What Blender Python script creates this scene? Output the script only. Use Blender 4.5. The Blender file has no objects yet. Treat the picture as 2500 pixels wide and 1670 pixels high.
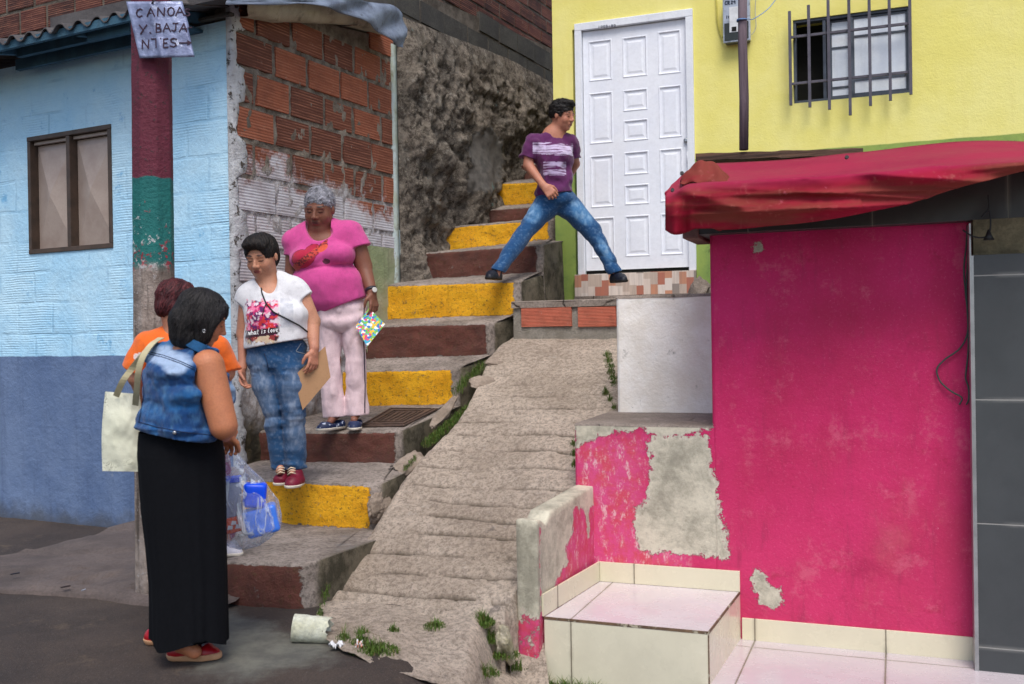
import bpy, bmesh, math, random
import numpy as np
from mathutils import Vector, Matrix, noise as mnoise
from mathutils.bvhtree import BVHTree
R = math.radians
rng = random.Random(7)
scene = bpy.context.scene
# ---------------------------------------------------------------- camera
FPX, CAMH = 2431.0, 1.36
_p, _r = R(.30), R(.913)
_F = Vector((0, math.cos(_p), -math.sin(_p))); _U0 = Vector((0, math.sin(_p), math.cos(_p))); _X0 = Vector((1, 0, 0))
_X = _X0*math.cos(_r) - _U0*math.sin(_r); _U = _X0*math.sin(_r) + _U0*math.cos(_r)
CAM = Vector((0, 0, CAMH))
cd = bpy.data.cameras.new('camera'); co = bpy.data.objects.new('camera', cd); scene.collection.objects.link(co)
co.matrix_world = Matrix(((_X.x, _U.x, -_F.x, 0), (_X.y, _U.y, -_F.y, 0), (_X.z, _U.z, -_F.z, CAMH), (0, 0, 0, 1)))
cd.sensor_width = 36; cd.lens = 36*FPX/2500; cd.clip_end = 300; cd.clip_start = .05
cd.dof.use_dof = True; cd.dof.focus_distance = 6.6; cd.dof.aperture_fstop = 3.2
scene.camera = co
# ---------------------------------------------------------------- light
w = bpy.data.worlds.new('World'); scene.world = w; w.use_nodes = True
nt = w.node_tree; bg = nt.nodes['Background']
sky = nt.nodes.new('ShaderNodeTexSky'); sky.sky_type = 'NISHITA'; sky.sun_disc = False
SUN_EL, SUN_AZ = R(58), R(176)      # azimuth from +Y clockwise: behind the camera, from the right
sky.sun_elevation = SUN_EL; sky.sun_rotation = SUN_AZ; sky.air_density = 1.0; sky.dust_density = 2.5
nt.links.new(sky.outputs[0], bg.inputs[0]); bg.inputs[1].default_value = .105
sd = bpy.data.lights.new('sun', 'SUN'); so = bpy.data.objects.new('sun', sd); scene.collection.objects.link(so)
sd.energy = 1.5; sd.angle = R(28); sd.color = (1, .95, .88)
_sd = Vector((math.sin(SUN_AZ)*math.cos(SUN_EL), math.cos(SUN_AZ)*math.cos(SUN_EL), math.sin(SUN_EL)))
so.rotation_euler = _sd.to_track_quat('Z', 'Y').to_euler()
scene.view_settings.view_transform = 'Standard'; scene.view_settings.look = 'None'
scene.view_settings.exposure = .72; scene.view_settings.gamma = 1
scene.cycles.max_bounces = 6; scene.cycles.transparent_max_bounces = 12

# ---------------------------------------------------------------- pixel -> world helpers
def ray(u, v):
    d = _F + _X*((u-1250)/FPX) + _U*((835-v)/FPX)
    return d
def P(u, v, Y):
    d = ray(u, v); return CAM + d*(Y/d.y)
def mpp(Y): return Y/FPX               # metres per source pixel at a depth
class Frame:
    """local frame: x right along a wall, y into it (away from the street), z up"""
    def __init__(s, o, deg):
        s.o = Vector((o[0], o[1], o[2] if len(o) > 2 else 0)); a = R(deg)
        s.ex = Vector((math.cos(a), math.sin(a), 0)); s.ey = Vector((-math.sin(a), math.cos(a), 0)); s.ez = Vector((0, 0, 1))
        s.m = Matrix(((s.ex.x, s.ey.x, 0, s.o.x), (s.ex.y, s.ey.y, 0, s.o.y), (0, 0, 1, s.o.z), (0, 0, 0, 1)))
    def hit(s, u, v, off=0.0):           # local (x,z) where the pixel's ray meets plane y=off
        d = ray(u, v); p0 = s.o + s.ey*off
        t = (p0-CAM).dot(s.ey)/d.dot(s.ey); p = CAM + d*t - s.o
        return p.dot(s.ex), p.z
    def W(s, x, y, z): return s.o + s.ex*x + s.ey*y + Vector((0, 0, z))
    def L(s, p): q = Vector(p)-s.o; return Vector((q.dot(s.ex), q.dot(s.ey), q.z))
def hitz(u, v, z):
    d = ray(u, v); t = (z-CAMH)/d.z; return CAM + d*t

# ---------------------------------------------------------------- mesh builder
class MB:
    def __init__(s): s.v = []; s.f = []; s.mi = []; s.att = {}; s.sm = []
    def add(s, vs, fs, mi=0, smooth=False):
        b = len(s.v); s.v += [tuple(p) for p in vs]; s.f += [tuple(b+i for i in f) for f in fs]
        s.mi += [mi]*len(fs); s.sm += [smooth]*len(fs); return b
    def box(s, x0, x1, y0, y1, z0, z1, mi=0):
        s.add([(x0,y0,z0),(x1,y0,z0),(x1,y1,z0),(x0,y1,z0),(x0,y0,z1),(x1,y0,z1),(x1,y1,z1),(x0,y1,z1)],
              [(0,3,2,1),(4,5,6,7),(0,1,5,4),(1,2,6,5),(2,3,7,6),(3,0,4,7)], mi)
    def hexa(s, b, t, mi=0):             # 4 bottom, 4 top points, ccw from above
        s.add(list(b)+list(t), [(0,3,2,1),(4,5,6,7),(0,1,5,4),(1,2,6,5),(2,3,7,6),(3,0,4,7)], mi)
    def prism(s, poly, d, mi=0):         # polygon (3d pts) extruded by vector d
        n = len(poly); a = [Vector(p) for p in poly]; b = [p+Vector(d) for p in a]
        s.add(a+b, [tuple(range(n))[::-1], tuple(range(n, 2*n))]+[(i, (i+1) % n, n+(i+1) % n, n+i) for i in range(n)], mi)
    def grid(s, rows, mi=0, smooth=True, close=False, flip=False):
        n = len(rows[0]); vs = [p for r in rows for p in r]; fs = []
        for j in range(len(rows)-1):
            for i in range(n if close else n-1):
                k = (i+1) % n
                q = (j*n+i, j*n+k, (j+1)*n+k, (j+1)*n+i)
                fs.append(q[::-1] if flip else q)
        return s.add(vs, fs, mi, smooth)
    def tube(s, pts, r, n=8, mi=0, cap=True, smooth=True):
        pts = [Vector(p) for p in pts]; rows = []
        rs = r if isinstance(r, (list, tuple)) else [r]*len(pts)
        up = Vector((0, 0, 1)); prev = None
        for i, p in enumerate(pts):
            t = (pts[min(i+1, len(pts)-1)]-pts[max(i-1, 0)]).normalized()
            if prev is None:
                a = t.cross(up)
                if a.length < .1: a = t.cross(Vector((1, 0, 0)))
            else: a = prev - t*prev.dot(t)
            a.normalize(); prev = a; b = t.cross(a)
            rows.append([p + (a*math.cos(q)+b*math.sin(q))*rs[i] for q in [2*math.pi*k/n for k in range(n)]])
        b0 = s.grid(rows, mi, smooth, close=True)
        if cap:
            m = len(rows)
            s.f.append(tuple(b0+k for k in range(n))[::-1]); s.f.append(tuple(b0+(m-1)*n+k for k in range(n)))
            s.mi += [mi]*2; s.sm += [False]*2
    def build(s, name, mats, parent=None, frame=None, bevel=0, attrs=None, sub=0, loc=None, recalc=True):
        me = bpy.data.meshes.new(name); me.from_pydata(s.v, [], s.f)
        if not isinstance(mats, (list, tuple)): mats = [mats]
        for m in mats: me.materials.append(m)
        me.polygons.foreach_set('material_index', s.mi); me.polygons.foreach_set('use_smooth', s.sm)
        o = bpy.data.objects.new(name, me); scene.collection.objects.link(o)
        if loc is not None:
            me.transform(Matrix.Translation(-Vector(loc)))
            o.location = loc
        if frame is not None: o.matrix_world = frame.m
        if attrs:
            for k, fn in attrs.items():
                a = me.attributes.new(k, 'FLOAT', 'POINT')
                a.data.foreach_set('value', [fn(Vector(p)) for p in s.v])
        if recalc:
            bm = bmesh.new(); bm.from_mesh(me); bmesh.ops.recalc_face_normals(bm, faces=bm.faces)
            bm.to_mesh(me); bm.free()
        me.update()
        if bevel:
            b = o.modifiers.new('bevel', 'BEVEL'); b.width = bevel; b.segments = 2; b.limit_method = 'ANGLE'; b.angle_limit = R(35)
        if parent is not None: setparent(o, parent)
        return o
def setparent(o, p):
    bpy.context.view_layer.update()
    m = o.matrix_world.copy(); o.parent = p; pm = p.matrix_world.copy()
    o.matrix_parent_inverse = Matrix.Identity(4); o.matrix_basis = pm.inverted() @ m
def thing(name, label, cat, loc, group=None, frame=None):
    o = bpy.data.objects.new(name, None); scene.collection.objects.link(o); o.empty_display_size = .1
    if frame is not None: o.matrix_world = frame.m
    else: o.location = loc
    return tag(o, label, cat, group)
def tag(o, label, cat, group=None):
    o['label'] = label; o['category'] = cat
    if group: o['group'] = group
    bpy.context.view_layer.update()
    return o
def struct(o): o['kind'] = 'structure'; return o

# ---------------------------------------------------------------- polygon distance (positive inside) for paint masks
def inpoly(x, y, poly):
    c = False; j = len(poly)-1
    for i in range(len(poly)):
        xi, yi = poly[i]; xj, yj = poly[j]
        if (yi > y) != (yj > y) and x < (xj-xi)*(y-yi)/(yj-yi)+xi: c = not c
        j = i
    return c
def sdpoly(x, y, poly):
    d = 1e9; n = len(poly)
    for i in range(n):
        ax, ay = poly[i]; bx, by = poly[(i+1) % n]
        ex, ey = bx-ax, by-ay; l = ex*ex+ey*ey or 1e-9
        t = max(0, min(1, ((x-ax)*ex+(y-ay)*ey)/l))
        d = min(d, math.hypot(x-ax-ex*t, y-ay-ey*t))
    return d if inpoly(x, y, poly) else -d
def fbm(p, s=1.0, o=4): return mnoise.fractal(Vector(p)*s, 1.0, 2.0, o, noise_basis='PERLIN_ORIGINAL')

# ---------------------------------------------------------------- node DSL
class N:
    def __init__(s, name):
        s.m = bpy.data.materials.new(name); s.m.use_nodes = True; s.t = s.m.node_tree; s.n = s.t.nodes
        s.b = s.n['Principled BSDF']; s.co = s.n.new('ShaderNodeTexCoord').outputs['Object']; s.geo = None
    def lk(s, a, i):
        if isinstance(a, bpy.types.NodeSocket): s.t.links.new(a, i)
        elif isinstance(a, (tuple, list)) and i.type in ('RGBA',): i.default_value = (*a[:3], 1)
        else: i.default_value = a
    def noise(s, sc, det=4, rough=.6, co=None, col=False, dist=0):
        n = s.n.new('ShaderNodeTexNoise'); s.lk(co or s.co, n.inputs['Vector']); n.inputs['Scale'].default_value = sc
        n.inputs['Detail'].default_value = det; n.inputs['Roughness'].default_value = rough; n.inputs['Distortion'].default_value = dist
        return n.outputs['Color' if col else 0]
    def vor(s, sc, feat='F1', co=None, out=0, rnd=1):
        n = s.n.new('ShaderNodeTexVoronoi'); n.feature = feat; s.lk(co or s.co, n.inputs['Vector']); n.inputs['Scale'].default_value = sc
        n.inputs['Randomness'].default_value = rnd; return n.outputs[out]
    def sc(s, x, y, z, co=None, off=(0, 0, 0)):
        n = s.n.new('ShaderNodeMapping'); s.lk(co or s.co, n.inputs[0]); n.inputs['Scale'].default_value = (x, y, z); n.inputs['Location'].default_value = off
        return n.outputs[0]
    def sep(s, i, co=None):
        n = s.n.new('ShaderNodeSeparateXYZ'); s.lk(co or s.co, n.inputs[0]); return n.outputs[i]
    def th(s, f, a, b, c0=0.0, c1=1.0):           # smooth step a..b -> c0..c1
        n = s.n.new('ShaderNodeMapRange'); n.interpolation_type = 'SMOOTHSTEP'; s.lk(f, n.inputs[0])
        n.inputs[1].default_value = a; n.inputs[2].default_value = b; n.inputs[3].default_value = c0; n.inputs[4].default_value = c1
        return n.outputs[0]
    def ma(s, op, a, b=0.0, c=None):
        n = s.n.new('ShaderNodeMath'); n.operation = op; s.lk(a, n.inputs[0]); s.lk(b, n.inputs[1])
        if c is not None: s.lk(c, n.inputs[2])
        return n.outputs[0]
    def mix(s, f, a, b, mode='MIX'):
        n = s.n.new('ShaderNodeMix'); n.data_type = 'RGBA'; n.blend_type = mode
        s.lk(f, n.inputs[0]); s.lk(a, n.inputs[6]); s.lk(b, n.inputs[7]); return n.outputs[2]
    def att(s, name, col=False):
        n = s.n.new('ShaderNodeAttribute'); n.attribute_name = name; return n.outputs['Color' if col else 'Fac']
    def out(s, col, rough=.8, h=None, dist=.01, strength=1.0, metal=0, spec=.4, **kw):
        b = s.b; s.lk(col, b.inputs['Base Color']); s.lk(rough, b.inputs['Roughness']); s.lk(metal, b.inputs['Metallic'])
        b.inputs['Specular IOR Level'].default_value = spec
        for k, v in kw.items(): s.lk(v, b.inputs[k.replace('_', ' ')])
        if h is not None:
            n = s.n.new('ShaderNodeBump'); n.inputs['Strength'].default_value = strength; n.inputs['Distance'].default_value = dist
            s.lk(h, n.inputs['Height']); s.t.links.new(n.outputs[0], b.inputs['Normal'])
        return s.m
def srgb(r, g, b):
    return tuple(((c/255)/12.92 if c/255 <= .04045 else ((c/255+.055)/1.055)**2.4) for c in (r, g, b))

def paint(name, c1, c2, sc=1.5, chip=None, chip_a=.66, dirt=None, rough=.75, bump=.004, streak=0, grain=60):
    """old wall paint: two tones, fine grain, chipped spots, vertical streaks"""
    n = N(name); big = n.noise(sc, 5, .65); fine = n.noise(grain, 5, .7)
    c = n.mix(n.th(big, .35, .68), c1, c2)
    c = n.mix(n.th(fine, .35, .75, 0, .3), c, tuple(x*.72 for x in c1))
    if streak:
        st = n.noise(1, 4, .6, co=n.sc(14, 14, 1.2)); c = n.mix(n.th(st, .52, .78, 0, streak), c, dirt or tuple(x*.45 for x in c1))
    elif dirt:
        c = n.mix(n.th(n.noise(sc*2.3, 6, .7), .52, .72, 0, .8), c, dirt)
    h = n.ma('ADD', fine, n.ma('MULTIPLY', n.noise(9, 4), 1.5))
    if chip:
        m = n.th(n.noise(13, 8, .75), chip_a, chip_a+.03); c = n.mix(m, c, chip); h = n.ma('SUBTRACT', h, m)
    return n.out(c, rough, h, bump)
def concrete(name, c1, c2, sc=2.0, moss=0, bump=.01, crack=0, wet=.85):
    n = N(name); c = n.mix(n.th(n.noise(sc, 7, .7), .33, .68), c1, c2)
    f = n.noise(60, 7, .85); c = n.mix(n.th(f, .44, .60, 0, .6), c, tuple(x*.5 for x in c1)); c = n.mix(n.th(n.noise(130, 5, .85), .55, .66, 0, .5), c, tuple(min(1, x*1.6) for x in c2))
    sp = n.th(n.vor(70), .0, .16, 1, 0); c = n.mix(n.ma('MULTIPLY', sp, .5), c, tuple(x*.35 for x in c1))
    c = n.mix(n.th(n.noise(5, 8, .8), .56, .7, 0, .5), c, tuple(min(1, x*1.5) for x in c2))
    h = n.ma('ADD', n.ma('MULTIPLY', f, .6), n.noise(8, 6, .7))
    if crack:
        v = n.th(n.vor(crack, 'DISTANCE_TO_EDGE', co=n.mix(.12, n.co, n.noise(4, 4, col=True))), 0, .022, 1, 0)
        v = n.ma('MULTIPLY', v, n.th(n.noise(1.3, 3), .48, .56))
        c = n.mix(n.ma('MULTIPLY', v, .75), c, tuple(x*.25 for x in c1)); h = n.ma('SUBTRACT', h, n.ma('MULTIPLY', v, 1.2))
    if moss:
        c = n.mix(n.th(n.noise(3.1, 7, .75), .60-moss*.1, .75, 0, .75), c, (.055, .06, .022))
    return n.out(c, wet, h, bump)
# ================================================================ frames of the place
DA, DB, DC, DD = -62.1, 26.8, -68.9, 24.3
FA = Frame(P(577, 828, 6.8)[:2], -(90+DA))          # blue front wall, x to the right
FB = Frame(P(577, 828, 6.8)[:2], 90-DB)             # brick side wall, x going away
FBi = FB
FC = Frame(P(1360, 820, 8.9)[:2], -(90+DC))         # yellow front wall
FE = Frame(P(1735, 812, 5.44)[:2], -(90+DC))        # pink front wall
def brickcoord(n, sx=1, sz=1):
    c = n.n.new('ShaderNodeCombineXYZ'); n.lk(n.ma('MULTIPLY', n.sep(0), sx), c.inputs[0]); n.lk(n.ma('MULTIPLY', n.sep(2), sz), c.inputs[1]); return c.outputs[0]
def bricktex(n, w, h, mort, co, off=.5, smooth=.1):
    b = n.n.new('ShaderNodeTexBrick'); n.lk(co, b.inputs['Vector']); b.offset = off
    b.inputs['Scale'].default_value = 1; b.inputs['Mortar Size'].default_value = mort; b.inputs['Brick Width'].default_value = w
    b.inputs['Row Height'].default_value = h; b.inputs['Mortar Smooth'].default_value = smooth
    b.inputs['Color1'].default_value = (0, 0, 0, 1); b.inputs['Color2'].default_value = (1, 1, 1, 1); b.inputs['Mortar'].default_value = (.5, .5, .5, 1)
    return b
# ---------------------------------------------------------------- materials
def mat_bluewall():
    n = N('light blue and slate painted block wall'); z = n.sep(2)
    wob = n.noise(3, 6, .7); zz = n.ma('ADD', z, n.ma('MULTIPLY', n.ma('SUBTRACT', wob, .5), .035))
    low = n.th(zz, 1.262, 1.272, 1, 0)
    cw = n.mix(.03, n.co, n.noise(2.5, 3, col=True)); c2 = n.n.new('ShaderNodeCombineXYZ')
    n.lk(n.sep(0, cw), c2.inputs[0]); n.lk(n.sep(2, cw), c2.inputs[1])
    bk = bricktex(n, .40, .235, .016, c2.outputs[0], smooth=.6)
    g = n.ma('SINE', n.ma('MULTIPLY', n.ma('ADD', z, n.ma('MULTIPLY', n.noise(1.2, 3), .05)), 2*math.pi/.019))
    gm = n.ma('MULTIPLY', n.th(n.noise(1.6, 3), .45, .62), n.ma('MULTIPLY', g, .13))
    c = n.mix(n.th(n.noise(1.4, 5, .6), .3, .7), srgb(164, 215, 247), srgb(196, 232, 251))
    c = n.mix(n.th(n.noise(3.4, 8, .8), .56, .66, 0, .7), c, srgb(92, 170, 220))
    c = n.mix(n.ma('MULTIPLY', bk.outputs[1], n.th(n.noise(2, 3), .45, .62, 0, .3)), c, srgb(90, 150, 190))
    st = n.noise(1, 5, .7, co=n.sc(2.5, 2.5, 60)); c = n.mix(n.th(st, .55, .72, 0, .3), c, srgb(120, 180, 215))
    lo = n.mix(n.th(n.noise(1.1, 6, .7), .35, .68), srgb(88, 110, 148), srgb(110, 130, 164))
    lo = n.mix(n.th(n.noise(1, 4, .6, co=n.sc(9, 9, .8)), .5, .75, 0, .45), lo, srgb(72, 88, 118))
    lo = n.mix(n.th(n.noise(4.5, 7, .75), .66, .71, 0, .8), lo, srgb(150, 158, 170))
    dd = n.th(n.ma('ADD', z, n.ma('MULTIPLY', n.noise(6, 5), .3)), .10, .32, 1, 0); lo = n.mix(n.ma('MULTIPLY', dd, .7), lo, srgb(74, 72, 66))
    c = n.mix(low, c, lo)
    ch = n.th(n.noise(19, 6, .8), .715, .73); c = n.mix(ch, c, srgb(70, 84, 92))
    up_ = n.ma('SUBTRACT', 1, low); gm = n.ma('MULTIPLY', gm, up_)
    h = n.ma('ADD', n.ma('SUBTRACT', n.ma('ADD', gm, n.noise(30, 6, .7)), n.ma('MULTIPLY', n.ma('MULTIPLY', bk.outputs[1], n.th(n.noise(1.7, 3), .42, .6, .1, 1)), n.ma('MULTIPLY_ADD', up_, .35, .1))), n.ma('MULTIPLY', n.noise(4, 5), 3))
    return n.out(c, .7, h, .007)
def mat_brick(name, lowz=None, c1=(150, 86, 62), c2=(96, 56, 44), groove=.021, slope=0):
    n = N(name); z = n.sep(2); r = n.att('rnd')
    c = n.mix(n.th(r, .15, .9), srgb(*c1), srgb(*c2)); c = n.mix(n.th(n.noise(7, 6, .7), .4, .7, 0, .5), c, srgb(104, 58, 44))
    gv = n.ma('MULTIPLY_ADD', n.ma('SINE', n.ma('MULTIPLY', z, 2*math.pi/groove)), .5, .5)
    c = n.mix(n.ma('MULTIPLY', n.ma('MULTIPLY', n.th(gv, .55, 1), n.th(n.noise(1, 4, .7, co=n.sc(3, 3, 40)), .4, .6)), .5), c, srgb(190, 130, 104))
    c = n.mix(n.th(n.noise(12, 7, .8), .62, .68, 0, .55), c, srgb(175, 150, 135))
    if lowz is not None:
        zz = n.ma('ADD', n.ma('ADD', z, n.ma('MULTIPLY', n.sep(0), slope)), n.ma('MULTIPLY', n.ma('SUBTRACT', n.noise(3.5, 7, .75), .5), 1.1))
        m = n.th(zz, lowz-.10, lowz+.12, 1, 0)
        ww = n.ma('MULTIPLY', m, n.th(n.noise(1, 5, .75, co=n.sc(8, 8, 45)), .26, .46, .35, 1))
        c = n.mix(n.ma('MULTIPLY', ww, .92), c, n.mix(n.th(n.noise(5, 6), .4, .65), srgb(206, 207, 214), srgb(180, 176, 182)))
        c = n.mix(n.ma('MULTIPLY', n.ma('MULTIPLY', n.th(gv, .6, 1), ww), .22), c, srgb(110, 100, 104))
    return n.out(c, .85, n.ma('SUBTRACT', n.noise(60, 4), n.ma('MULTIPLY', gv, .55)), .004)
def mat_mortar(name, lowz=None, dark=1.0):
    n = N(name); f = n.noise(38, 7, .8)
    c = n.mix(n.th(n.noise(6, 6, .7), .35, .65), srgb(150, 140, 128), srgb(104, 94, 84))
    c = n.mix(n.th(f, .5, .7, 0, .6), c, srgb(70, 60, 52))
    if lowz is not None:
        zz = n.ma('ADD', n.sep(2), n.ma('MULTIPLY', n.ma('SUBTRACT', n.noise(3.5, 7, .75), .5), .9))
        c = n.mix(n.th(zz, lowz-.1, lowz+.1, .9, 0), c, n.mix(n.th(n.noise(20, 6, .8), .4, .6), srgb(204, 202, 206), srgb(158, 150, 150)))
        b = n.th(n.ma('ADD', n.sep(2), n.ma('MULTIPLY', n.noise(3, 5), .5)), .95, 1.25, 1, 0)
        c = n.mix(b, c, n.mix(n.th(n.noise(4, 7, .7), .4, .6), srgb(96, 84, 62), srgb(52, 48, 36)))
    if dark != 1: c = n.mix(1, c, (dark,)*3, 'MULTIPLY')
    return n.out(c, .95, n.ma('ADD', n.ma('MULTIPLY', f, 1), n.noise(11, 6, .7)), .02)
M_bluewall = mat_bluewall()
M_brick = mat_brick('hollow clay brick, whitewashed low down', 2.62, slope=.10)
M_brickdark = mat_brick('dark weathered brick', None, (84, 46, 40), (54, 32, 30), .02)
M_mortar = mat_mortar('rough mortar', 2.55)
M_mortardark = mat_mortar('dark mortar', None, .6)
M_white_edge = paint('flaking white corner render', srgb(205, 208, 212), srgb(165, 165, 168), 5, chip=srgb(84, 76, 68), chip_a=.57, bump=.012)
M_fibre = paint('grey fibre cement', srgb(92, 88, 88), srgb(62, 58, 60), 2.2, dirt=srgb(48, 46, 44), streak=.6, bump=.004)
M_fibre2 = paint('pale fibre cement tile', srgb(176, 170, 152), srgb(140, 134, 116), 3, dirt=srgb(88, 82, 70), bump=.004)
M_flash = paint('crumpled zinc flashing', srgb(128, 140, 160), srgb(92, 100, 118), 6, dirt=srgb(58, 60, 68), rough=.5, bump=.006)
M_bluewood = paint('blue painted wood', srgb(60, 100, 122), srgb(44, 76, 96), 3, dirt=srgb(50, 60, 64), streak=.5)
M_brown = paint('brown painted metal frame', srgb(84, 68, 58), srgb(62, 52, 46), 8, rough=.45, bump=.001)
M_shutter = paint('dusty tan shutter metal', srgb(176, 160, 150), srgb(160, 142, 132), 4, rough=.33, bump=.0005)
def mat_pole():
    n = N('banded paint on concrete pole'); z = n.sep(2)
    zz = n.ma('ADD', z, n.ma('MULTIPLY', n.ma('SUBTRACT', n.noise(9, 5), .5), .05)); ch = n.noise(26, 7, .75)
    conc = n.mix(n.th(n.noise(5, 6, .7), .35, .65), srgb(160, 148, 140), srgb(112, 100, 92))
    conc = n.mix(n.th(n.noise(1, 4, .6, co=n.sc(22, 22, 2)), .5, .68, 0, .8), conc, srgb(66, 56, 48))
    conc = n.mix(n.th(ch, .58, .66, 0, .8), conc, srgb(182, 180, 182))
    mar = n.mix(n.noise(6, 5), srgb(112, 42, 62), srgb(82, 30, 44)); mar = n.mix(n.th(ch, .585, .62), mar, srgb(60, 44, 46))
    teal = n.mix(n.noise(7, 5), srgb(30, 122, 116), srgb(20, 84, 86))
    frac = n.th(n.ma('ADD', n.ma('MULTIPLY', n.ma('SUBTRACT', 1.95, zz), .35), ch), .58, .62)   # the paint gets patchier further down the band
    teal = n.mix(frac, teal, n.mix(n.th(n.noise(8, 3), .5, .55), srgb(150, 38, 56), srgb(188, 190, 192)))
    c = n.mix(n.th(zz, 1.72, 1.80), conc, teal); c = n.mix(n.th(zz, 2.225, 2.235), c, mar)
    return n.out(c, .75, n.ma('ADD', ch, n.noise(50, 5)), .008)
M_pole = mat_pole()
M_rock = None
def mat_rock():
    n = N('rough earth and rubble bank'); f = n.noise(14, 9, .8)
    c = n.mix(n.th(n.noise(3, 9, .75), .36, .62), srgb(172, 160, 146), srgb(130, 122, 112))
    c = n.mix(n.th(f, .42, .58, 0, .85), c, srgb(58, 48, 40)); c = n.mix(n.th(n.noise(46, 8, .85), .54, .62, 0, .8), c, srgb(190, 180, 164)); c = n.mix(n.th(n.noise(30, 8, .85), .60, .66, 0, .8), c, srgb(44, 38, 34)); c = n.mix(n.th(n.noise(7, 8, .7), .56, .66, 0, .8), c, srgb(186, 178, 166))
    pl = n.th(n.ma('ADD', n.att('pl'), n.ma('MULTIPLY', n.ma('SUBTRACT', n.noise(6, 7, .75), .5), .35)), -.01, .02)
    pc = n.mix(n.th(n.noise(9, 7), .4, .65), srgb(120, 116, 112), srgb(92, 90, 88))
    c = n.mix(pl, c, pc); c = n.mix(n.th(n.noise(5, 4), .69, .71, 0, .8), c, srgb(118, 146, 142))
    return n.out(c, .95, n.ma('ADD', n.ma('MULTIPLY', f, n.ma('SUBTRACT', 1.3, pl)), n.ma('MULTIPLY', n.noise(34, 6, .8), .5)), .05)
M_rock = mat_rock()
M_block = concrete('grey block', srgb(66, 64, 62), srgb(88, 86, 80), 3, bump=.01)
M_conc = concrete('worn concrete', srgb(128, 116, 106), srgb(160, 148, 138), 2.2, bump=.01, crack=2.2)
M_asphalt = None
def mat_asphalt():
    n = N('worn street surface'); f = n.noise(90, 5, .8)
    c = n.mix(n.th(n.noise(1.4, 7, .7), .35, .68), srgb(60, 51, 47), srgb(82, 70, 62))
    c = n.mix(n.th(f, .46, .62, 0, .7), c, srgb(48, 44, 46)); c = n.mix(n.th(n.noise(120, 5, .85), .58, .66, 0, .6), c, srgb(146, 136, 128)); c = n.mix(n.th(n.noise(3, 8, .8), .56, .66, 0, .45), c, srgb(112, 96, 80)); c = n.mix(n.th(n.vor(55), .0, .2, .5, 0), c, srgb(130, 120, 112))
    m = n.th(n.ma('ADD', n.att('pale'), n.ma('MULTIPLY', n.ma('SUBTRACT', n.noise(4, 7, .7), .5), .5)), -.06, .10)
    c = n.mix(m, c, n.mix(n.th(n.noise(6, 7, .75), .38, .66), srgb(96, 95, 90), srgb(120, 120, 110)))
    c = n.mix(n.th(n.noise(2.2, 8, .75), .60, .68, 0, .5), c, srgb(62, 56, 56))
    return n.out(c, .85, n.ma('ADD', f, n.noise(12, 6, .7)), .01)
M_asphalt = mat_asphalt()
def mat_step(name, p1, p2):
    n = N(name); f = n.noise(40, 7, .8)
    c = n.mix(n.th(n.noise(3, 7, .7), .35, .66), srgb(170, 158, 150), srgb(124, 114, 106)); c = n.mix(n.th(f, .45, .62, 0, .65), c, srgb(66, 60, 54)); c = n.mix(n.th(n.noise(120, 5, .85), .56, .66, 0, .5), c, srgb(184, 176, 168))
    c = n.mix(n.th(n.noise(1.7, 6, .7), .58, .72, 0, .5), c, srgb(120, 124, 130))
    side = n.mix(n.th(n.noise(5, 8, .75), .4, .62), srgb(112, 104, 88), srgb(62, 58, 44))
    c = n.mix(n.att('side'), c, side)
    pt = n.mix(n.th(n.noise(4, 6, .7), .35, .7), p1, p2)
    pt = n.mix(n.th(n.noise(34, 9, .88, co=n.sc(1, 1, 1.3)), .55, .575, 0, .85), pt, srgb(88, 66, 40)); pt = n.mix(n.th(n.noise(80, 6, .85), .56, .64, 0, .35), pt, srgb(70, 54, 36)); pt = n.mix(n.th(n.noise(9, 7, .8), .63, .68, 0, .6), pt, tuple(x*.55+.03 for x in p2))
    pt = n.mix(n.th(n.noise(1, 5, .7, co=n.sc(9, 9, 1)), .55, .75, 0, .4), pt, tuple(x*.5 for x in p1))
    m = n.th(n.ma('ADD', n.att('pm'), n.ma('MULTIPLY', n.ma('SUBTRACT', n.noise(14, 9, .82), .5), .12)), -.002, .003)
    m = n.ma('MULTIPLY', m, n.th(n.noise(9, 9, .88), .605, .62, 1, .1))
    c = n.mix(m, c, pt)
    return n.out(c, n.ma('MULTIPLY_ADD', m, -.2, .9), n.ma('ADD', n.ma('ADD', f, n.noise(9, 6, .7)), n.ma('MULTIPLY', m, .3)), .012)
M_yel_step = mat_step('worn yellow step paint', srgb(230, 164, 14), srgb(238, 180, 24))
M_brn_step = mat_step('worn brown step paint', srgb(106, 60, 50), srgb(78, 48, 42))
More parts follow.
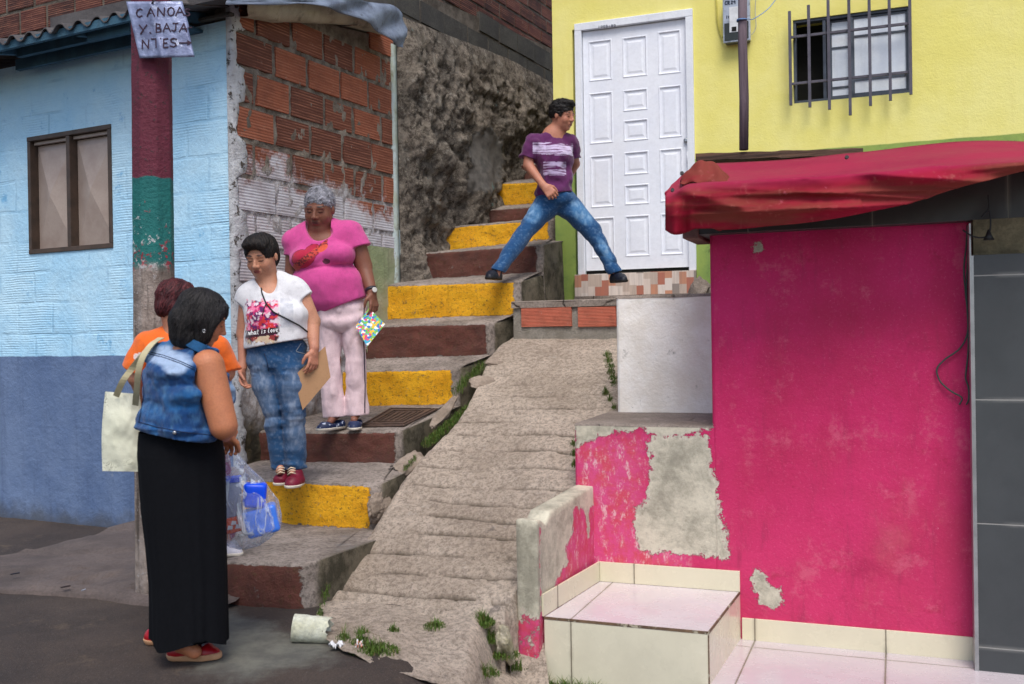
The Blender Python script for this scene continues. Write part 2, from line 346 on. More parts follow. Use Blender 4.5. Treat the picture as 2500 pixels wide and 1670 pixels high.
def mat_ramp():
    n = N('ridged concrete ramp'); f = n.noise(36, 8, .8)
    c = n.mix(n.th(n.noise(1.8, 7, .72), .36, .66), srgb(222, 205, 188), srgb(186, 169, 152)); c = n.mix(n.th(f, .44, .60, 0, .6), c, srgb(118, 104, 92)); c = n.mix(n.th(n.noise(110, 6, .85), .53, .64, 0, .55), c, srgb(222, 210, 196)); c = n.mix(n.th(n.noise(75, 6, .85), .55, .62, 0, .75), c, srgb(84, 74, 66)); c = n.mix(n.th(n.noise(14, 9, .85), .56, .62, 0, .5), c, srgb(120, 106, 90)); c = n.mix(n.th(n.noise(5, 8, .8), .60, .66, 0, .5), c, srgb(214, 204, 194))
    c = n.mix(n.ma('MULTIPLY', n.att('grv'), n.th(n.noise(4, 5), .3, .6, .7, 1)), c, srgb(62, 50, 30))
    c = n.mix(n.th(n.noise(3.2, 8, .75), .62, .69, 0, .7), c, srgb(112, 104, 100)); c = n.mix(n.th(n.noise(7, 5), .70, .73, 0, .8), c, srgb(192, 182, 172))
    c = n.mix(n.th(n.vor(9), .0, .055, .8, 0), c, srgb(66, 60, 56))
    v = n.th(n.vor(1.3, 'DISTANCE_TO_EDGE', co=n.mix(.12, n.co, n.noise(3, 4, col=True))), 0, .006, 1, 0)
    v = n.ma('MULTIPLY', v, n.th(n.noise(1.1, 2), .54, .58)); v = n.ma('MULTIPLY', v, 0)
    return n.out(c, .9, n.ma('ADD', n.ma('ADD', f, n.ma('MULTIPLY', n.noise(95, 6, .85), .8)), n.noise(9, 6, .7)), .018)
M_ramp = mat_ramp()
def mat_yellow():
    n = N('yellow house paint over green plinth'); z = n.sep(2)
    c = n.mix(n.th(n.noise(1.2, 6, .65), .35, .68), srgb(232, 222, 122), srgb(238, 230, 146))
    c = n.mix(n.th(n.noise(2.6, 7, .7), .60, .76, 0, .35), c, srgb(206, 190, 84)); c = n.mix(n.th(n.noise(1, 4, .6, co=n.sc(7, 7, .7)), .55, .78, 0, .3), c, srgb(205, 188, 100))
    g = n.mix(n.th(n.noise(3, 7, .7), .38, .66), srgb(146, 168, 82), srgb(118, 146, 76)); g = n.mix(n.th(n.noise(6, 8, .8), .57, .66, 0, .8), g, srgb(84, 92, 44))
    zz = n.ma('ADD', z, n.ma('MULTIPLY', n.ma('SUBTRACT', n.noise(4, 5), .5), .02)); c = n.mix(n.th(zz, 2.835, 2.845, 1, 0), c, g)
    c = n.mix(n.th(n.noise(24, 6, .8), .73, .75, 0, .7), c, srgb(150, 140, 78))
    return n.out(c, .7, n.ma('ADD', n.noise(55, 5, .7), n.ma('MULTIPLY', n.noise(6, 5), 2)), .0025)
M_yellow = mat_yellow()
def mat_pink():
    n = N('hot pink wall paint, peeling'); z = n.sep(2)
    c = n.mix(n.th(n.noise(.9, 6, .65), .35, .66), srgb(202, 26, 100), srgb(174, 16, 74))
    zlow = n.th(n.ma('ADD', z, n.ma('MULTIPLY', n.noise(1.6, 6, .7), .8)), .2, 1.9, 1, 0)
    c = n.mix(n.ma('MULTIPLY', zlow, .4), c, srgb(196, 62, 100))
    c = n.mix(n.th(n.noise(1.5, 7, .7, co=n.sc(1.2, 1, .7)), .56, .76, 0, .45), c, srgb(190, 96, 104))
    c = n.mix(n.th(n.noise(1, 6, .72, co=n.sc(12, 12, 2.0)), .52, .76, 0, .5), c, srgb(140, 34, 70)); c = n.mix(n.th(n.noise(3.3, 8, .78), .53, .66, 0, .5), c, srgb(208, 100, 124)); c = n.mix(n.th(n.noise(2.1, 8, .75), .55, .68, 0, .5), c, srgb(160, 18, 72))
    c = n.mix(n.th(n.noise(1, 5, .75, co=n.sc(34, 34, 13)), .695, .72, 0, .8), c, srgb(226, 160, 180))
    c = n.mix(n.th(n.noise(15, 8, .85), .62, .70, 0, .6), c, srgb(120, 30, 60)); c = n.mix(n.th(n.noise(70, 6, .85), .55, .66, 0, .35), c, srgb(226, 110, 150)); c = n.mix(n.th(n.noise(5, 8, .8), .58, .66, 0, .35), c, srgb(150, 16, 50))
    pk = n.mix(n.th(n.noise(7, 7, .8), .42, .6), srgb(206, 74, 128), srgb(200, 70, 92)); pk = n.mix(n.th(n.noise(20, 9, .88, co=n.sc(1, 1, .5)), .53, .59, 0, .75), pk, srgb(222, 190, 190))
    c = n.mix(n.att('pale'), c, pk)
    wob = n.ma('MULTIPLY', n.ma('SUBTRACT', n.noise(8, 11, .82), .5), .24)
    m = n.th(n.ma('ADD', n.att('peel'), wob), -.002, .004)
    rim = n.th(n.ma('ADD', n.att('peel'), wob), -.004, .022)
    pl = n.mix(n.th(n.noise(3.2, 8, .75), .38, .64), srgb(206, 200, 180), srgb(150, 146, 130)); pl = n.mix(n.th(n.noise(22, 7, .8), .5, .72, 0, .4), pl, srgb(92, 88, 76))
    pl = n.mix(rim, srgb(214, 208, 192), pl)
    c = n.mix(m, c, pl)
    sp = n.th(n.noise(15, 9, .85), .745, .755); c = n.mix(sp, c, srgb(206, 196, 186))
    return n.out(c, .62, n.ma('SUBTRACT', n.ma('ADD', n.ma('MULTIPLY', n.noise(50, 6, .7), .5), n.noise(6, 6, .7)), n.ma('MULTIPLY', m, .5)), .0065)
M_pink = mat_pink()
def mat_tile(name, col, px, pz, ox, oz, ax=(0, 2), w=.004, rough=.18, grout=(120, 112, 96), var=.08, dirt=.25):
    n = N(name)
    def line(i, p, o):
        f = n.ma('FRACT', n.ma('MULTIPLY_ADD', n.sep(i), 1/p, -o/p)); d = n.ma('MINIMUM', f, n.ma('SUBTRACT', 1, f)); return n.ma('MULTIPLY', d, p)
    d = n.ma('MINIMUM', line(ax[0], px, ox), line(ax[1], pz, oz)); g = n.th(d, w*.5, w, 1, 0)
    c = n.mix(n.th(n.noise(2, 6, .7), .35, .7), col, tuple(x*(1-var) for x in col)); c = n.mix(n.th(n.noise(5, 8, .8), .56, .75, 0, dirt), c, tuple(x*.55 for x in col))
    c = n.mix(n.th(n.noise(26, 7, .8), .66, .70, 0, .5), c, tuple(x*.5 for x in col))
    near = n.th(d, 0, .02, .35, 0); c = n.mix(n.ma('MULTIPLY', near, n.th(n.noise(4, 5), .4, .6)), c, srgb(*grout))
    c = n.mix(n.ma('MULTIPLY', g, .85), c, srgb(*grout))
    return n.out(c, n.th(n.noise(6, 6), .4, .7, rough, rough+.25), n.ma('SUBTRACT', n.ma('MULTIPLY', n.noise(7, 4), .12), g), .003, spec=.5)
M_tile_box = mat_tile('cream tile', srgb(222, 217, 194), 2.2, 3.0, .14, 1.5, ax=(0, 2), var=.12)
M_tile_top = mat_tile('pinkish white floor tile', srgb(206, 198, 202), 2.2, 3.0, .14, 1.5, ax=(0, 1))
M_tile_floor = mat_tile('pale patio tile', srgb(196, 188, 193), .66, .66, .215, -.13, ax=(0, 1), w=.005)
M_skirt = mat_tile('cream skirting tile', srgb(216, 210, 184), .66, 3.0, .215, 1.5, ax=(0, 2))
M_pillar = mat_tile('dark grey slate tile', srgb(62, 66, 68), 5, .60, 2.0, 1.02, ax=(0, 2), w=.004, rough=.45, grout=(150, 150, 146), var=.2, dirt=.5)
M_lintel = mat_tile('dark grey lintel tile', srgb(56, 56, 54), .62, 5, .22, 2.9, ax=(0, 2), w=.003, rough=.4, grout=(120, 118, 104), var=.2, dirt=.5)
def mat_wp():
    n = N('mottled white plaster'); c = n.mix(n.th(n.noise(2.5, 6, .7), .35, .66), srgb(246, 244, 240), srgb(228, 222, 212))
    c = n.mix(n.th(n.noise(7, 9, .8), .58, .68, 0, .75), c, srgb(138, 134, 128)); c = n.mix(n.th(n.noise(24, 8, .8), .62, .68, 0, .6), c, srgb(96, 92, 88))
    return n.out(c, .8, n.ma('ADD', n.noise(10, 7, .75), n.noise(50, 5)), .004)
M_whiteplaster = mat_wp()
M_door = paint('white painted door', srgb(240, 243, 250), srgb(232, 236, 246), 2, rough=.4, bump=.0006, grain=30)
M_frame_white = paint('white painted frame', srgb(236, 240, 246), srgb(222, 226, 234), 2, dirt=srgb(150, 150, 150), rough=.5, bump=.002, streak=.2)
def simple(name, col, rough=.6, metal=0, bump=.0, sc=40, **kw):
    n = N(name); c = n.mix(n.th(n.noise(sc*.4, 5), .35, .7, 0, 1), col, tuple(x*.78 for x in col)); return n.out(c, rough, n.noise(sc, 4) if bump else None, bump or .001, metal=metal, **kw)
M_steel = simple('brushed steel', (.45, .46, .48), .35, 1)
M_grille = paint('grey painted steel bars', srgb(92, 88, 100), srgb(74, 72, 82), 9, rough=.5, bump=.001)
M_sash = paint('grey sash metal', srgb(84, 92, 104), srgb(62, 68, 80), 6, rough=.45, bump=.001)
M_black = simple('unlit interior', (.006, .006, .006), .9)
M_pane = paint('whitish pane with painted reflection', srgb(236, 242, 248), srgb(214, 222, 234), 3, rough=.15, bump=.0005, streak=.35)  # whitish glass with its milky reflection painted into the colour
def wood(name, c1, c2, s=(30, 30, 1.4)):
    n = N(name); g = n.noise(1, 7, .7, co=n.sc(*s)); c = n.mix(n.th(g, .35, .65), c1, c2); c = n.mix(n.th(n.noise(5, 6), .58, .7, 0, .6), c, tuple(x*.5 for x in c1))
    return n.out(c, .85, g, .01)
M_post = wood('weathered grey purple post', srgb(112, 98, 106), srgb(82, 70, 78))
M_plank = wood('rotten brown plank', srgb(110, 82, 66), srgb(58, 44, 38), (1.4, 30, 30))
M_soil = concrete('moist soil', srgb(60, 50, 38), srgb(84, 70, 52), 5, bump=.02)
# ================================================================ brick wall builder
def bricks(mb, fr, x0, x1, z0, z1, bw, bh, mort, seed, out=.012, keep=None, phase=0):
    r = random.Random(seed); row = 0; z = z0
    while z < z1:
        x = x0 - (bw*.5 if (row+phase) % 2 else 0)
        while x < x1:
            w = bw*r.uniform(.94, 1.05); a, b = max(x, x0), min(x+w-mort, x1)
            if b-a > .04:
                zz0, zz1 = z+r.uniform(-.004, .004), z+bh-mort+r.uniform(-.004, .004); cx, cz = (a+b)/2, (zz0+zz1)/2
                if keep is None or keep(cx, cz, a, b, zz0, zz1):
                    o = -out*r.uniform(.4, 1.2); j = lambda: r.uniform(-.005, .005)
                    k = len(mb.v); t = r.random()
                    mb.add([(a+j(), .02, zz0+j()), (b+j(), .02, zz0+j()), (b+j(), .02, zz1+j()), (a+j(), .02, zz1+j()),
                            (a+.003, o+j()*.4, zz0+.003), (b-.003, o+j()*.4, zz0+.003), (b-.003, o+j()*.4, zz1-.003), (a+.003, o+j()*.4, zz1-.003)],
                           [(4, 5, 6, 7), (0, 1, 5, 4), (1, 2, 6, 5), (2, 3, 7, 6), (3, 0, 4, 7)], 1)
                    mb.rnd += [t]*8
            x += w
        z += bh; row += 1
def wallslab(mb, x0, x1, z0, z1, th=.2, y=0, nx=0, nz=0, amp=0, seed=0):
    """front face as a grid (room for masks), plus the solid behind it"""
    nx = nx or 1; nz = nz or 1; rows = []
    for j in range(nz+1):
        z = z0+(z1-z0)*j/nz
        rows.append([(x0+(x1-x0)*i/nx, y - amp*fbm((x0+(x1-x0)*i/nx+seed, 0, z), 2.5), z) for i in range(nx+1)])
    mb.grid(rows, 0, True, flip=False)
    mb.add([(x0, y+th, z0), (x1, y+th, z0), (x1, y+th, z1), (x0, y+th, z1)], [(3, 2, 1, 0)])
    b = lambda pts: [tuple(p) for p in pts]
    for e in (rows[0], rows[-1], [r[0] for r in rows], [r[-1] for r in rows]):
        mb.grid([e, [(p[0], y+th, p[2]) for p in e]], 0, False)

# ================================================================ BLUE HOUSE
house = thing('blue_house', 'light blue corner house with slate blue base and bare brick side wall', 'house', None, frame=FA)
mb = MB(); ztop = FA.hit(575, 66)[1]+.06
wx0, wz1 = FA.hit(68, 336); wx1, wz0 = FA.hit(277, 605); wz1 = (FA.hit(68, 336)[1]+FA.hit(266, 304)[1])/2; wz0 = (FA.hit(69, 621)[1]+FA.hit(277, 605)[1])/2
def hole_wall(mb, x0, x1, z0, z1, hx0, hx1, hz0, hz1, th=.16, mi=0):
    mb.box(x0, hx0, 0, th, z0, z1, mi); mb.box(hx1, x1, 0, th, z0, z1, mi); mb.box(hx0, hx1, 0, th, z0, hz0, mi); mb.box(hx0, hx1, 0, th, hz1, z1, mi)
hole_wall(mb, -4.5, -.012, -.35, ztop, wx0, wx1, wz0, wz1)
mb.build('front_wall', M_bluewall, house, FA)
# side wall: mortar slab with single blocks set in it
bx1 = FB.hit(968, 500)[0]
def side_top(x):                      # underside of the roof along the side wall
    a = FB.hit(600, 10); b = FB.hit(968, 100); t = (x-a[0])/(b[0]-a[0]); return a[1]+(b[1]-a[1])*t
mb = MB(); mb.rnd = []
mb.prism([(.03, .01, -.3), (bx1, .01, -.3), (bx1, .01, side_top(bx1)), (.03, .01, side_top(0))], (0, .16, 0), 0)
nx_, nz_ = 260, 300
mb.grid([[(.03+(bx1-.03)*i/nx_, -.003-.016*fbm((i*.09, 0, j*.10), 1, 4), -.3+(side_top(.03+(bx1-.03)*i/nx_)+.3)*j/nz_) for i in range(nx_+1)] for j in range(nz_+1)], 0, True); mb.rnd += [.5]*len(mb.v)
zc = FB.hit(603, 77)[1]
bh = (FB.hit(603, 77)[1]-FB.hit(603, 513)[1])/5
def keep(cx, cz, a, b, c, d):
    if cz > side_top(cx)-.02 or cz < 1.15: return False
    if cx < .10 and (int(round((cz-zc)/bh)) % 2): return False
    if cx > bx1-.50 and cz < 2.12: return False
    return cz > 1.15
bricks(mb, FB, .035, bx1-.03, zc-bh*9, zc+bh*4, .40, bh, .034, 3, keep=keep, out=.015)
sw = mb.build('side_wall', [M_mortar, M_brick], house, FB, recalc=True)
a = sw.data.attributes.new('rnd', 'FLOAT', 'POINT'); a.data.foreach_set('value', mb.rnd)
# whitish toothed corner render, pale painted far edge, green plaster patch
mb = MB(); rows = []
for j in range(160):
    z = -.25+(ztop+.1+.25)*j/159; wd = .035+.085*max(0, min(1, .5+math.sin((z-zc)/bh*math.pi+.2)*4))*(1 if z > 1.3 else .4)+.03*fbm((z*7, 3, 1))+.012*fbm((z*25, 3, 1))
    rows.append([(-.017, .03, z), (-.016-.004*fbm((z*11, 5, 0)), -.004, z), (-.004, -.013, z), (wd*.5, -.016-.006*fbm((z*9, 0, 0)), z), (wd, -.012, z), (wd+.006, .02, z)])
mb.grid(rows, 0, True); mb.build('corner_render', M_white_edge, house, FB)
mb = MB(); z1 = FB.hit(975, 118)[1]; rows = []
for j in range(40):
    z = 1.3+(z1-1.3)*j/39; wv = .012*fbm((z*5, 7, 0)); rows.append([(bx1-.07+wv, .01, z), (bx1-.065+wv, -.022, z), (bx1+.005, -.024, z), (bx1+.01, .17, z)])
mb.grid(rows, 0, True)
mb.build('edge_strip', paint('pale green white edge paint', srgb(190, 205, 205), srgb(168, 176, 150), 4, dirt=srgb(120, 112, 84), chip=srgb(110, 96, 76), chip_a=.66), house, FB)
mb = MB(); gx0 = bx1-.50; n_ = 26; rows = []
gz0, gz1 = 1.25, 2.13
for j in range(n_+1):
    z = gz0+(gz1-gz0)*j/n_
    rows.append([(gx0-.04*fbm((z*5, 1, 4))*(1)+(bx1-.07-gx0)*i/12, -.018-.006*fbm((i*.4, 0, z*4)), z) for i in range(13)])
mb.grid(rows, 0, True)
mb.build('plaster_patch', paint('green grey plaster', srgb(146, 158, 118), srgb(176, 172, 148), 2.2, dirt=srgb(112, 108, 84), streak=.55, bump=.01, chip=srgb(196, 188, 170), chip_a=.66), house, FB)
# window with folded metal shutters
win = MB(); fw = .035
for (a0, a1, c0, c1) in ((wx0, wx1, wz1-fw, wz1), (wx0, wx1, wz0, wz0+fw)): win.box(a0, a1, -.012, .09, c0, c1)
for (a0, a1) in ((wx0, wx0+fw), (wx1-fw, wx1), ((wx0+wx1)/2-.02, (wx0+wx1)/2+.02)): win.box(a0, a1, -.010, .09, wz0+fw+.001, wz1-fw-.001)
win = win.build('window', M_brown, house, FA, bevel=.003)
mid = (wx0+wx1)/2
for a0, a1 in ((wx0+fw, mid-.02), (mid+.02, wx1-fw)):
    m = MB(); a0 += .004; a1 -= .004; b0, b1 = wz0+fw+.004, wz1-fw-.03; cx, cz = (a0+a1)/2, (b0+b1)/2
    m.add([(a0, .06, b0), (a1, .06, b0), (a1, .06, b1), (a0, .06, b1), (cx, .002, cz)], [(0, 1, 4), (1, 2, 4), (2, 3, 4), (3, 0, 4)])
    m.box(a0, a1, .024, .052, b1+.004, b1+.026)
    m.build('shutter', M_shutter, win, FA)
m = MB(); m.box(wx0-.03, wx1+.03, .10, .14, wz0-.03, wz1+.03); m.build('inner_board', M_brown, win, FA)
# roof over the front: corrugated sheet on blue purlins
def corr(mb, x0, x1, y0, y1, z0, z1, per, amp, th=.008, nseg=10, jit=0):
    nx = int((x1-x0)/per*nseg); top = []; bot = []
    for yy, zz in ((y0, z0), ((y0+y1)/2, (z0+z1)/2), (y1, z1)):
        r = []
        for i in range(nx+1):
            x = x0+(x1-x0)*i/nx; c = math.cos(2*math.pi*(x-x0)/per); c = (abs(c)**.7)*(1 if c > 0 else -1)
            r.append((x, yy+jit*fbm((x*2, 5, 0)), zz+amp*c))
        top.append(r); bot.append([(p[0], p[1], p[2]-th) for p in r])
    mb.grid(top, 0, True); mb.grid(bot, 0, True, flip=True)
    for e, f in ((top[0], bot[0]), (top[-1], bot[-1]), ([r[0] for r in top], [r[0] for r in bot]), ([r[-1] for r in top], [r[-1] for r in bot])): mb.grid([e, f], 0, False)
OV = -.46
ea, eb = FA.hit(0, 100, OV), FA.hit(300, 32, OV); ez = (ea[1]+eb[1])/2
mb = MB(); corr(mb, -4.4, .0, OV, 1.3, ez, ez+.42, .172, .026, jit=.03); mb.build('roof', M_fibre, house, FA)
fz = (FA.hit(0, 118, OV+.03)[1]+FA.hit(300, 48, OV+.03)[1])/2
mb = MB(); mb.box(-4.4, FA.hit(330, 40, OV)[0], OV+.02, OV+.05, fz-.02, fz+.035); mb.build('fascia', M_bluewood, house, FA)
p0 = FA.hit(46, 126, OV+.2); p1 = FA.hit(215, 98, OV+.2)
mb = MB(); mb.box(p0[0], p1[0]+.1, OV+.18, OV+.22, p0[1]-.045, p0[1]+.03)
q0 = FA.hit(218, 96, OV+.12); mb.box(q0[0], q0[0]+.42, OV+.10, OV+.14, q0[1]-.02, q0[1]+.055); mb.build('purlin', M_bluewood, house, FA)
mb = MB()
for x in (-3.6, -2.75, -1.9, -1.05, -.3): mb = MB(); mb.prism([(x, OV+.06, fz-.03), (x, .02, fz+.05), (x, .02, fz+.12), (x, OV+.06, fz+.03)], (.05, 0, 0)); mb.build('rafter', M_bluewood, house, FA)
# side eave: lapped pale tiles under a dark board, crumpled flashing hanging at the far end
mb = MB()
def side_pt(u, v, off): x, z = FB.hit(u, v, off); return x, z
prev = 0
for (u0, u1, vt0, vt1, vb0, vb1) in ((606, 690, 10, 12, 40, 55), (680, 780, 14, 16, 52, 56), (770, 880, 18, 22, 56, 60), (870, 950, 24, 40, 62, 84)):
    a, b, c, d = side_pt(u0, vt0, -.16), side_pt(u1, vt1, -.16), side_pt(u1, vb1, -.10), side_pt(u0, vb0, -.10); rows = []
    for t in range(9):
        s = t/8; bul = -.03*math.sin(s*math.pi)
        rows.append([(a[0]+(b[0]-a[0])*s, -.16+bul-.01*prev, a[1]+(b[1]-a[1])*s+.02), (a[0]+(b[0]-a[0])*s, -.15+bul-.01*prev, (a[1]+(b[1]-a[1])*s+d[1]+(c[1]-d[1])*s)/2),
                     (d[0]+(c[0]-d[0])*s, -.10+bul-.01*prev, d[1]+(c[1]-d[1])*s), (d[0]+(c[0]-d[0])*s, .08, d[1]+(c[1]-d[1])*s+.02)])
    mb.grid(rows, 0, True); prev = 1-prev
mb.build('eave_tile', M_fibre2, house, FB)
mb = MB(); a = FB.hit(560, -10, -.2); b = FB.hit(940, 8, -.2)
mb.prism([(a[0]-.1, 0, a[1]-.05), (b[0], 0, b[1]-.02), (b[0], 0, b[1]+.10), (a[0]-.1, 0, a[1]+.08)], (0, 1.6, 0)); 
for i, p in enumerate(mb.v): mb.v[i] = (p[0], p[1]-.22, p[2])
mb.build('roof_edge', M_fibre, house, FB)
top = [(556, -2), (640, -8), (740, -10), (830, -6), (900, 4), (950, 12), (985, 34), (990, 70), (990, 100)]
low = [(556, 10), (640, 14), (740, 8), (800, 20), (850, 36), (900, 58), (935, 84), (962, 108), (986, 116)]
rows = []
for i, (t, l) in enumerate(zip(top, low)):
    pass
def lerp_pl(pl, t):
    k = t*(len(pl)-1); i = min(int(k), len(pl)-2); f = k-i; return tuple(pl[i][c]+(pl[i+1][c]-pl[i][c])*f for c in range(len(pl[0])))
mb = MB(); nn = 50
for i in range(nn+1):
    t = i/nn; a = lerp_pl(top, t); b = lerp_pl(low, t); r = []
    for j in range(9):
        s = j/8; off = -.25-.03*s-.02*fbm((t*9, s*2.5, 0)); x, z = FB.hit(a[0]+(b[0]-a[0])*s, a[1]+(b[1]-a[1])*s, off); r.append((x, off+.02*math.sin(t*26+s*2), z))
    rows.append(r)
mb.grid(rows, 0, True); fl = mb.build('flashing', M_flash, house, FB); so_ = fl.modifiers.new('thick', 'SOLIDIFY'); so_.thickness = .006

# upper brick house behind the blue roof
FH = Frame(P(300, 60, 9.6)[:2], -(90+DA)); z0 = FH.hit(300, 60)[1]
up = thing('brick_house', 'bare brick house rising behind the grey corrugated roof', 'house', None, frame=FH)
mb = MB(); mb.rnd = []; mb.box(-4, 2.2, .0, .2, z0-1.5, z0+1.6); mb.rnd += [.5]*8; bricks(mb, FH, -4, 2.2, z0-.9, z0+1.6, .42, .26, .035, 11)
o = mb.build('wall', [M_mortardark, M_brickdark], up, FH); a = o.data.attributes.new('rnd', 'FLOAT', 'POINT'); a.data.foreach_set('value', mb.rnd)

# ================================================================ RUBBLE BANK + block wall + dark brick building
FR = Frame(FB.W(0, .0, 0)[:2], 90-DB)
rx0, rx1 = bx1+.0, FB.hit(1352, 400)[0]+.5
def bank_top(x):
    a = FR.hit(990, 50); b = FR.hit(1228, 142); c = FR.hit(1347, 207)
    if x < b[0]: return a[1]+(b[1]-a[1])*(x-a[0])/(b[0]-a[0])
    return b[1]+(c[1]-b[1])*(x-b[0])/(c[0]-b[0])
plp = [FR.hit(*p) for p in ((1135, 330), (1175, 310), (1205, 350), (1215, 400), (1195, 450), (1165, 480), (1135, 465), (1110, 470), (1105, 440), (1125, 420), (1120, 380))]
mb = MB(); rows = []; nx, nz = 260, 190
for j in range(nz+1):
    r = []
    for i in range(nx+1):
        x = rx0+(rx1-rx0)*(i/nx)**1.25; z = -.2+(bank_top(x)+.2)*j/nz
        pl = max(0, min(1, sdpoly(x, z, plp)*9+.4))
        e = min(1, (i/nx)*14); c = fbm((x*1.0, 3, z*1.0), 1.5, 2)*.16
        d = abs(fbm((x*1.1, 0, z*.8), 2.6, 6))*.11+fbm((x, 9, z), 9, 5)*.045+abs(fbm((x, 4, z), 22, 3))*.03+mnoise.cell(Vector((x*5, 1, z*5)))*.025
        r.append((x, -.03-(c*.6+d*(1-pl*.9)+.05+pl*.05)*e*min(1, (1-j/nz)*8+.1)+pl*.02, z))
    rows.append(r)
mb.grid(rows, 0, True)
bank = mb.build('rubble_bank', M_rock, None, FR, attrs={'pl': lambda p: sdpoly(p.x, p.z, plp)}, recalc=False)
tag(bank, 'rough brown rubble and earth bank beside the upper yellow steps', 'bank')
bw = thing('block_wall', 'dark grey concrete block wall on top of the rubble bank', 'wall', None, frame=FR)
mb = MB(); mb.rnd = []; nx = 30
for i in range(nx):
    x0_, x1_ = rx0-.3+(rx1-rx0+.3)*i/nx, rx0-.3+(rx1-rx0+.3)*(i+1)/nx
    mb.hexa([(x0_, .06, bank_top(x0_)-.06), (x1_, .06, bank_top(x1_)-.06), (x1_, .4, bank_top(x1_)-.06), (x0_, .4, bank_top(x0_)-.06)],
            [(x0_, .06, 4.95-.0), (x1_, .06, 4.95), (x1_, .4, 4.95), (x0_, .4, 4.95)])
mb.rnd = [.5]*len(mb.v)
def blocktop(x): a = FR.hit(1115, 4); b = FR.hit(1345, 105); return a[1]+(b[1]-a[1])*(x-a[0])/(b[0]-a[0])
for i, p in enumerate(mb.v):
    if p[2] > 4.9: mb.v[i] = (p[0], p[1], blocktop(p[0])-.03)
def bk(cx, cz, a, b, c, d): return c > bank_top(cx)-.14 and d < blocktop(cx)+.02
mb2 = MB(); mb2.rnd = []; bricks(mb2, FR, rx0-.3, rx1, 1.6, 6, .44, .22, .02, 5, keep=bk)
off = len(mb.v); mb.v += [(p[0], p[1]+.06, p[2]) for p in mb2.v]; mb.f += [tuple(off+i for i in f) for f in mb2.f]; mb.mi += mb2.mi; mb.sm += mb2.sm
mb.build('masonry', [M_mortardark, M_block], bw, FR)
db = thing('dark_brick_house', 'dark brick house above the grey block wall', 'house', None, frame=FR)
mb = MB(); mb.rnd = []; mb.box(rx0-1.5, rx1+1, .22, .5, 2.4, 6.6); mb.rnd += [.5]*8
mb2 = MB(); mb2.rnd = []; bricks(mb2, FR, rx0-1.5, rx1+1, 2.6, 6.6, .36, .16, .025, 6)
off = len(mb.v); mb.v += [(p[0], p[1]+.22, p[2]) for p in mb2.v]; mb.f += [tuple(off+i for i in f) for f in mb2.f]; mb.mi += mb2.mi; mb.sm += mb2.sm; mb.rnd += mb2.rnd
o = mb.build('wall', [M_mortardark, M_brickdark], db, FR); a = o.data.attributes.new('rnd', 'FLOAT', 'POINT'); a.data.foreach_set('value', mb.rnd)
# ================================================================ STAIRCASE
# per step: riser top edge (left px, right px), riser bottom edge (left px, right px), depth at the right end
ST = [((555, 1372), (749, 1380), (561, 1514), (703, 1545), 4.98, 'b'),
      ((683, 1173), (919, 1185), (684, 1278), (899, 1292), 6.02, 'y'),
      ((832, 1054), (973, 1052), (832, 1131), (969, 1131), 6.60, 'b'),
      ((900, 904), (1116, 899), (898, 992), (1089, 988), 7.50, 'y'),
      ((915, 795), (1201, 788), (900, 876), (1201, 866), 7.75, 'b'),
      ((956, 695), (1267, 685), (946, 780), (1261, 768), 7.99, 'y'),
      ((1017, 618), (1322, 595), (1017, 682), (1322, 664), 8.33, 'b'),
      ((1108, 552), (1352, 533), (1108, 610), (1349, 583), 8.96, 'y'),
      ((1188, 511), (1349, 500), (1190, 545), (1349, 531), 9.62, 'b'),
      ((1226, 446), (1349, 441), (1231, 502), (1349, 494), 9.95, 'y'),
      ((1249, 402), (1349, 396), (1249, 440), (1349, 434), 10.4, 'b'),
      ((1290, 352), (1349, 345), (1290, 398), (1349, 390), 10.8, 'y')]
stair = thing('concrete_staircase', 'steep concrete steps painted alternately yellow and brown between the houses', 'stairs', P(1000, 1200, 6.4))
STI = []
for tl, tr, bl, br, Y, c in ST:
    TR = P(*tr, Y); fr = Frame((TR.x, TR.y), -(90+DC))
    # end where the riser line meets the brick wall line (or 0.9 m further left for the two lowest)
    a = FB.L(TR); dx, dy = (fr.ex.dot(FB.ex), fr.ex.dot(FB.ey)); xl = -(-a.y)/dy*1.0 if abs(dy) > 1e-6 else 0
    xl = -a.y/dy                    # local x of the crossing
    xL = xl-.25
    if c == 'b' and Y < 5: xL = -.80
    if c == 'y' and Y < 6.1: xL = max(xL, fr.hit(560, 1230)[0])
    h = lambda px: fr.hit(*px)
    t0, t1, b0, b1 = h(tl), h(tr), h(bl), h(br)
    def zt(x, t0=t0, t1=t1): return t1[1]+(t0[1]-t1[1])*min(x/(t0[0]-t1[0]), 1.35)
    def zb(x, b0=b0, b1=b1): return b1[1]+(b0[1]-b1[1])*min(max((x-b1[0])/(b0[0]-b1[0]), 0), 1.35)
    STI.append(dict(fr=fr, xL=xL, zt=zt, zb=zb, c=c, xr=0, b1x=b1[0]))
print('STEPS', [(round(s['zt'](0), 2), round(s['zb'](0), 2), round(s['xL'], 2)) for s in STI])
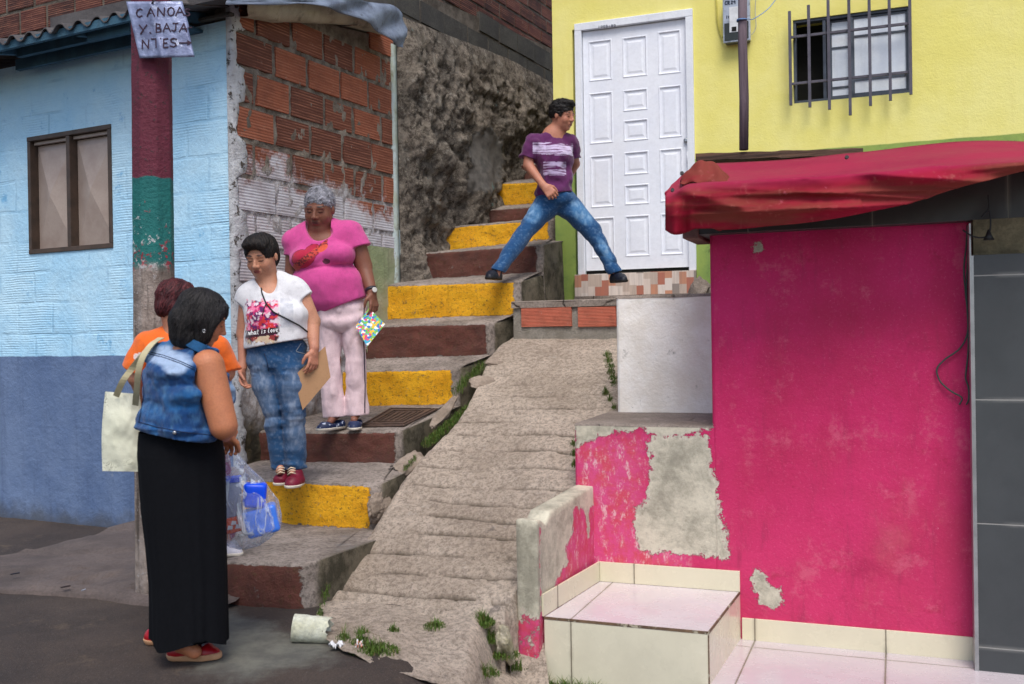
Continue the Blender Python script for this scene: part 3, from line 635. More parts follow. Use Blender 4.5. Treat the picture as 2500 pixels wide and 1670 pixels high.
def mkstep(k):
    s = STI[k]; fr = s['fr']; nx_ = STI[k+1] if k+1 < len(STI) else None
    # back line in this frame
    if nx_:
        BR_ = fr.L(nx_['fr'].W(nx_['b1x'], 0, nx_['zb'](0))); BL_ = fr.L(nx_['fr'].W(nx_['xL'], 0, nx_['zb'](nx_['xL'])))
    else: BR_ = Vector((0, .6, s['zt'](0)+.04)); BL_ = Vector((s['xL'], .6, s['zt'](0)+.04))
    back = Vector((0, .25, 0))
    mb = MB(); rad = .13 if k == 0 else .07; path = []; n1, n2 = 54, 14
    xr = 0.0
    for i in range(n1): path.append((s['xL']+(xr-rad-s['xL'])*i/(n1-1), 0, 0))
    for a in (22, 45, 68): path.append((xr-rad+rad*math.sin(R(a)), rad-rad*math.cos(R(a)), 0))
    endx, endy = max(BR_.x, .0)+.0, BR_.y+.12
    for i in range(n2): t = i/(n2-1); path.append((xr+(endx-xr)*t, rad+(endy-rad)*t, t if t > 0 else .0001))
    rows = []; pms = []; sides = []; Lseg = abs(s['xL'])
    prof = 14
    for (x, y, sd) in path:
        isS = 1.0 if sd > 0 else 0.0
        zf = s['zt'](min(x, 0)); ztop = zf+(BR_.z-zf)*sd
        zbot = s['zb'](min(x, 0))-(.03 if k else .12)
        if isS: zbot = min(zbot, zbot-.0)-.35
        tb = (x-s['xL'])/Lseg; bx = BL_.x+(BR_.x-BL_.x)*min(1, max(0, tb)); by = BL_.y+(BR_.y-BL_.y)*min(1, max(0, tb)); bz = BL_.z+(BR_.z-BL_.z)*min(1, max(0, tb))
        if isS: bx, by, bz = endx-.3, BR_.y+.05, BR_.z
        col = []; pm = []
        wob = fbm((x*3, k*5, 1))*.012
        for j in range(prof):               # face
            t = j/(prof-1); z = zbot+(ztop-.018-zbot)*t
            q = Vector((x*4+k, y*4, z*4)); d = fbm(q, 1.0)*.014+fbm(q, 4)*.004
            nrm = Vector((0, -1, 0)) if not isS else Vector((1, -.1, 0))
            col.append(Vector((x, y, z))+nrm*d)
            e = min(z-s['zb'](min(x, 0))+.0, (ztop-z)-.004, (-.05-x) if k not in (2,) else -.03-x)
            if k == 5: e = min(e, .0+(-.03-x))
            pm.append((e if not isS else -.1, isS))
        col.append(Vector((x, y+.010, ztop-.004+wob*.3))); pm.append((-.03, isS))
        col.append(Vector((x, y+.028, ztop+wob*.4))); pm.append((-.1, isS*.5))
        for j in range(1, 9):
            t = j/8; px_ = x+(bx-x)*t; py = y+.028+(by-y-.028)*t; pz = ztop+(bz-ztop)*t
            col.append(Vector((px_, py, pz+.006*fbm((px_*5, py*5, k))+wob*.4*(1-t)))); pm.append((-.1, 0.0))
        if not isS: col.append(Vector((bx, by+.12, bz-.02))); 
        else: col.append(Vector((bx, by+.02, bz-.02)))
        pm.append((-.1, 0))
        rows.append(col); pms.append(pm)
    mb.grid(rows, 0, True)
    o = mb.build('step', M_yel_step if s['c'] == 'y' else M_brn_step, stair, fr, recalc=True)
    for nm, ix in (('pm', 0), ('side', 1)):
        a = o.data.attributes.new(nm, 'FLOAT', 'POINT'); a.data.foreach_set('value', [p[ix] for r in pms for p in r])
    o['label'] = ('yellow' if s['c'] == 'y' else 'brown')+' painted concrete step'
    return o
for k in range(len(ST)): mkstep(k)
def tread_z(k, p):                    # height of tread k at world point p
    s = STI[k]; q = s['fr'].L(p); n2 = STI[k+1]; b = s['fr'].L(n2['fr'].W(n2['b1x'], 0, n2['zb'](0)))
    zf = s['zt'](min(q.x, 0)); t = max(0, min(1, q.y/max(b.y, .05))); return zf+(b.z-zf)*t
def on_tread(k, u, v):
    z = STI[k]['zt'](0)
    for _ in range(12): p = hitz(u, v, z); z = z*.4+tread_z(k, p)*.6
    return Vector((p.x, p.y, z))
# raised corner mass of the third tread (concrete shelf that carries the water meter lid), its broken kerb
def rock(name, mat, c, sz, seed, sub=4, rough=.25, rotz=0, flat=0, parent=None, tilt=(0, 0)):
    bm = bmesh.new(); bmesh.ops.create_icosphere(bm, subdivisions=sub, radius=1)
    rr = random.Random(seed); o3 = Vector((rr.random()*50, rr.random()*50, rr.random()*50))
    planes = [(Vector((rr.uniform(-1, 1), rr.uniform(-1, 1), rr.uniform(-.7, 1))).normalized(), rr.uniform(.55, .85)) for _ in range(9)]
    for v in bm.verts:
        p = v.co.copy()
        for nrm, d in planes:
            e = p.dot(nrm)-d
            if e > 0: p -= nrm*e*.92
        p *= 1+rough*fbm(p*1.2+o3, 1)+rough*.25*fbm(p*5+o3, 1)
        v.co = Vector((p.x*sz[0], p.y*sz[1], p.z*sz[2]))
    me = bpy.data.meshes.new(name); bm.to_mesh(me); bm.free(); me.materials.append(mat)
    for p in me.polygons: p.use_smooth = sub >= 4
    o = bpy.data.objects.new(name, me); scene.collection.objects.link(o)
    o.rotation_euler = (tilt[0], tilt[1], rotz); o.location = c
    if parent: setparent(o, parent)
    return o
# ================================================================ RAMP
RS = .437
def ramp_z(p, base=-.03): return base+RS*(p.y+.386*p.x-4.76)
def ramp_hit(u, v):
    d = ray(u, v); # z = base + RS*(y+.386x-4.76)
    n = Vector((-.386*RS, -RS, 1)); c = -.03-RS*4.76; t = (c-CAM.dot(n))/d.dot(n); return CAM+d*t
RL = [(775, 1512), (786, 1450), (830, 1376), (905, 1292), (935, 1245), (985, 1165), (1046, 1092), (1100, 1040), (1135, 985), (1165, 925), (1185, 870), (1220, 838), (1262, 815)]
RRt = [(1232, 1482), (1262, 1440), (1272, 1380), (1320, 1300), (1345, 1245), (1380, 1200), (1440, 1120), (1470, 1065), (1510, 1010), (1530, 960), (1530, 900), (1535, 855), (1540, 805)]
mb = MB(); rows = []; att = []
NR, NC = 300, 110
def pathpt(pl, s):                       # by ramp coordinate s (y+.386x)
    for a, b in zip(pl, pl[1:]):
        if a[0] <= s <= b[0]: t = (s-a[0])/(b[0]-a[0]); return a[1]+(b[1]-a[1])*t
    return pl[0][1] if s < pl[0][0] else pl[-1][1]
def rc(p): return (p.y+.386*p.x, p.x)
LL = sorted(rc(ramp_hit(*q)) for q in RL); RR_ = sorted(rc(ramp_hit(*q)) for q in RRt)
s0, s1 = 4.80, max(LL[-1][0], RR_[-1][0])+.03
grooves = []; s = 4.93; r_ = random.Random(4)
while s < 7.4: grooves.append(s); s += r_.uniform(.15, .205)
for j in range(NR+1):
    s = s0+(s1-s0)*j/NR; xl = pathpt(LL, s)-.02; xr = pathpt(RR_, s)+.12*max(0, min(1, (s-5.1)/.3)); row = []; ar = []
    for i in range(NC+1):
        x = xl+(xr-xl)*i/NC; y = s-.386*x; wv = .02*fbm((x*1.3, s*1.2, 4))
        g = 0; ph = None
        for kx, gs in enumerate(grooves):
            d = s-(gs+wv*1.2+.01*math.sin(x*3+kx))
            if -.02 < d < .13: ph = d; 
            if abs(d) < .022: g = max(g, (1-abs(d)/.022)*max(0, min(1, .75+fbm((x*2.0, kx*3, 2))*3.4)))
        step = 0 if ph is None else -.010*max(0, 1-max(0, ph)/.05)
        fade = 1 if s < 6.6 else max(.25, 1-(s-6.6)/.7)
        z = ramp_z(Vector((x, y, 0)))+fade*(step*(1.3+.8*fbm((x*1.5, s*4, 7)))-.014*g)+.014*fbm((x*2, s*2, 0))+.007*fbm((x*9, s*9, 0))-.012*max(0, 1-(s-s0)/.10)*(.6+2*fbm((x*7, 0, 5)))
        e = i/NC
        if e < .04: z -= (.04-e)/.04*(.06 if s < 6.7 else .12)
        row.append((x, y, z)); ar.append(g*fade)
    rows.append(row); att += ar
mb.grid(rows, 0, True)
# its rough left flank dropping beside the treads
fl = []
for j in range(0, NR+1): p = rows[j][0]; fl.append([Vector(p), Vector(p)+Vector((-.015+.012*fbm((0, p[1]*6, 0)), 0, -.10)), Vector(p)+Vector((-.02, 0, -.5))])
b0 = mb.grid(fl, 0, True)
mb.grid([[Vector(p), Vector(p)+Vector((0, -.02+.02*fbm((p[0]*9, 0, 0)), -.07)), Vector(p)+Vector((0, -.01, -.3))] for p in rows[0]], 0, True)
mb.grid([[Vector(rows[j][-1]), Vector(rows[j][-1])+Vector((.02, 0, -.06)), Vector(rows[j][-1])+Vector((.03, 0, -.4))] for j in range(NR+1)], 0, True); att += [0]*(len(mb.v)-len(att))
ramp = mb.build('ramp', M_ramp, None, None); struct(ramp); ramp['label'] = 'pale concrete ramp with cross ridges climbing beside the steps'
a = ramp.data.attributes.new('grv', 'FLOAT', 'POINT'); a.data.foreach_set('value', att)
# ================================================================ GROUND
def gz(x, y): 
    t = max(0, min(1, (x+.60)/.85)); t = t*t*(3-2*t); return -.40*t
pale = [(hitz(u, v, 0).x, hitz(u, v, 0).y) for u, v in ((500, 1450), (590, 1500), (720, 1545), (860, 1580), (740, 1640), (560, 1660), (440, 1640), (470, 1560))]
mb = MB(); rows = []
xs = [-60, -30, -15, -8]+[-5+i*.06 for i in range(150)]+[6, 9, 15, 30, 60]; ys = [-40, -15, -5, 0]+[2+j*.06 for j in range(74)]+[8, 10, 14, 20, 30, 60, 120]
for y in ys: rows.append([(x, y, gz(x, y)+.006*fbm((x*2, y*2, 0))+.003*fbm((x*8, y*8, 0))-(.02 if y > 6.6 else 0)) for x in xs])
mb.grid(rows, 0, True)
street = mb.build('street', M_asphalt, None, None, attrs={'pale': lambda p: sdpoly(p.x, p.y, pale) if -3 < p.x < 2 and 2 < p.y < 8 else -1}); struct(street)
# pavement slab along the blue wall, mounded against it
edge = [hitz(u, v, .0) for u, v in ((-260, 1432), (0, 1448), (120, 1455), (230, 1462), (330, 1478), (420, 1486), (520, 1500))]
mb = MB(); rows = []
for i in range(81):
    t = i/80*(len(edge)-1); k = min(int(t), len(edge)-2); f = t-k; e = edge[k].lerp(edge[k+1], f)
    lx = FA.L(e).x; q = FA.W(lx+.05, .03, 0); r = [Vector((e.x, e.y, -.06)), Vector((e.x, e.y, .018))]
    for j in range(1, 30):
        s = j/29; p = e.lerp(q, s); m = max(0, 1-abs((lx+3.15)/.55))*.0
        bump = .05*s+.11*s*s*max(0, min(1, (-lx-2.2)/.8))+.025*fbm((p.x*2.2, p.y*2.2, 1))*min(1, s*4)
        st = .018*(1 if fbm((p.x*1.1, p.y*1.6, 8)) > .02 else 0)
        r.append(Vector((p.x, p.y, .022+bump+st)))
    rows.append(r)
mb.grid(rows, 0, True); pv = mb.build('pavement', concrete('broken pavement', srgb(116, 104, 100), srgb(86, 77, 75), 1.8, bump=.02), None, None); struct(pv)
# broken concrete apron at the foot of the ramp
mb = MB(); rows = []
top = [ramp_hit(u, v) for u, v in ((775, 1478), (850, 1490), (950, 1500), (1060, 1488), (1160, 1462), (1258, 1446), (1325, 1436))]
bot = [hitz(u, v, z) for u, v, z in ((772, 1560, 0), (840, 1600, 0), (930, 1645, -.03), (1030, 1675, -.07), (1130, 1700, -.12), (1240, 1720, -.32), (1360, 1740, -.40))]
for i in range(91):
    t = i/90*(len(top)-1); k = min(int(t), len(top)-2); f = t-k; a = top[k].lerp(top[k+1], f); b = bot[k].lerp(bot[k+1], f); r = []
    for j in range(50):
        s = j/49; p = a.lerp(b, s); hole = max(0, 1-math.hypot(p.x-.0, p.y-4.83)/.16)
        z = a.z-.02+.012*min(1, s*5)+(b.z-a.z+.03)*s+.03*math.sin(min(1, s)*math.pi)*(.7+fbm((p.x*2, p.y*2, 5)))+.02*fbm((p.x*4, p.y*4, 3))+.008*fbm((p.x*14, p.y*14, 3))-.07*hole
        stp = .02*(1 if fbm((p.x*1.7, p.y*1.7, 12)) > 0 else 0)*(1-s)
        dr_ = max(0, min(1, (p.x+.20)/.16)); dr_ = dr_*dr_*(3-2*dr_)*min(1, s*3+.2+max(0, (p.x+.05)/.06)); z -= .27*dr_
        r.append(Vector((p.x, p.y, max(z+stp, gz(p.x, p.y)+(.002+.02*(1-s))*min(1, i/14)-.006+.010*(1-s)*fbm((p.x*5, p.y*5, 9))))))
    rows.append(r)
mb.grid(rows, 0, True); ap = mb.build('apron', M_ramp, None, None); struct(ap)
# tiled patio on the right
FLZ = -.30
mb = MB(); q0 = FE.L(hitz(1330, 1640, FLZ)); mb.box(FE.L(hitz(1730, 1543, -.04)).x-.02, 4.5, -3.2, .04, FLZ-.05, FLZ+.004)
pt = mb.build('tiled_floor', M_tile_floor, None, FE); struct(pt)
# ================================================================ PINK HOUSE
pink = thing('pink_house', 'hot pink kiosk wall with peeling paint under the red tarpaulin', 'house', None, frame=FE)
xr = FE.hit(2372, 1000)[0]; zt_ = FE.hit(1735, 560)[1]; x_l = FE.hit(1402, 1100)[0]; zbk = (FE.hit(1402, 1034)[1]+FE.hit(1735, 1040)[1])/2
ppx = lambda l: [FE.hit(u, v) for u, v in l]
peel1 = ppx([(1590, 1062), (1640, 1068), (1730, 1062), (1736, 1120), (1738, 1150), (1752, 1180), (1758, 1260), (1772, 1300), (1780, 1360), (1775, 1365), (1700, 1356), (1640, 1350), (1560, 1346), (1548, 1300), (1552, 1250), (1580, 1215), (1585, 1120), (1575, 1090)])
peel0 = ppx([(1395, 1020), (1740, 1020), (1740, 1050), (1680, 1065), (1590, 1070), (1560, 1052), (1500, 1062), (1440, 1080), (1395, 1110)])
peel2 = ppx([(1838, 1378), (1862, 1390), (1872, 1402), (1905, 1432), (1925, 1420), (1910, 1442), (1935, 1475), (1890, 1500), (1850, 1480), (1832, 1440)])
hole = ppx([(1846, 596), (1862, 596), (1864, 608), (1850, 612), (1842, 606)])
palez = ppx([(1380, 1040), (1600, 1040), (1600, 1200), (1700, 1340), (1700, 1440), (1380, 1440)])
def peelf(p):
    if p.y > .02: return -1
    x, z = p.x, p.z
    m = max(sdpoly(x, z, peel1), sdpoly(x, z, peel2)-.02, sdpoly(x, z, peel0)-.01, sdpoly(x, z, hole)-.0)
    return max(-.3, min(.3, m))
def gridwall(mb, x0, x1, z0, z1, y, st=.02, amp=.006):
    nx, nz = max(2, int((x1-x0)/st)), max(2, int((z1-z0)/st))
    mb.grid([[(x0+(x1-x0)*i/nx, y-amp*fbm((x0+(x1-x0)*i/nx, 0, z0+(z1-z0)*j/nz), 2.2), z0+(z1-z0)*j/nz) for i in range(nx+1)] for j in range(nz+1)], 0, True)
def rcorner(mb, x, z0, z1, y0, y1, r=.025): pass
mb = MB(); x0w = 0.0
gridwall(mb, x0w+.02, xr+.1, FLZ-.05, zt_+.1, 0)
mb.grid([[(x0w+.02-.02*math.sin(a), .02-.02*math.cos(a)+0, z) for a in (0, .5, 1, 1.57)]+[(x0w, .9, z)] for z in [FLZ-.05+(zt_+.15-FLZ)*j/60 for j in range(61)]], 0, True)
mb.box(x0w+.01, xr+.1, .03, 1.2, FLZ-.04, zt_+.08)
pw = mb.build('wall', M_pink, pink, FE, attrs={'peel': peelf, 'pale': lambda p: max(0, min(1, sdpoly(p.x, p.z, palez)*8))})
# low block beside it, same face
mb = MB(); nb = [(x_l, 0), (x_l, 1.0)]
gridwall(mb, x_l+.015, x0w+.02, FLZ-.05, zbk-.012, .002)
mb.grid([[(x_l+.015, .002, z), (x_l+.004, .006, z), (x_l, .018, z), (x_l, 1.0, z)] for z in [FLZ-.05+(zbk-.012-FLZ+.05)*j/40 for j in range(41)]], 0, True)
rows = []
for i in range(60):
    x = x_l+(x0w+.02-x_l)*i/59; w_ = .006*fbm((x*7, 0, 0))
    rows.append([(x, .0025, zbk-.012), (x, .008, zbk-.003+w_), (x, .02, zbk+w_)]+[(x, .02+.98*t, zbk+w_*(1-t)+.01*t+.006*fbm((x*4, t*5, 0))) for t in (.1, .2, .35, .5, .7, .85, 1)])
mb.grid(rows, 1, True)
blk = mb.build('low_block', [M_pink, M_conc], pink, FE, attrs={'peel': peelf, 'pale': lambda p: max(0, min(1, sdpoly(p.x, p.z, palez)*8))})
# parapet running forward from the block
FP_ = Frame(FE.W(x_l+.11, 0, 0)[:2], 90-DD-0)           # x going back, so the wall runs towards -x; its right face is y=0
pz1 = zbk-.38; pf = FP_
fx = pf.L(P(1319, 1400, 4.93)).x; 
pzf = .455; pzb = FP_.hit(1450, 1186)[1]
zpt = lambda x: pzb+(pzf-pzb)*(x/fx)
mb = MB(); rows = []; nx = 70
notch = lambda x: -.05*max(0, 1-abs((x-fx-.10)/.07))-.012*max(0, 1-abs((x-fx-.02)/.05))
for i in range(nx+1):
    x = fx+(0.0-fx)*i/nx; zt2 = zpt(x)+notch(x); th = .115
    col = []
    for j in range(31): z = FLZ-.08+(zt2-.01-FLZ+.08)*j/30; col.append((x, -.004*fbm((x*3, 2, z*3)), z))
    col += [(x, .006, zt2), (x, .03, zt2+.006*fbm((x*12, 0, 0))), (x, th-.03, zt2+.004), (x, th-.006, zt2)]
    for j in range(31): z = zt2-.01+(FLZ-.08-zt2+.01)*j/30; col.append((x, th+.004*fbm((x*3, 7, z*3)), z))
    rows.append([(a, b, c) for a, b, c in col])
mb.grid(rows, 0, True); n_ = len(rows[0]); 
fr_rows = []
L_ = rows[0]
for k in range(31): a, b = L_[k], L_[n_-1-k]; fr_rows.append([(a[0]-.0, a[1], a[2])]+[(a[0]-.010-.004*fbm((t*3, a[2]*5, 1)), a[1]+(b[1]-a[1])*t, a[2]) for t in (.08, .3, .5, .7, .92)]+[(b[0], b[1], b[2])])
fr_rows.append([(L_[31+int(q*3.99/1.0)][0], L_[31+int(q*3.99)][1], L_[31+int(q*3.99)][2]) for q in (0, 0, .3, .3, .6, .6, .9)])
mb.grid(fr_rows, 0, True)
pp = [FP_.hit(u, v) for u, v in ((1319, 1240), (1455, 1185), (1455, 1232), (1440, 1240), (1437, 1310), (1425, 1245), (1402, 1240), (1398, 1300), (1380, 1335), (1390, 1375), (1372, 1390), (1355, 1440), (1345, 1480), (1318, 1500))]
frontmask = lambda p: .10 if p.z > -.02 else (-.05+p.z*.6)
def parf(p):
    if p.x < fx+.02: return max(-.004, min(.2, (p.z+.02)*.5+.02))
    if p.y > .05: return .15
    if p.z > zpt(p.x)-.03: return .1
    return max(-.2, min(.25, sdpoly(p.x, p.z, pp)+.0))
mb.build('parapet', M_pink, pink, FP_, attrs={'peel': parf, 'pale': lambda p: .8})
# skirting along the patio
mb = MB(); sx0 = FE.hit(1812, 1500)[0]; mb.box(sx0, xr+.02, -.014, -.001, FLZ+.003, FLZ+.121); mb.build('skirting', M_skirt, pink, FE, bevel=.002)
# lintel beam and roof slab under the tarpaulin
mb = MB(); za = (FE.hit(1735, 578)[1]+FE.hit(2134, 552)[1])/2; zt_ = za; mb.box(-.10, 5.0, -.09, .5, za, za+.22); mb.build('lintel', M_lintel, pink, FE, bevel=.003)
mb = MB(); zr = za+.33; mb.box(-.06, 5.0, -.04, 3.0, za+.222, za+.27); mb.build('roof_slab', M_block, pink, FE)
mb = MB(); mb.box(-.125, -.04, -.11, .3, za-.02, za+.035); mb.build('slab_end', concrete('reddish slab end', srgb(128, 92, 84), srgb(104, 80, 74), 5), pink, FE, bevel=.006)
# pillar
px0 = FE.hit(2376, 1000, -.16)[0]
mb = MB(); zb_ = FE.hit(2400, 622, -.16)[1]; mb.box(px0, px0+2.2, -.16, .4, FLZ-.02, zb_)
pil = mb.build('pillar', M_pillar, pink, FE, bevel=.002)
mb = MB(); mb.box(px0-.008, px0-.0005, -.168, -.05, FLZ+.003, FE.hit(2372, 545, -.17)[1]); mb.box(px0-.001, px0+.010, -.168, -.1605, FLZ+.003, zb_-.003)
mb.build('corner_trim', simple('dull aluminium trim', (.42, .43, .43), .4, .8), pink, FE)
mb = MB(); rows = []
for j in range(12):
    z = zb_+.002+(za-zb_-.004)*j/11; rows.append([(px0+.012+2.1*i/60, -.13-.02*abs(fbm((i*.35, z*9, 3))), z) for i in range(61)])
mb.grid(rows, 0, True); mb.box(px0+.012, px0+2.1, -.12, .3, zb_+.001, za-.002)
mb.build('rough_block', concrete('yellowish rough block', srgb(150, 140, 108), srgb(112, 104, 80), 9, bump=.03), pink, FE)
# tiled step box
bx = lambda u, v: FE.hit(u, v)
# corners on the plane z=-.04
c_ = {k: hitz(u, v, -.04) for k, (u, v) in dict(FL=(1328, 1506), FR=(1730, 1543), BL=(1467, 1418), BR=(1808, 1443)).items()}
lc = {k: FE.L(v) for k, v in c_.items()}
print('BOX', {k: tuple(round(x, 3) for x in v) for k, v in lc.items()}, 'xl', x_l, 'xr', xr, 'fx', fx)
box = thing('tiled_step', 'cream tiled block step with worn brown edges against the peeling pink wall', 'step', FE.W(lc['FL'].x, lc['FL'].y, FLZ))
FBX = Frame(c_['FL'][:2], math.degrees(math.atan2((c_['FR']-c_['FL']).y, (c_['FR']-c_['FL']).x)))
B = {k: FBX.L(v) for k, v in c_.items()}
def quadbox(mb, pts, z0, z1, mi=0): mb.hexa([(p.x, p.y, z0) for p in pts], [(p.x, p.y, z1) for p in pts], mi)
mb = MB(); ring = [B['FL'], B['FR'], B['BR']+Vector((.0, .02, 0)), B['BL']+Vector((0, .02, 0))]
quadbox(mb, ring, FLZ-.25, -.052); mb.build('body', M_tile_box, box, FBX, bevel=.003)
mb = MB(); quadbox(mb, ring, -.050, -.040); mb.build('tread', M_tile_top, box, FBX, bevel=.002)
M_edge = paint('worn brown tile edge', srgb(122, 98, 74), srgb(86, 66, 52), 12, chip=srgb(176, 168, 146), chip_a=.55, bump=.003)
mb = MB(); a, b, c = B['FL'], B['FR'], B['BR']
o_ = .0015
def bar(p, q, w0, z0, z1): 
    d = (q-p).normalized(); nn_ = Vector((d.y, -d.x, 0)); mb.hexa([p+nn_*o_+Vector((0, 0, 0)), q+nn_*o_, q-nn_*w0, p-nn_*w0], [Vector((v.x, v.y, z1)) for v in (p+nn_*o_, q+nn_*o_, q-nn_*w0, p-nn_*w0)])
    for i in range(len(mb.v)-8, len(mb.v)-4): mb.v[i] = (mb.v[i][0], mb.v[i][1], z0)
bar(a, b, .003, -.0515, -.0385); bar(b, c, .004, -.0515, -.0385)
mb.hexa([(b.x-.004, b.y-.002, FLZ-.2), (b.x+.002, b.y-.002, FLZ-.2), (b.x+.002, b.y+.005, FLZ-.2), (b.x-.004, b.y+.005, FLZ-.2)], [(b.x-.004, b.y-.002, -.053), (b.x+.002, b.y-.002, -.053), (b.x+.002, b.y+.005, -.053), (b.x-.004, b.y+.005, -.053)])
mb.build('edge_trim', M_edge, box, FBX)
# skirtings of the step: along the pink wall and along the parapet
mb = MB(); zs = (FE.hit(1465, 1370)[1]+FE.hit(1800, 1393)[1])/2; mb.box(lc['BL'].x+.0, lc['BR'].x+.0, -.016, -.001, -.039, zs); mb.build('back_skirting', M_skirt, box, FE, bevel=.002)
mb = MB(); a = c_['FL']; b = c_['BL']; d = (b-a).normalized(); nn_ = Vector((d.y, -d.x, 0)); h0 = zs+.04
mb.hexa([Vector((p.x, p.y, -.039)) for p in (a, b, b-nn_*.012, a-nn_*.012)], [Vector((p.x, p.y, zs)) for p in (a, b, b-nn_*.012, a-nn_*.012)]); mb.build('side_skirting', M_skirt, box, None, bevel=.002)
# ================================================================ WHITE BLOCK, LEDGE, YELLOW HOUSE
FW = Frame(P(1507, 1000, 6.43)[:2], -(90+DC)); zw = (FW.hit(1520, 722)[1]+FW.hit(1720, 716)[1])/2
mb = MB(); rows = []
gridwall(mb, .02, 1.4, .75, zw-.02, 0, .03, .012)
mb.grid([[(.02, 0, z), (.006, .006, z), (0, .02, z), (0, 1.3, z)] for z in (.75, 1, 1.3, zw-.02)], 0, True)
mb.grid([[(x, 0, zw-.02), (x, .006, zw-.006), (x, .02, zw), (x, 1.3, zw+.05)] for x in (.0, .02, .4, .8, 1.4)], 1, True)
wb = mb.build('plaster_block', [M_whiteplaster, M_conc], None, FW); tag(wb, 'mottled white plastered block below the white door platform', 'block')
FLg = Frame(P(1268, 780, 7.86)[:2], -(90+DC)); zl = (FLg.hit(1270, 735)[1]+FLg.hit(1500, 729)[1])/2
led = thing('brick_ledge', 'low ledge of two red hollow bricks under a rough concrete cap', 'ledge', None, frame=FLg)
xl1 = FLg.hit(1530, 800)[0]
mb = MB(); gridwall(mb, -.05, xl1, 1.12, zl-.055, 0, .03, .014); mb.build('wall', concrete('mossy white mortar', srgb(168, 162, 152), srgb(130, 124, 112), 4, bump=.02, moss=.6), led, FLg)
mb = MB(); gridwall(mb, -.06, xl1, zl-.055, zl-.008, -.02, .03, .010)
mb.grid([[(x, -.02, zl-.008), (x, .0, zl), (x, .25, zl+.004), (x, 1.2, zl+.03)] for x in [-.06+i*.08 for i in range(14)]], 0, True); mb.build('cap', M_conc, led, FLg)
for (u0, u1) in ((1273, 1397), (1411, 1506)):
    a = FLg.hit(u0, 752); b = FLg.hit(u1, 800); m = MB()
    t, q = FLg.hit((u0+u1)/2, 748)[1], FLg.hit((u0+u1)/2, 798)[1]
    m.add([(a[0], .005, q), (b[0], .005, q), (b[0], .005, t), (a[0], .005, t), (a[0]+.004, -.016, q+.004), (b[0]-.004, -.014, q+.004), (b[0]-.004, -.015, t-.004), (a[0]+.004, -.018, t-.004)], [(4, 5, 6, 7), (0, 1, 5, 4), (1, 2, 6, 5), (2, 3, 7, 6), (3, 0, 4, 7)])
    o = m.build('brick', mat_brick('orange red hollow brick', None, (188, 100, 78), (172, 88, 68), .011), led, FLg)
# platform behind ledge
yel = thing('yellow_house', 'bright yellow house with green base, white panel door and barred window', 'house', None, frame=FC)
dz1 = (FC.hit(1395, 76)[1]+FC.hit(1691, 32)[1])/2; dx0 = FC.hit(1402, 400)[0]; dx1 = FC.hit(1697, 400)[0]; dz0 = (FC.hit(1420, 668)[1]+FC.hit(1693, 651)[1])/2; tz0 = (FC.hit(1420, 728)[1]+FC.hit(1690, 712)[1])/2
wx0, wx1 = FC.hit(1937, 150)[0], FC.hit(2224, 120)[0]; wz1 = (FC.hit(1934, 49)[1]+FC.hit(2220, 15)[1])/2; wz0 = (FC.hit(1937, 253)[1]+FC.hit(2227, 225)[1])/2
print('DOOR', dx1-dx0, dz1-dz0, dz0, 'WIN', wx1-wx0, wz1-wz0, wz0, 'zl', zl, zw)
mb = MB(); X1 = 6.0; Z0, Z1 = .9, 5.2; th = .22
mb.box(0, dx0, 0, th, Z0, Z1); mb.box(dx0, dx1, 0, th, dz1, Z1); mb.box(dx0, dx1, .0, th, Z0, dz0-.02); mb.box(dx1, wx0, 0, th, Z0, Z1)
mb.box(wx0, wx1, 0, th, Z0, wz0); mb.box(wx0, wx1, 0, th, wz1, Z1); mb.box(wx1, X1, 0, th, Z0, Z1)
mb.box(0, .22, th, 3.0, Z0, Z1)
yw = mb.build('wall', M_yellow, yel, FC)
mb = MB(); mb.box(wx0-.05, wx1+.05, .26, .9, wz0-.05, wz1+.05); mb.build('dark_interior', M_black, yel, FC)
# threshold of wood look mosaic tiles
def mat_thresh():
    n = N('mosaic of wood look tiles'); co_ = n.n.new('ShaderNodeCombineXYZ'); n.lk(n.sep(2), co_.inputs[0]); n.lk(n.sep(0), co_.inputs[1])
    b = bricktex(n, .115, .042, .0015, co_.outputs[0], .4); w = n.n.new('ShaderNodeTexWhiteNoise'); w.noise_dimensions = '2D'
    sx = n.ma('FLOOR', n.ma('DIVIDE', n.sep(0), .062)); sz = n.ma('FLOOR', n.ma('DIVIDE', n.ma('ADD', n.sep(2), n.ma('MULTIPLY', n.ma('MODULO', sx, 3), .05)), .105))
    cc = n.n.new('ShaderNodeCombineXYZ'); n.lk(sx, cc.inputs[0]); n.lk(sz, cc.inputs[1]); n.lk(cc.outputs[0], w.inputs['Vector'])
    r = n.n.new('ShaderNodeValToRGB'); r.color_ramp.interpolation = 'CONSTANT'; e = r.color_ramp.elements
    cols = [(0, (216, 200, 188)), (.3, (196, 178, 164)), (.48, (178, 112, 92)), (.62, (222, 210, 200)), (.8, (150, 138, 130)), (.9, (196, 140, 112))]
    e[0].position = 0; e[0].color = (*srgb(*cols[0][1]), 1); e[1].position = .3; e[1].color = (*srgb(*cols[1][1]), 1)
    for p, c in cols[2:]: k = e.new(p); k.color = (*srgb(*c), 1)
    n.lk(w.outputs[0], r.inputs[0]); c = n.mix(n.th(n.noise(1, 5, .7, co=n.sc(40, 40, 3)), .4, .7, 0, .35), r.outputs[0], (.2, .15, .13)); return n.out(c, .4)
mb = MB(); mb.box(dx0-.0, dx1+.0, -.045, -.001, tz0-.06, dz0-.022); mb.build('threshold', mat_thresh(), yel, FC, bevel=.002)
mb = MB(); mb.box(dx0+.02, dx1-.02, .03, .05, dz0-.03, dz0+.03); mb.build('gap_shade_strip', M_black, yel, FC)  # black strip stands in for the shade in the gap under the door
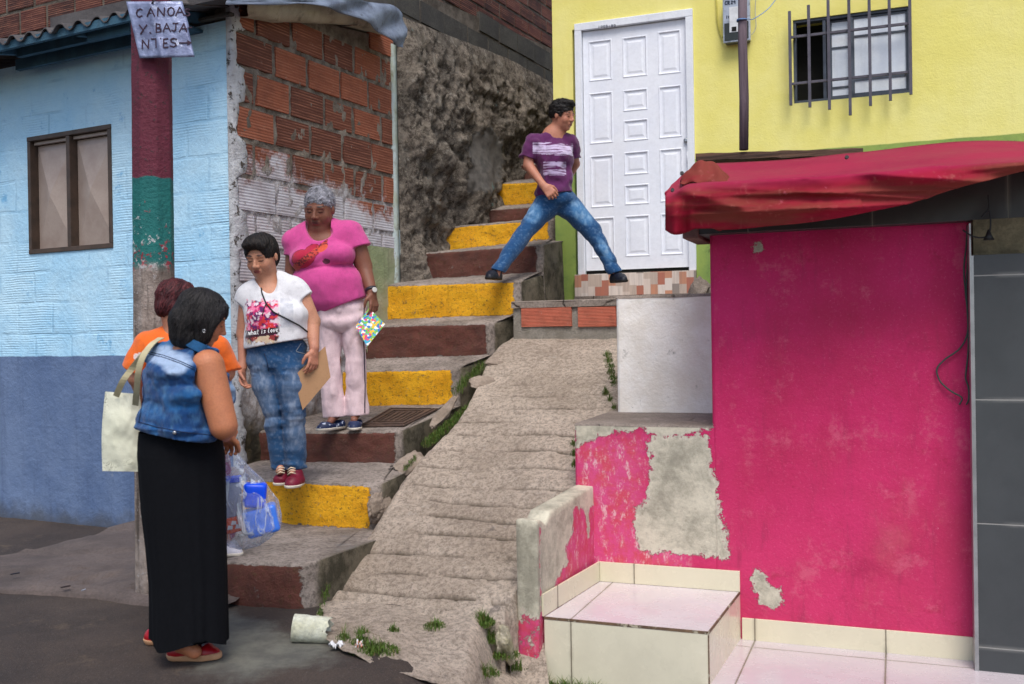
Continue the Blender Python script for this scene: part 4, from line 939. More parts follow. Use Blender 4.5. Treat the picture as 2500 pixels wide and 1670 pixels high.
mb = MB(); mb.box(dx0, dx1, -.06, -.047, tz0-.1, tz0+.0); mb.build('threshold_foot', M_conc, yel, FC)
fw = .062
door = MB(); door.box(dx0+.025, dx0+fw+.025, -.02, .08, dz0-.02, dz1-.02); door.box(dx1-fw, dx1, -.02, .08, dz0-.02, dz1-.02); door.box(dx0+.025, dx1, -.021, .08, dz1-.02-.0, dz1+.045)
for i, v in enumerate(door.v):
    pass
dfr = door.build('door_frame', M_frame_white, yel, FC, bevel=.004)
lx0, lx1, lz0, lz1 = dx0+.025+fw+.004, dx1-fw-.004, dz0+.012, dz1-.026
def dpx(x, y): return FC.hit(1380+x/2.118, 20+y/2.118, .02)
panels = [((120, 165), (240, 375)), ((125, 435), (245, 700)), ((130, 760), (250, 1030)), ((135, 1080), (260, 1305)), ((298, 145), (420, 355)), ((300, 418), (425, 530)), ((303, 575), (430, 685)),
          ((305, 740), (433, 860)), ((305, 910), (435, 1015)), ((305, 1070), (440, 1285)), ((475, 115), (605, 340)), ((485, 400), (605, 670)), ((492, 725), (610, 1000)), ((492, 1060), (600, 1260))]
mb = MB(); recs = []
for (a, b) in panels:
    m0 = dpx(a[0], (a[1]+b[1])/2)[0]; m1 = dpx(b[0], (a[1]+b[1])/2)[0]; t = dpx((a[0]+b[0])/2, a[1])[1]; q = dpx((a[0]+b[0])/2, b[1])[1]; recs.append([m0, m1, q, t])
for g in ((0, 1, 2, 3), (4, 5, 6, 7, 8, 9), (10, 11, 12, 13)):
    a = sum(recs[i][0] for i in g)/len(g); b = sum(recs[i][1] for i in g)/len(g)
    for i in g: recs[i][0], recs[i][1] = a, b
bz0 = sum(recs[i][2] for i in (3, 9, 13))/3; bz1 = sum(recs[i][3] for i in (3, 9, 13))/3
for i in (3, 9, 13): recs[i][2], recs[i][3] = bz0, bz1
xs = sorted({lx0, lx1, *[r[0] for r in recs], *[r[1] for r in recs]}); zs_ = sorted({lz0, lz1, *[r[2] for r in recs], *[r[3] for r in recs]})
for i in range(len(xs)-1):
    for j in range(len(zs_)-1):
        cx, cz = (xs[i]+xs[i+1])/2, (zs_[j]+zs_[j+1])/2
        if any(r[0] < cx < r[1] and r[2] < cz < r[3] for r in recs): continue
        mb.add([(xs[i], .02, zs_[j]), (xs[i+1], .02, zs_[j]), (xs[i+1], .02, zs_[j+1]), (xs[i], .02, zs_[j+1])], [(0, 1, 2, 3)])
for r in recs:
    def ringp(d, y): return [(r[0]+d, y, r[2]+d), (r[1]-d, y, r[2]+d), (r[1]-d, y, r[3]-d), (r[0]+d, y, r[3]-d)]
    lv = [ringp(0, .02), ringp(.004, .016), ringp(.010, .016), ringp(.018, .027), ringp(.034, .027), ringp(.052, .022)]
    for p, q in zip(lv, lv[1:]): mb.add(p+q, [(k, (k+1) % 4, 4+(k+1) % 4, 4+k) for k in range(4)])
    mb.add(lv[-1], [(0, 1, 2, 3)])
mb.box(lx0, lx1, .0345, .06, lz0, lz1)
dr = mb.build('door', M_door, yel, FC, recalc=False)
x, z = dpx(627, 685); m = MB(); 
m.tube([(x, .022, z), (x, .0, z), (x, -.004, z)], [.022, .022, .012], 20); m.tube([(x, -.003, z), (x, -.012, z)], .011, 14); m.build('lock', M_steel, dr, FC)
x, z = dpx(636, 775); m = MB(); m.tube([(x, .02, z+.055), (x, -.012, z+.045), (x, -.016, z), (x, -.012, z-.045), (x, .02, z-.055)], .007, 8); m.build('handle', M_frame_white, dr, FC)
# window with sashes and the outside grille
winf = MB(); fr_ = .022
for (a0, a1, c0, c1) in ((wx0, wx1, wz1-fr_, wz1-.001), (wx0, wx1, wz0+.001, wz0+fr_)): winf.box(a0+.001, a1-.001, .015, .09, c0, c1)
for a0 in (wx0+.001, wx1-fr_-.001): winf.box(a0, a0+fr_, .016, .09, wz0+fr_+.001, wz1-fr_-.001)
def wpx(x, y, off=.04): return FC.hit(1720+x/4.348, y/4.348, off)
for xx in (1275, 1560): x = wpx(xx, 600)[0]; winf.box(x-.012, x+.012, .018, .085, wz0+fr_+.001, wz1-fr_-.001)
wn = winf.build('window', M_sash, yel, FC, bevel=.002)
def sash(x0, x1, yoff, rails):
    m = MB(); z0, z1 = wz0+fr_+.004, wz1-fr_-.004
    m.box(x0, x0+.016, yoff, yoff+.02, z0, z1); m.box(x1-.016, x1, yoff, yoff+.02, z0, z1)
    for z in [z0]+rails+[z1-.016]: m.box(x0+.0165, x1-.0165, yoff+.001, yoff+.019, z, z+.016)
    s_ = m.build('sash', M_sash, wn, FC); g = MB(); g.box(x0+.01, x1-.01, yoff+.008, yoff+.012, z0+.004, z1-.004); g.build('pane', M_pane, s_, FC)
hz_ = wz1-wz0
sash(wpx(1330, 600)[0], wpx(1575, 600)[0], .055, [wz0+.10, wz0+hz_*.62, wz0+hz_*.80])
sash(wpx(1570, 600)[0], wx1-fr_, .028, [wz0+.14, wz0+hz_*.72])
gr = MB(); GO = -.085
bars = [(905, 120, 1120), (1107, 55, 1140), (1315, 0, 1165), (1535, -60, 1225), (1750, -75, 1125), (1962, -100, 1070), (2180, -130, 1005)]
gz_ = []
for i, (bx_, yt, yb) in enumerate(bars):
    x, zt1 = wpx(bx_, yt, GO); x2, zb1 = wpx(bx_+8, yb, GO); xm = (x+x2)/2; gr.box(xm-.0115, xm+.0115, GO-.012, GO+.011, zb1, zt1)
for (ya, yb_) in ((385, 245), (880, 765)):
    a = wpx(905, ya, GO); b = wpx(2180, yb_, GO); z = (a[1]+b[1])/2; gr.box(a[0], b[0], GO+.0113, GO+.032, z-.010, z+.010)
    for xx in (a[0]+.03, b[0]-.03): gr.box(xx-.008, xx+.008, GO+.0325, .01, z-.008, z+.008)
gr.build('window_grille', M_grille, yel, FC, bevel=.0015)
# painted house number over the door, as thin strokes
def strokes(name, lines, tr, wdt, mat, parent=None, loc=None, thick=.0012, nrm=None):
    """lines: polylines in a 2d px space, tr maps (x,y)->world point on the surface, nrm: outward unit normal"""
    mb = MB(); nv = Vector(nrm).normalized()
    for ln in lines:
        w3 = [tr(*q) for q in ln]
        for i in range(len(w3)-1):
            a, b = w3[i], w3[i+1]; d = (b-a)
            if d.length < 1e-6: continue
            d.normalize(); sd_ = nv.cross(d)*wdt*.5; a2, b2 = a-d*wdt*.3, b+d*wdt*.3; o1 = nv*thick*(1+.15*(i % 2))
            mb.hexa([a2-sd_, b2-sd_, b2+sd_, a2+sd_], [a2-sd_+o1, b2-sd_+o1, b2+sd_+o1, a2+sd_+o1])
    return mb.build(name, mat, parent, None, loc=loc)
GL = {'C': [[(.9, .12), (.6, 0), (.2, .15), (.02, .5), (.15, .85), (.5, 1), (.9, .85)]], 'A': [[(0, 1), (.45, 0), (.95, 1)], [(.2, .62), (.75, .62)]], 'N': [[(.05, 1), (.08, 0), (.85, 1), (.9, 0)]],
      'O': [[(.5, 0), (.15, .15), (0, .5), (.15, .85), (.5, 1), (.85, .85), (1, .5), (.85, .15), (.5, 0)]], 'S': [[(.9, .12), (.5, 0), (.15, .15), (.2, .42), (.75, .58), (.85, .85), (.5, 1), (.05, .88)]],
      'Y': [[(0, 0), (.45, .5)], [(.95, 0), (.15, 1)]], 'B': [[(.1, 0), (.1, 1)], [(.1, 0), (.7, .1), (.7, .4), (.1, .5), (.85, .6), (.85, .9), (.1, 1)]], 'J': [[(.25, 0), (1, 0)], [(.7, 0), (.65, .8), (.4, 1), (.05, .85)]],
      'T': [[(0, .04), (1, 0)], [(.48, 0), (.5, 1)]], 'E': [[(.85, 0), (.1, .05), (.05, 1), (.9, .96)], [(.05, .5), (.7, .48)]], '-': [[(.1, .5), (.9, .5)]], '.': [[(.4, .9), (.6, 1)]],
      '1': [[(.5, 0), (.5, 1)]], '0': [[(.5, 0), (.1, .25), (.1, .75), (.5, 1), (.9, .75), (.9, .25), (.5, 0)]], '5': [[(.85, 0), (.15, 0), (.12, .45), (.7, .45), (.88, .75), (.5, 1), (.08, .9)]],
      '8': [[(.5, 0), (.15, .2), (.5, .48), (.9, .75), (.5, 1), (.1, .75), (.5, .48), (.85, .2), (.5, 0)]], '2': [[(.1, .15), (.5, 0), (.88, .25), (.1, 1), (.92, 1)]], '9': [[(.85, .3), (.5, .5), (.12, .3), (.5, 0), (.85, .2), (.8, 1)]],
      'R': [[(.1, 1), (.1, 0), (.8, .12), (.75, .42), (.1, .5), (.85, 1)]], '>': [[(0, .5), (1, .5)], [(.7, .15), (1, .5), (.7, .85)]]}
def text_lines(items):
    """items: (char, x0, y0, x1, y1, slant)"""
    out = []
    for ch, x0, y0, x1, y1 in items:
        for pl in GL[ch]: out.append([(x0+(x1-x0)*a, y0+(y1-y0)*b) for a, b in pl])
    return out
M_ink = simple('dark faded ink', srgb(56, 36, 54), .8); M_ink2 = simple('grey pencil paint', srgb(84, 88, 104), .8)
it = []; x = 170
for ch in '1005-80': it.append((ch, x, 92-(x-170)*.10, x+9, 103-(x-170)*.10)); x += 13.5
zc_ = dz1+.006
def trn(x, y): a = FC.hit(1380+x/2.118, 20+y/2.118, -.0215); return FC.W(a[0], -.0215, a[1])
strokes('house_number', text_lines(it), trn, .006, M_ink2, yel, nrm=-FC.ey)
# ================================================================ UTILITY POLE and its sign
pb = hitz(369, 1468, 0); pc = Vector((pb.x, pb.y+.09, 0))
def axis(u, v): return P(u, v, pc.y)
mb = MB(); rows = []
tp = P(368, -60, pc.y); 
for j in range(60):
    t = j/59; z = -.1+(tp.z+.1)*t; cx = pc.x+(tp.x-pc.x)*t; r = .1075-.010*t; ring = []
    for k in range(8):
        a = R(22.5+45*k+8)
        for da in (-.05, .05): q = a+da; rr = r*1.04*(1+.015*fbm((k, z*6, 0))); ring.append((cx+rr*math.cos(q), pc.y+rr*math.sin(q), z))
    rows.append(ring)
mb.grid(rows, 0, False, close=True); pole = mb.build('utility_pole', M_pole, None, None, loc=(pc.x, pc.y, 0))
tag(pole, 'octagonal concrete pole painted maroon and teal on its upper part', 'pole')
SY = pc.y-.145
sgn = thing('metal_sign', 'bent metal sheet with handwritten words hanging on the painted pole', 'sign', P(392, 141, SY))
sc_ = [(308, 4), (445, 3), (475, 139), (341, 142)]
def sgnp(a, b):                          # bilinear on the sheet, with bends
    u = (sc_[0][0]*(1-a)+sc_[1][0]*a)*(1-b)+(sc_[3][0]*(1-a)+sc_[2][0]*a)*b; v = (sc_[0][1]*(1-a)+sc_[1][1]*a)*(1-b)+(sc_[3][1]*(1-a)+sc_[2][1]*a)*b
    if a > .85 and b < .5: u += 6*(1-abs(a-1)/.15*0)*(b)*1.2
    return P(u, v, SY+.010*abs(a-.45)*2-.012*max(0, 1-abs(a-.42)/.07)+.03*max(0, a-.8)*(1-b)*4+.006*fbm((a*4, b*4, 0)))
mb = MB(); rows = [[sgnp(i/24, j/20) for i in range(25)] for j in range(21)]
mb.grid(rows, 0, True)
def mat_sign():
    n = N('stained galvanised sheet'); c = n.mix(n.th(n.noise(7, 7, .7), .35, .66), srgb(150, 160, 192), srgb(106, 112, 142)); c = n.mix(n.th(n.noise(16, 7, .8), .6, .66, 0, .6), c, srgb(200, 206, 222))
    return n.out(c, .42, n.noise(12, 5), .01, metal=.35)
sh = mb.build('sheet', mat_sign(), sgn, None); md = sh.modifiers.new('s', 'SOLIDIFY'); md.thickness = .002; md.offset = 0
rowsT = [('C', 932, 58, 975, 114), ('A', 1005, 54, 1060, 110), ('N', 1075, 52, 1130, 108), ('O', 1146, 50, 1192, 108), ('A', 1202, 50, 1256, 105), ('S', 1258, 60, 1298, 110),
         ('Y', 952, 168, 1006, 230), ('.', 1014, 180, 1040, 224), ('B', 1064, 160, 1106, 220), ('A', 1116, 160, 1168, 214), ('J', 1172, 160, 1216, 214), ('A', 1226, 162, 1278, 218), ('-', 1280, 178, 1304, 200),
         ('N', 970, 270, 1022, 326), ('T', 1034, 262, 1100, 322), ('E', 1116, 264, 1152, 324), ('S', 1160, 262, 1212, 320), ('>', 1226, 276, 1306, 312)]
def sgn_tr(x, y):
    u, v = x/2.8, y/2.8
    b = (v-3)/137; ul = sc_[0][0]+(sc_[3][0]-sc_[0][0])*b; ur = sc_[1][0]+(sc_[2][0]-sc_[1][0])*b
    p = sgnp((u-ul)/(ur-ul), b); return p+(CAM-p).normalized()*.003
strokes('lettering', text_lines(rowsT), sgn_tr, .0068, M_ink, sgn, nrm=(0, -1, 0))
mb = MB(); mb.tube([sgnp(.48, .02)+Vector((0, -.004, -.01)), P(372, -14, SY-.01), P(384, -20, pc.y-.10)], .003, 6); mb.tube([P(392, -8, SY-.006), P(374, 4, SY-.012), P(366, 12, SY-.006)], .003, 6)
mb.build('wire_tie', simple('rusty wire', (.05, .04, .04), .6), sgn)
# ================================================================ TARPAULIN AWNING
def mat_tarp():
    n = N('faded red tarpaulin'); c = n.mix(n.th(n.noise(1.6, 5, .65), .38, .64), srgb(150, 24, 50), srgb(116, 16, 32))
    c = n.mix(n.th(n.noise(1, 5, .6, co=n.sc(1.6, 1.6, 9)), .42, .64, 0, .75), c, srgb(120, 62, 48)); c = n.mix(n.th(n.noise(1, 5, .6, co=n.sc(26, 26, 2)), .55, .8, 0, .45), c, srgb(176, 106, 98))
    c = n.mix(n.th(n.noise(14, 7, .8), .62, .68, 0, .35), c, srgb(196, 96, 116))
    c = n.mix(n.att('topf'), c, n.mix(.6, c, srgb(160, 30, 76)))
    return n.out(c, .7, n.ma('ADD', n.noise(5, 3), n.ma('MULTIPLY', n.noise(200, 2), .06)), .003, spec=.12)
cols = [1624, 1640, 1680, 1730, 1800, 1880, 1960, 2050, 2134, 2230, 2330, 2420, 2520, 2640]
T_back = [468, 450, 415, 400, 396, 392, 386, 376, 368, 356, 346, 343, 346, 350]
T_fold = [476, 474, 452, 447, 444, 440, 436, 428, 420, 412, 404, 396, 392, 390]
T_mid = [500, 500, 490, 484, 484, 482, 478, 470, 462, 448, 430, 412, 403, 400]
T_low = [562, 566, 563, 562, 560, 552, 545, 532, 515, 494, 462, 438, 414, 406]
def cat(xs, ys, x):
    if x <= xs[0]: return ys[0]
    for i in range(len(xs)-1):
        if x <= xs[i+1]:
            t = (x-xs[i])/(xs[i+1]-xs[i]); p0 = ys[max(0, i-1)]; p1 = ys[i]; p2 = ys[i+1]; p3 = ys[min(len(ys)-1, i+2)]
            return .5*(2*p1+(-p0+p2)*t+(2*p0-5*p1+4*p2-p3)*t*t+(-p0+3*p1-3*p2+p3)*t**3)
    return ys[-1]
mb = MB(); rows = []; tf = []; NU = 190
def FEp(u, v, off): x, z = FE.hit(u, v, off); return FE.W(x, off, z)
for i in range(NU+1):
    u = 1624+(2640-1624)*i/NU; vb, vf, vm, vl = (cat(cols, t, u) for t in (T_back, T_fold, T_mid, T_low)); r = []
    e = min(1, (u-1624)/60)
    for j in range(12):      # top: back ridge to fold
        t = j/11; off = .75-(.75+.46)*t*(1)-.0; v = vb+(vf-vb)*t; off = off*e+(-.46)*(1-e); off += .03*fbm((u*.006, t*2, 0)); r.append(FEp(u, v, off)); tf.append(1.0)
    for j in range(1, 30):   # hanging front
        t = j/29; k = cat([0, .35, 1], [vf, vf+(vm-vf), vl], t) if 0 else vf+(vl-vf)*t
        diag = math.sin((u-1700)*.009-t*3.2)*.012*min(1, t*3)*(1 if u < 2350 else .4)
        sag = .035*math.exp(-((k-(462+(u-1660)*.32 if u < 1830 else 516-(u-1830)*.05))/16)**2)*(1 if u < 2100 else .5)
        sag2 = .045*math.exp(-((k-(418+(2150-u)*.0+((u-2080)*.09)))/14)**2)*max(0, min(1, (u-2080)/60))
        off = -.47-.035*math.sin(min(1, t*2.2)*math.pi*.5)+.05*t+diag-sag-sag2+.007*fbm((u*.008, t*1.6, 3))
        cw_ = k-(470+.16*abs(u-1980)**.9*(-1 if u > 1980 else -.35)); off += -.020*sum(math.exp(-abs((k-(440+b_+a_*(u-1700)*.1))/5.0)) for a_, b_ in ((.55, 14), (-.25, 38), (.2, 62), (-.5, 84)))*min(1, t*4)*(1 if 1690 < u < 2420 else .3)
        if u < 1690: off += .03*math.cos((u-1624)*.13)*t
        vv = k+ (8*math.sin((u-1624)*.05) if t > .97 and u < 1760 else 0); r.append(FEp(u, vv, off)); tf.append(max(0, 1-t*5))
    rows.append(r)
mb.grid(rows, 0, True)
# the scrunched bump by the left corner
aw = thing('awning', 'sagging faded red tarpaulin draped over the kiosk roof edge', 'awning', P(1735, 560, 4.9))
tp_ = mb.build('tarpaulin', mat_tarp(), aw, None); md = tp_.modifiers.new('s', 'SOLIDIFY'); md.thickness = .004
a = tp_.data.attributes.new('topf', 'FLOAT', 'POINT'); a.data.foreach_set('value', tf)
mb = MB(); rows = []
for i in range(30):
    s = i/29; u = 1660+s*125; h_ = math.sin(s*math.pi)**.6; r = []
    for j in range(12):
        t = j/11; off = -.40+.25*t; v = 446-(56-18*abs(s-.45))*h_*math.sin(t*math.pi*.55)+3*math.sin(s*19+t*5); r.append(FEp(u, v, off+.02*math.sin(s*14)))
    rows.append(r)
mb.grid(rows, 0, True); fo = mb.build('tarpaulin_fold', tp_.data.materials[0], aw, None); md = fo.modifiers.new('s', 'SOLIDIFY'); md.thickness = .004
fo.data.attributes.new('topf', 'FLOAT', 'POINT')
for (u, v) in ((1664, 425), (1641, 466), (2066, 386)):
    m = MB(); p = FEp(u, v, -.53 if v > 400 else -.3); m.tube([p, p+Vector((0, -.012, .004))], [.008, .010], 10); m.build('nail', simple('rusty nail', (.03, .025, .03), .7), aw)
# plank and post on the roof
FPk = Frame(P(1900, 380, 6.3)[:2], -(90+DC)+1)
a = FPk.hit(1698, 382); b = FPk.hit(2107, 369)
mb = MB(); n_ = 40; rows = []
for i in range(n_+1):
    t = i/n_; x = a[0]+(b[0]-a[0])*t; z = a[1]+(b[1]-a[1])*t; k = .024+.006*fbm((x*8, 0, 0)); e = (1-t)*.0
    rows.append([(x, 0, z-k), (x, .003*fbm((x*20, 0, 0)), z), (x, 0, z+k*.8), (x, .20, z+k), (x, .20, z-k)])
mb.grid(rows, 0, False, close=True); m_ = len(rows)-1; mb.f += [(0, 1, 2, 3, 4), tuple(m_*5+k for k in (4, 3, 2, 1, 0))]; mb.mi += [0, 0]; mb.sm += [False]*2
pk = mb.build('plank', M_plank, None, FPk); tag(pk, 'rotten dark brown plank lying on the kiosk roof', 'plank')
t1, t0 = P(1805+8, -60, 6.38), P(1816, 366, 6.38)
mb = MB(); mb.tube([t0+Vector((0, 0, -.0)), t0.lerp(t1, .3)+Vector((.004, 0, 0)), t0.lerp(t1, .6)-Vector((.003, 0, 0)), t1], [.029, .030, .029, .028], 14)
po = mb.build('wooden_post', M_post, None, None, loc=t0); tag(po, 'weathered grey wooden post standing on the plank', 'post')
# ================================================================ METER BOX on the yellow wall
MO = -.10
def mp(x, y, off=MO): a = FC.hit(1720+x/4.348, y/4.348, off); return a
a = mp(190, -60); b = mp(488, 420); mx0, mx1, mz0, mz1 = a[0], b[0], b[1], mp(340, -60)[1]
mbx = thing('meter_box', 'grey plastic electricity meter box high on the yellow wall', 'meter box', FC.W((mx0+mx1)/2, 0, mz0), frame=FC)
mb = MB(); mb.box(mx0+.01, mx1-.01, MO+.02, -.001, mz0, mz1); mb.build('case', simple('dirty grey plastic', srgb(96, 98, 100), .5), mbx, FC, bevel=.01)
mb = MB(); mb.box(mx0, mx1, MO, MO+.018, mz0-.004, mz1+.003); mb.build('cover', paint('translucent grey cover', srgb(176, 186, 200), srgb(146, 156, 172), 8, dirt=srgb(88, 92, 92), rough=.3, bump=.001), mbx, FC, bevel=.006)
mb = MB(); zt2 = mp(340, 235)[1]; mb.box(mx0+.012, mx1-.014, MO-.003, MO-.0005, mz0+.012, zt2); mb.build('window_dark', simple('smoked cover', (.03, .035, .03), .2), mbx, FC, bevel=.002)
mb = MB(); a, b = mp(262, 80), mp(378, 335); mb.box(a[0], b[0], MO-.006, MO-.0035, b[1], a[1]); mb.build('meter', simple('white meter face', (.72, .74, .76), .35), mbx, FC, bevel=.003)
mb = MB(); a, b = mp(290, 290), mp(340, 330); mb.box(a[0], b[0], MO-.009, MO-.0065, b[1], a[1]); mb.build('counter', M_black, mbx, FC)
it = [('C', 218, 14, 238, 50), ('R', 246, 12, 268, 46), ('2', 282, 10, 300, 40), ('9', 308, 8, 328, 40)]; x = 228
for ch in '1005-': it.append((ch, x, 168, x+18, 196)); x += 27
strokes('marking', text_lines(it), lambda x, y: FC.W(mp(x, y)[0], MO-.0008, mp(x, y)[1]), .008, simple('dark marker', (.02, .03, .06)), mbx, nrm=-FC.ey)
def cable(name, pts, r, mat, label, cat_='cable', n=8, group=None):
    cs = [Vector(p) for p in pts]; out = []
    for i in range(len(cs)-1):
        p0, p1, p2, p3 = cs[max(0, i-1)], cs[i], cs[i+1], cs[min(len(cs)-1, i+2)]
        for k in range(6): t = k/6; out.append(.5*(2*p1+(p2-p0)*t+(2*p0-5*p1+4*p2-p3)*t*t+(3*p1-p0-3*p2+p3)*t**3))
    out.append(cs[-1]); m = MB(); m.tube(out, r, n); o = m.build(name, mat, None, None, loc=out[0])
    if label: tag(o, label, cat_, group)
    return o
fcw = lambda x, y, off: FC.W(mp(x, y, off)[0], off, mp(x, y, off)[1])
cable('cable', [fcw(120, -40, -.02), fcw(130, 60, -.02), fcw(135, 200, -.02), fcw(160, 330, -.02), fcw(190, 400, -.03)], .006, simple('yellow painted cable', srgb(206, 196, 90)), 'yellow painted cable running down the wall into the meter box')
p_ = P(1811, 50, 6.38)
cable('wire', [p_+Vector((-.032, -.03, 0)), p_+Vector((.033, -.03, .0)), P(1840, 46, 6.5), P(1875, 22, 6.7), P(1900, -10, 6.9)], .003, simple('pale blue wire', srgb(120, 150, 190)), 'thin pale blue wire tied round the grey wooden post', 'wire')
cable('wire', [fcw(545, -40, -.04), fcw(538, 120, -.04), fcw(545, 290, -.04), fcw(500, 370, -.05)], .0035, simple('white wire', srgb(190, 190, 170)), 'thin white wire looping into the right of the meter box', 'wire')
mb = MB(); mb.tube([p_+Vector((0, -.0, -.006)), p_+Vector((0, 0, .006))], .0335, 16); o = mb.build('tie_band', simple('blue tie', srgb(40, 90, 150)), None, None, loc=p_); tag(o, 'blue cord tied round the grey wooden post', 'cord')
# cables on the pink wall near the pillar
cp = lambda u, v: FE.W(FE.hit(u, v, -.02)[0], -.02, FE.hit(u, v, -.02)[1])
cg = lambda x, y: cp(2250+x/2.612, 500+y/2.612)
M_cab = simple('dull green grey cable', srgb(64, 78, 74), .5)
cable('cable', [cg(292, 130), cg(285, 260), cg(270, 400), cg(280, 560), cg(294, 700), cg(290, 830), cg(240, 920), (cg(150, 985)), cg(98, 1045), cg(110, 1110), cg(140, 1150), cg(190, 1190), cg(245, 1220), cg(258, 1240), cg(240, 1275)], .0045, M_cab, 'cable looping out over the pink wall before ending at a rusty screw')
cable('cable', [cg(300, 125), cg(298, 300), cg(288, 480), cg(290, 640), cg(298, 800), cg(296, 950), cg(284, 1060), cg(282, 1110), cg(300, 1170), cg(300, 1240), cg(285, 1275)], .0045, M_cab, 'cable hanging straight down the pink wall edge beside the slate pillar')
fz_ = lambda x, y: FE.W(FE.hit(2250+x/2.612, 500+y/2.612, -.19)[0], -.19, FE.hit(2250+x/2.612, 500+y/2.612, -.19)[1])
cable('cable', [fz_(425, -60), fz_(428, 20), fz_(380, 80), fz_(430, 40), fz_(440, 120), fz_(428, 190), fz_(400, 208), fz_(340, 205), fz_(290, 180), fz_(262, 160)], .004, simple('black cord', (.01, .01, .01), .5), 'thin black cord dangling before the rough yellowish block')
p = fz_(428, 195); mb = MB(); mb.tube([p+Vector((0, 0, .028)), p, p+Vector((0, 0, -.022))], [.005, .014, .026], 10); o = mb.build('plug', simple('black rubber', (.012, .012, .012), .5), None, None, loc=p); tag(o, 'small black plug hanging on the black cord', 'plug')
# ================================================================ water meter lid on the third tread
k = 2; c4 = [on_tread(k, u, v) for u, v in ((878, 1043), (986, 1042), (1070, 1000), (952, 999))]
lidc = sum(c4, Vector())/4
up_ = (c4[1]-c4[0]).cross(c4[3]-c4[0]).normalized(); up_ = up_ if up_.z > 0 else -up_
M_iron = paint('rusty brown iron', srgb(96, 76, 66), srgb(66, 54, 50), 14, dirt=srgb(42, 34, 32), rough=.6, bump=.004)
def lid_ring(s): return [lidc+(c-lidc)*s for c in c4]
def lp(a, b): return c4[0].lerp(c4[1], a).lerp(c4[3].lerp(c4[2], a), b)
mb = MB(); mb.prism(lid_ring(1.0), up_*.012); 
lid = mb.build('access_lid', M_iron, None, None, loc=lidc, bevel=.003); tag(lid, 'rusty iron access lid set in the tread by the navy shoes', 'lid')
mb = MB()
for s in (.88, .62):
    rg = [lp(.5+(a-.5)*s, .5+(b-.5)*s)+up_*.013 for a, b in ((0, 0), (1, 0), (1, 1), (0, 1))]
    for i in range(4):
        a, b = rg[i], rg[(i+1) % 4]; d = (b-a).normalized(); sd_ = up_.cross(d)*.007; mb.hexa([a-sd_, b-sd_, b+sd_, a+sd_], [a-sd_+up_*.006, b-sd_+up_*.006, b+sd_+up_*.006, a+sd_+up_*.006])
for i in range(5):
    a, b = lp(.27+i*.115, .26)+up_*.013, lp(.27+i*.115, .74)+up_*.013; d = (b-a).normalized(); sd_ = up_.cross(d)*.004; mb.hexa([a-sd_, b-sd_, b+sd_, a+sd_], [a-sd_+up_*.005, b-sd_+up_*.005, b+sd_+up_*.005, a+sd_+up_*.005])
mb.build('relief', M_iron, lid, None)
# broken kerb pieces between treads and ramp
def crock(name, u, v, off, sz, seed, mat, label, cat_, rotz=0, tilt=(0, 0), rough=.25):
    p = ramp_hit(u, v)+Vector(off); o = rock(name, mat, p, sz, seed, 5, rough, rotz, tilt=tilt); return tag(o, label, cat_)
M_frag = concrete('broken pale concrete', srgb(176, 160, 146), srgb(132, 118, 104), 6, bump=.015)
crock('kerb_fragment', 1095, 985, (-.02, 0, -.05), (.05, .26, .045), 3, M_frag, 'long pale broken kerb slab beside the access lid', 'kerb', rotz=-.42, tilt=(.40, -.1), rough=.16)
crock('kerb_fragment', 1025, 1100, (-.05, 0, -.09), (.10, .19, .06), 8, M_frag, 'grey rounded kerb lump above the right end of the lowest yellow step', 'kerb', rotz=-.5, tilt=(.35, 0), rough=.2)
crock('kerb_fragment', 930, 1225, (-.03, .03, -.03), (.05, .15, .09), 12, M_frag, 'chipped concrete lump at the right corner of the lowest yellow step', 'kerb', rotz=-.3, tilt=(.3, 0), rough=.3)
crock('kerb_fragment', 1185, 925, (0, 0, -.03), (.12, .10, .05), 21, M_frag, 'small flat kerb stone at the ramp edge by the grass', 'kerb', rotz=.2, tilt=(.35, 0))
crock('kerb_fragment', 1205, 880, (.02, 0, -.03), (.14, .10, .05), 23, M_frag, 'uppermost flat kerb stone by the highest grass tuft on the ramp', 'kerb', rotz=.3, tilt=(.35, 0))
p = P(1712, 690, 7.35); o = rock('stone', M_conc, Vector((p.x, p.y, zw+.06)), (.10, .10, .13), 41, 5, .2); tag(o, 'rough grey lump beside the right of the tiled door threshold', 'stone')
p = hitz(893, 1558, .03); o = rock('stone', M_frag, p, (.022, .02, .028), 51, 4, .2); tag(o, 'tiny brown stone beside the crumpled litter', 'stone')
# ================================================================ broken pipe piece, litter
a, b = hitz(717, 1566, .0), hitz(800, 1572, .0); a += Vector((0, 0, .062)); b = Vector((b.x, b.y+.05, .045))
d = (b-a).normalized(); mb = MB(); rows = []
s_ = Vector((-d.y, d.x, 0)).normalized(); u_ = d.cross(s_); L = (b-a).length
for j in range(22):
    t = j/21; r = []; rad = .062-.004*t
    for k in range(40):
        q = 2*math.pi*k/40; jag = (1+.22*fbm((math.cos(q)*2, math.sin(q)*2, 3))) if t > .9 else 1
        r.append(a+d*(L*t*jag)+(s_*math.cos(q)+u_*math.sin(q))*(rad+.002*fbm((q, t*5, 1))))
    rows.append(r)
mb.grid(rows, 0, True, close=True)
for e, rr in ((0, .046), (21, .036)):
    inner = [a+d*(L*e/21)+(s_*math.cos(2*math.pi*k/40)+u_*math.sin(2*math.pi*k/40))*rr*(0 if e == 0 else 1)+(d*(.0 if e == 0 else -.05)) for k in range(40)]
    mb.grid([rows[e], inner], 0, e != 0, close=True)
o = mb.build('pipe_piece', concrete('dirty white pipe', srgb(214, 218, 206), srgb(184, 184, 160), 7, bump=.004, moss=.5), None, None, loc=a); tag(o, 'short dirty white broken pipe lying at the foot of the steps', 'pipe')
M_litter = simple('white crumpled paper', (.72, .73, .76), .7); M_or = simple('orange printed paper', srgb(214, 110, 60), .6)
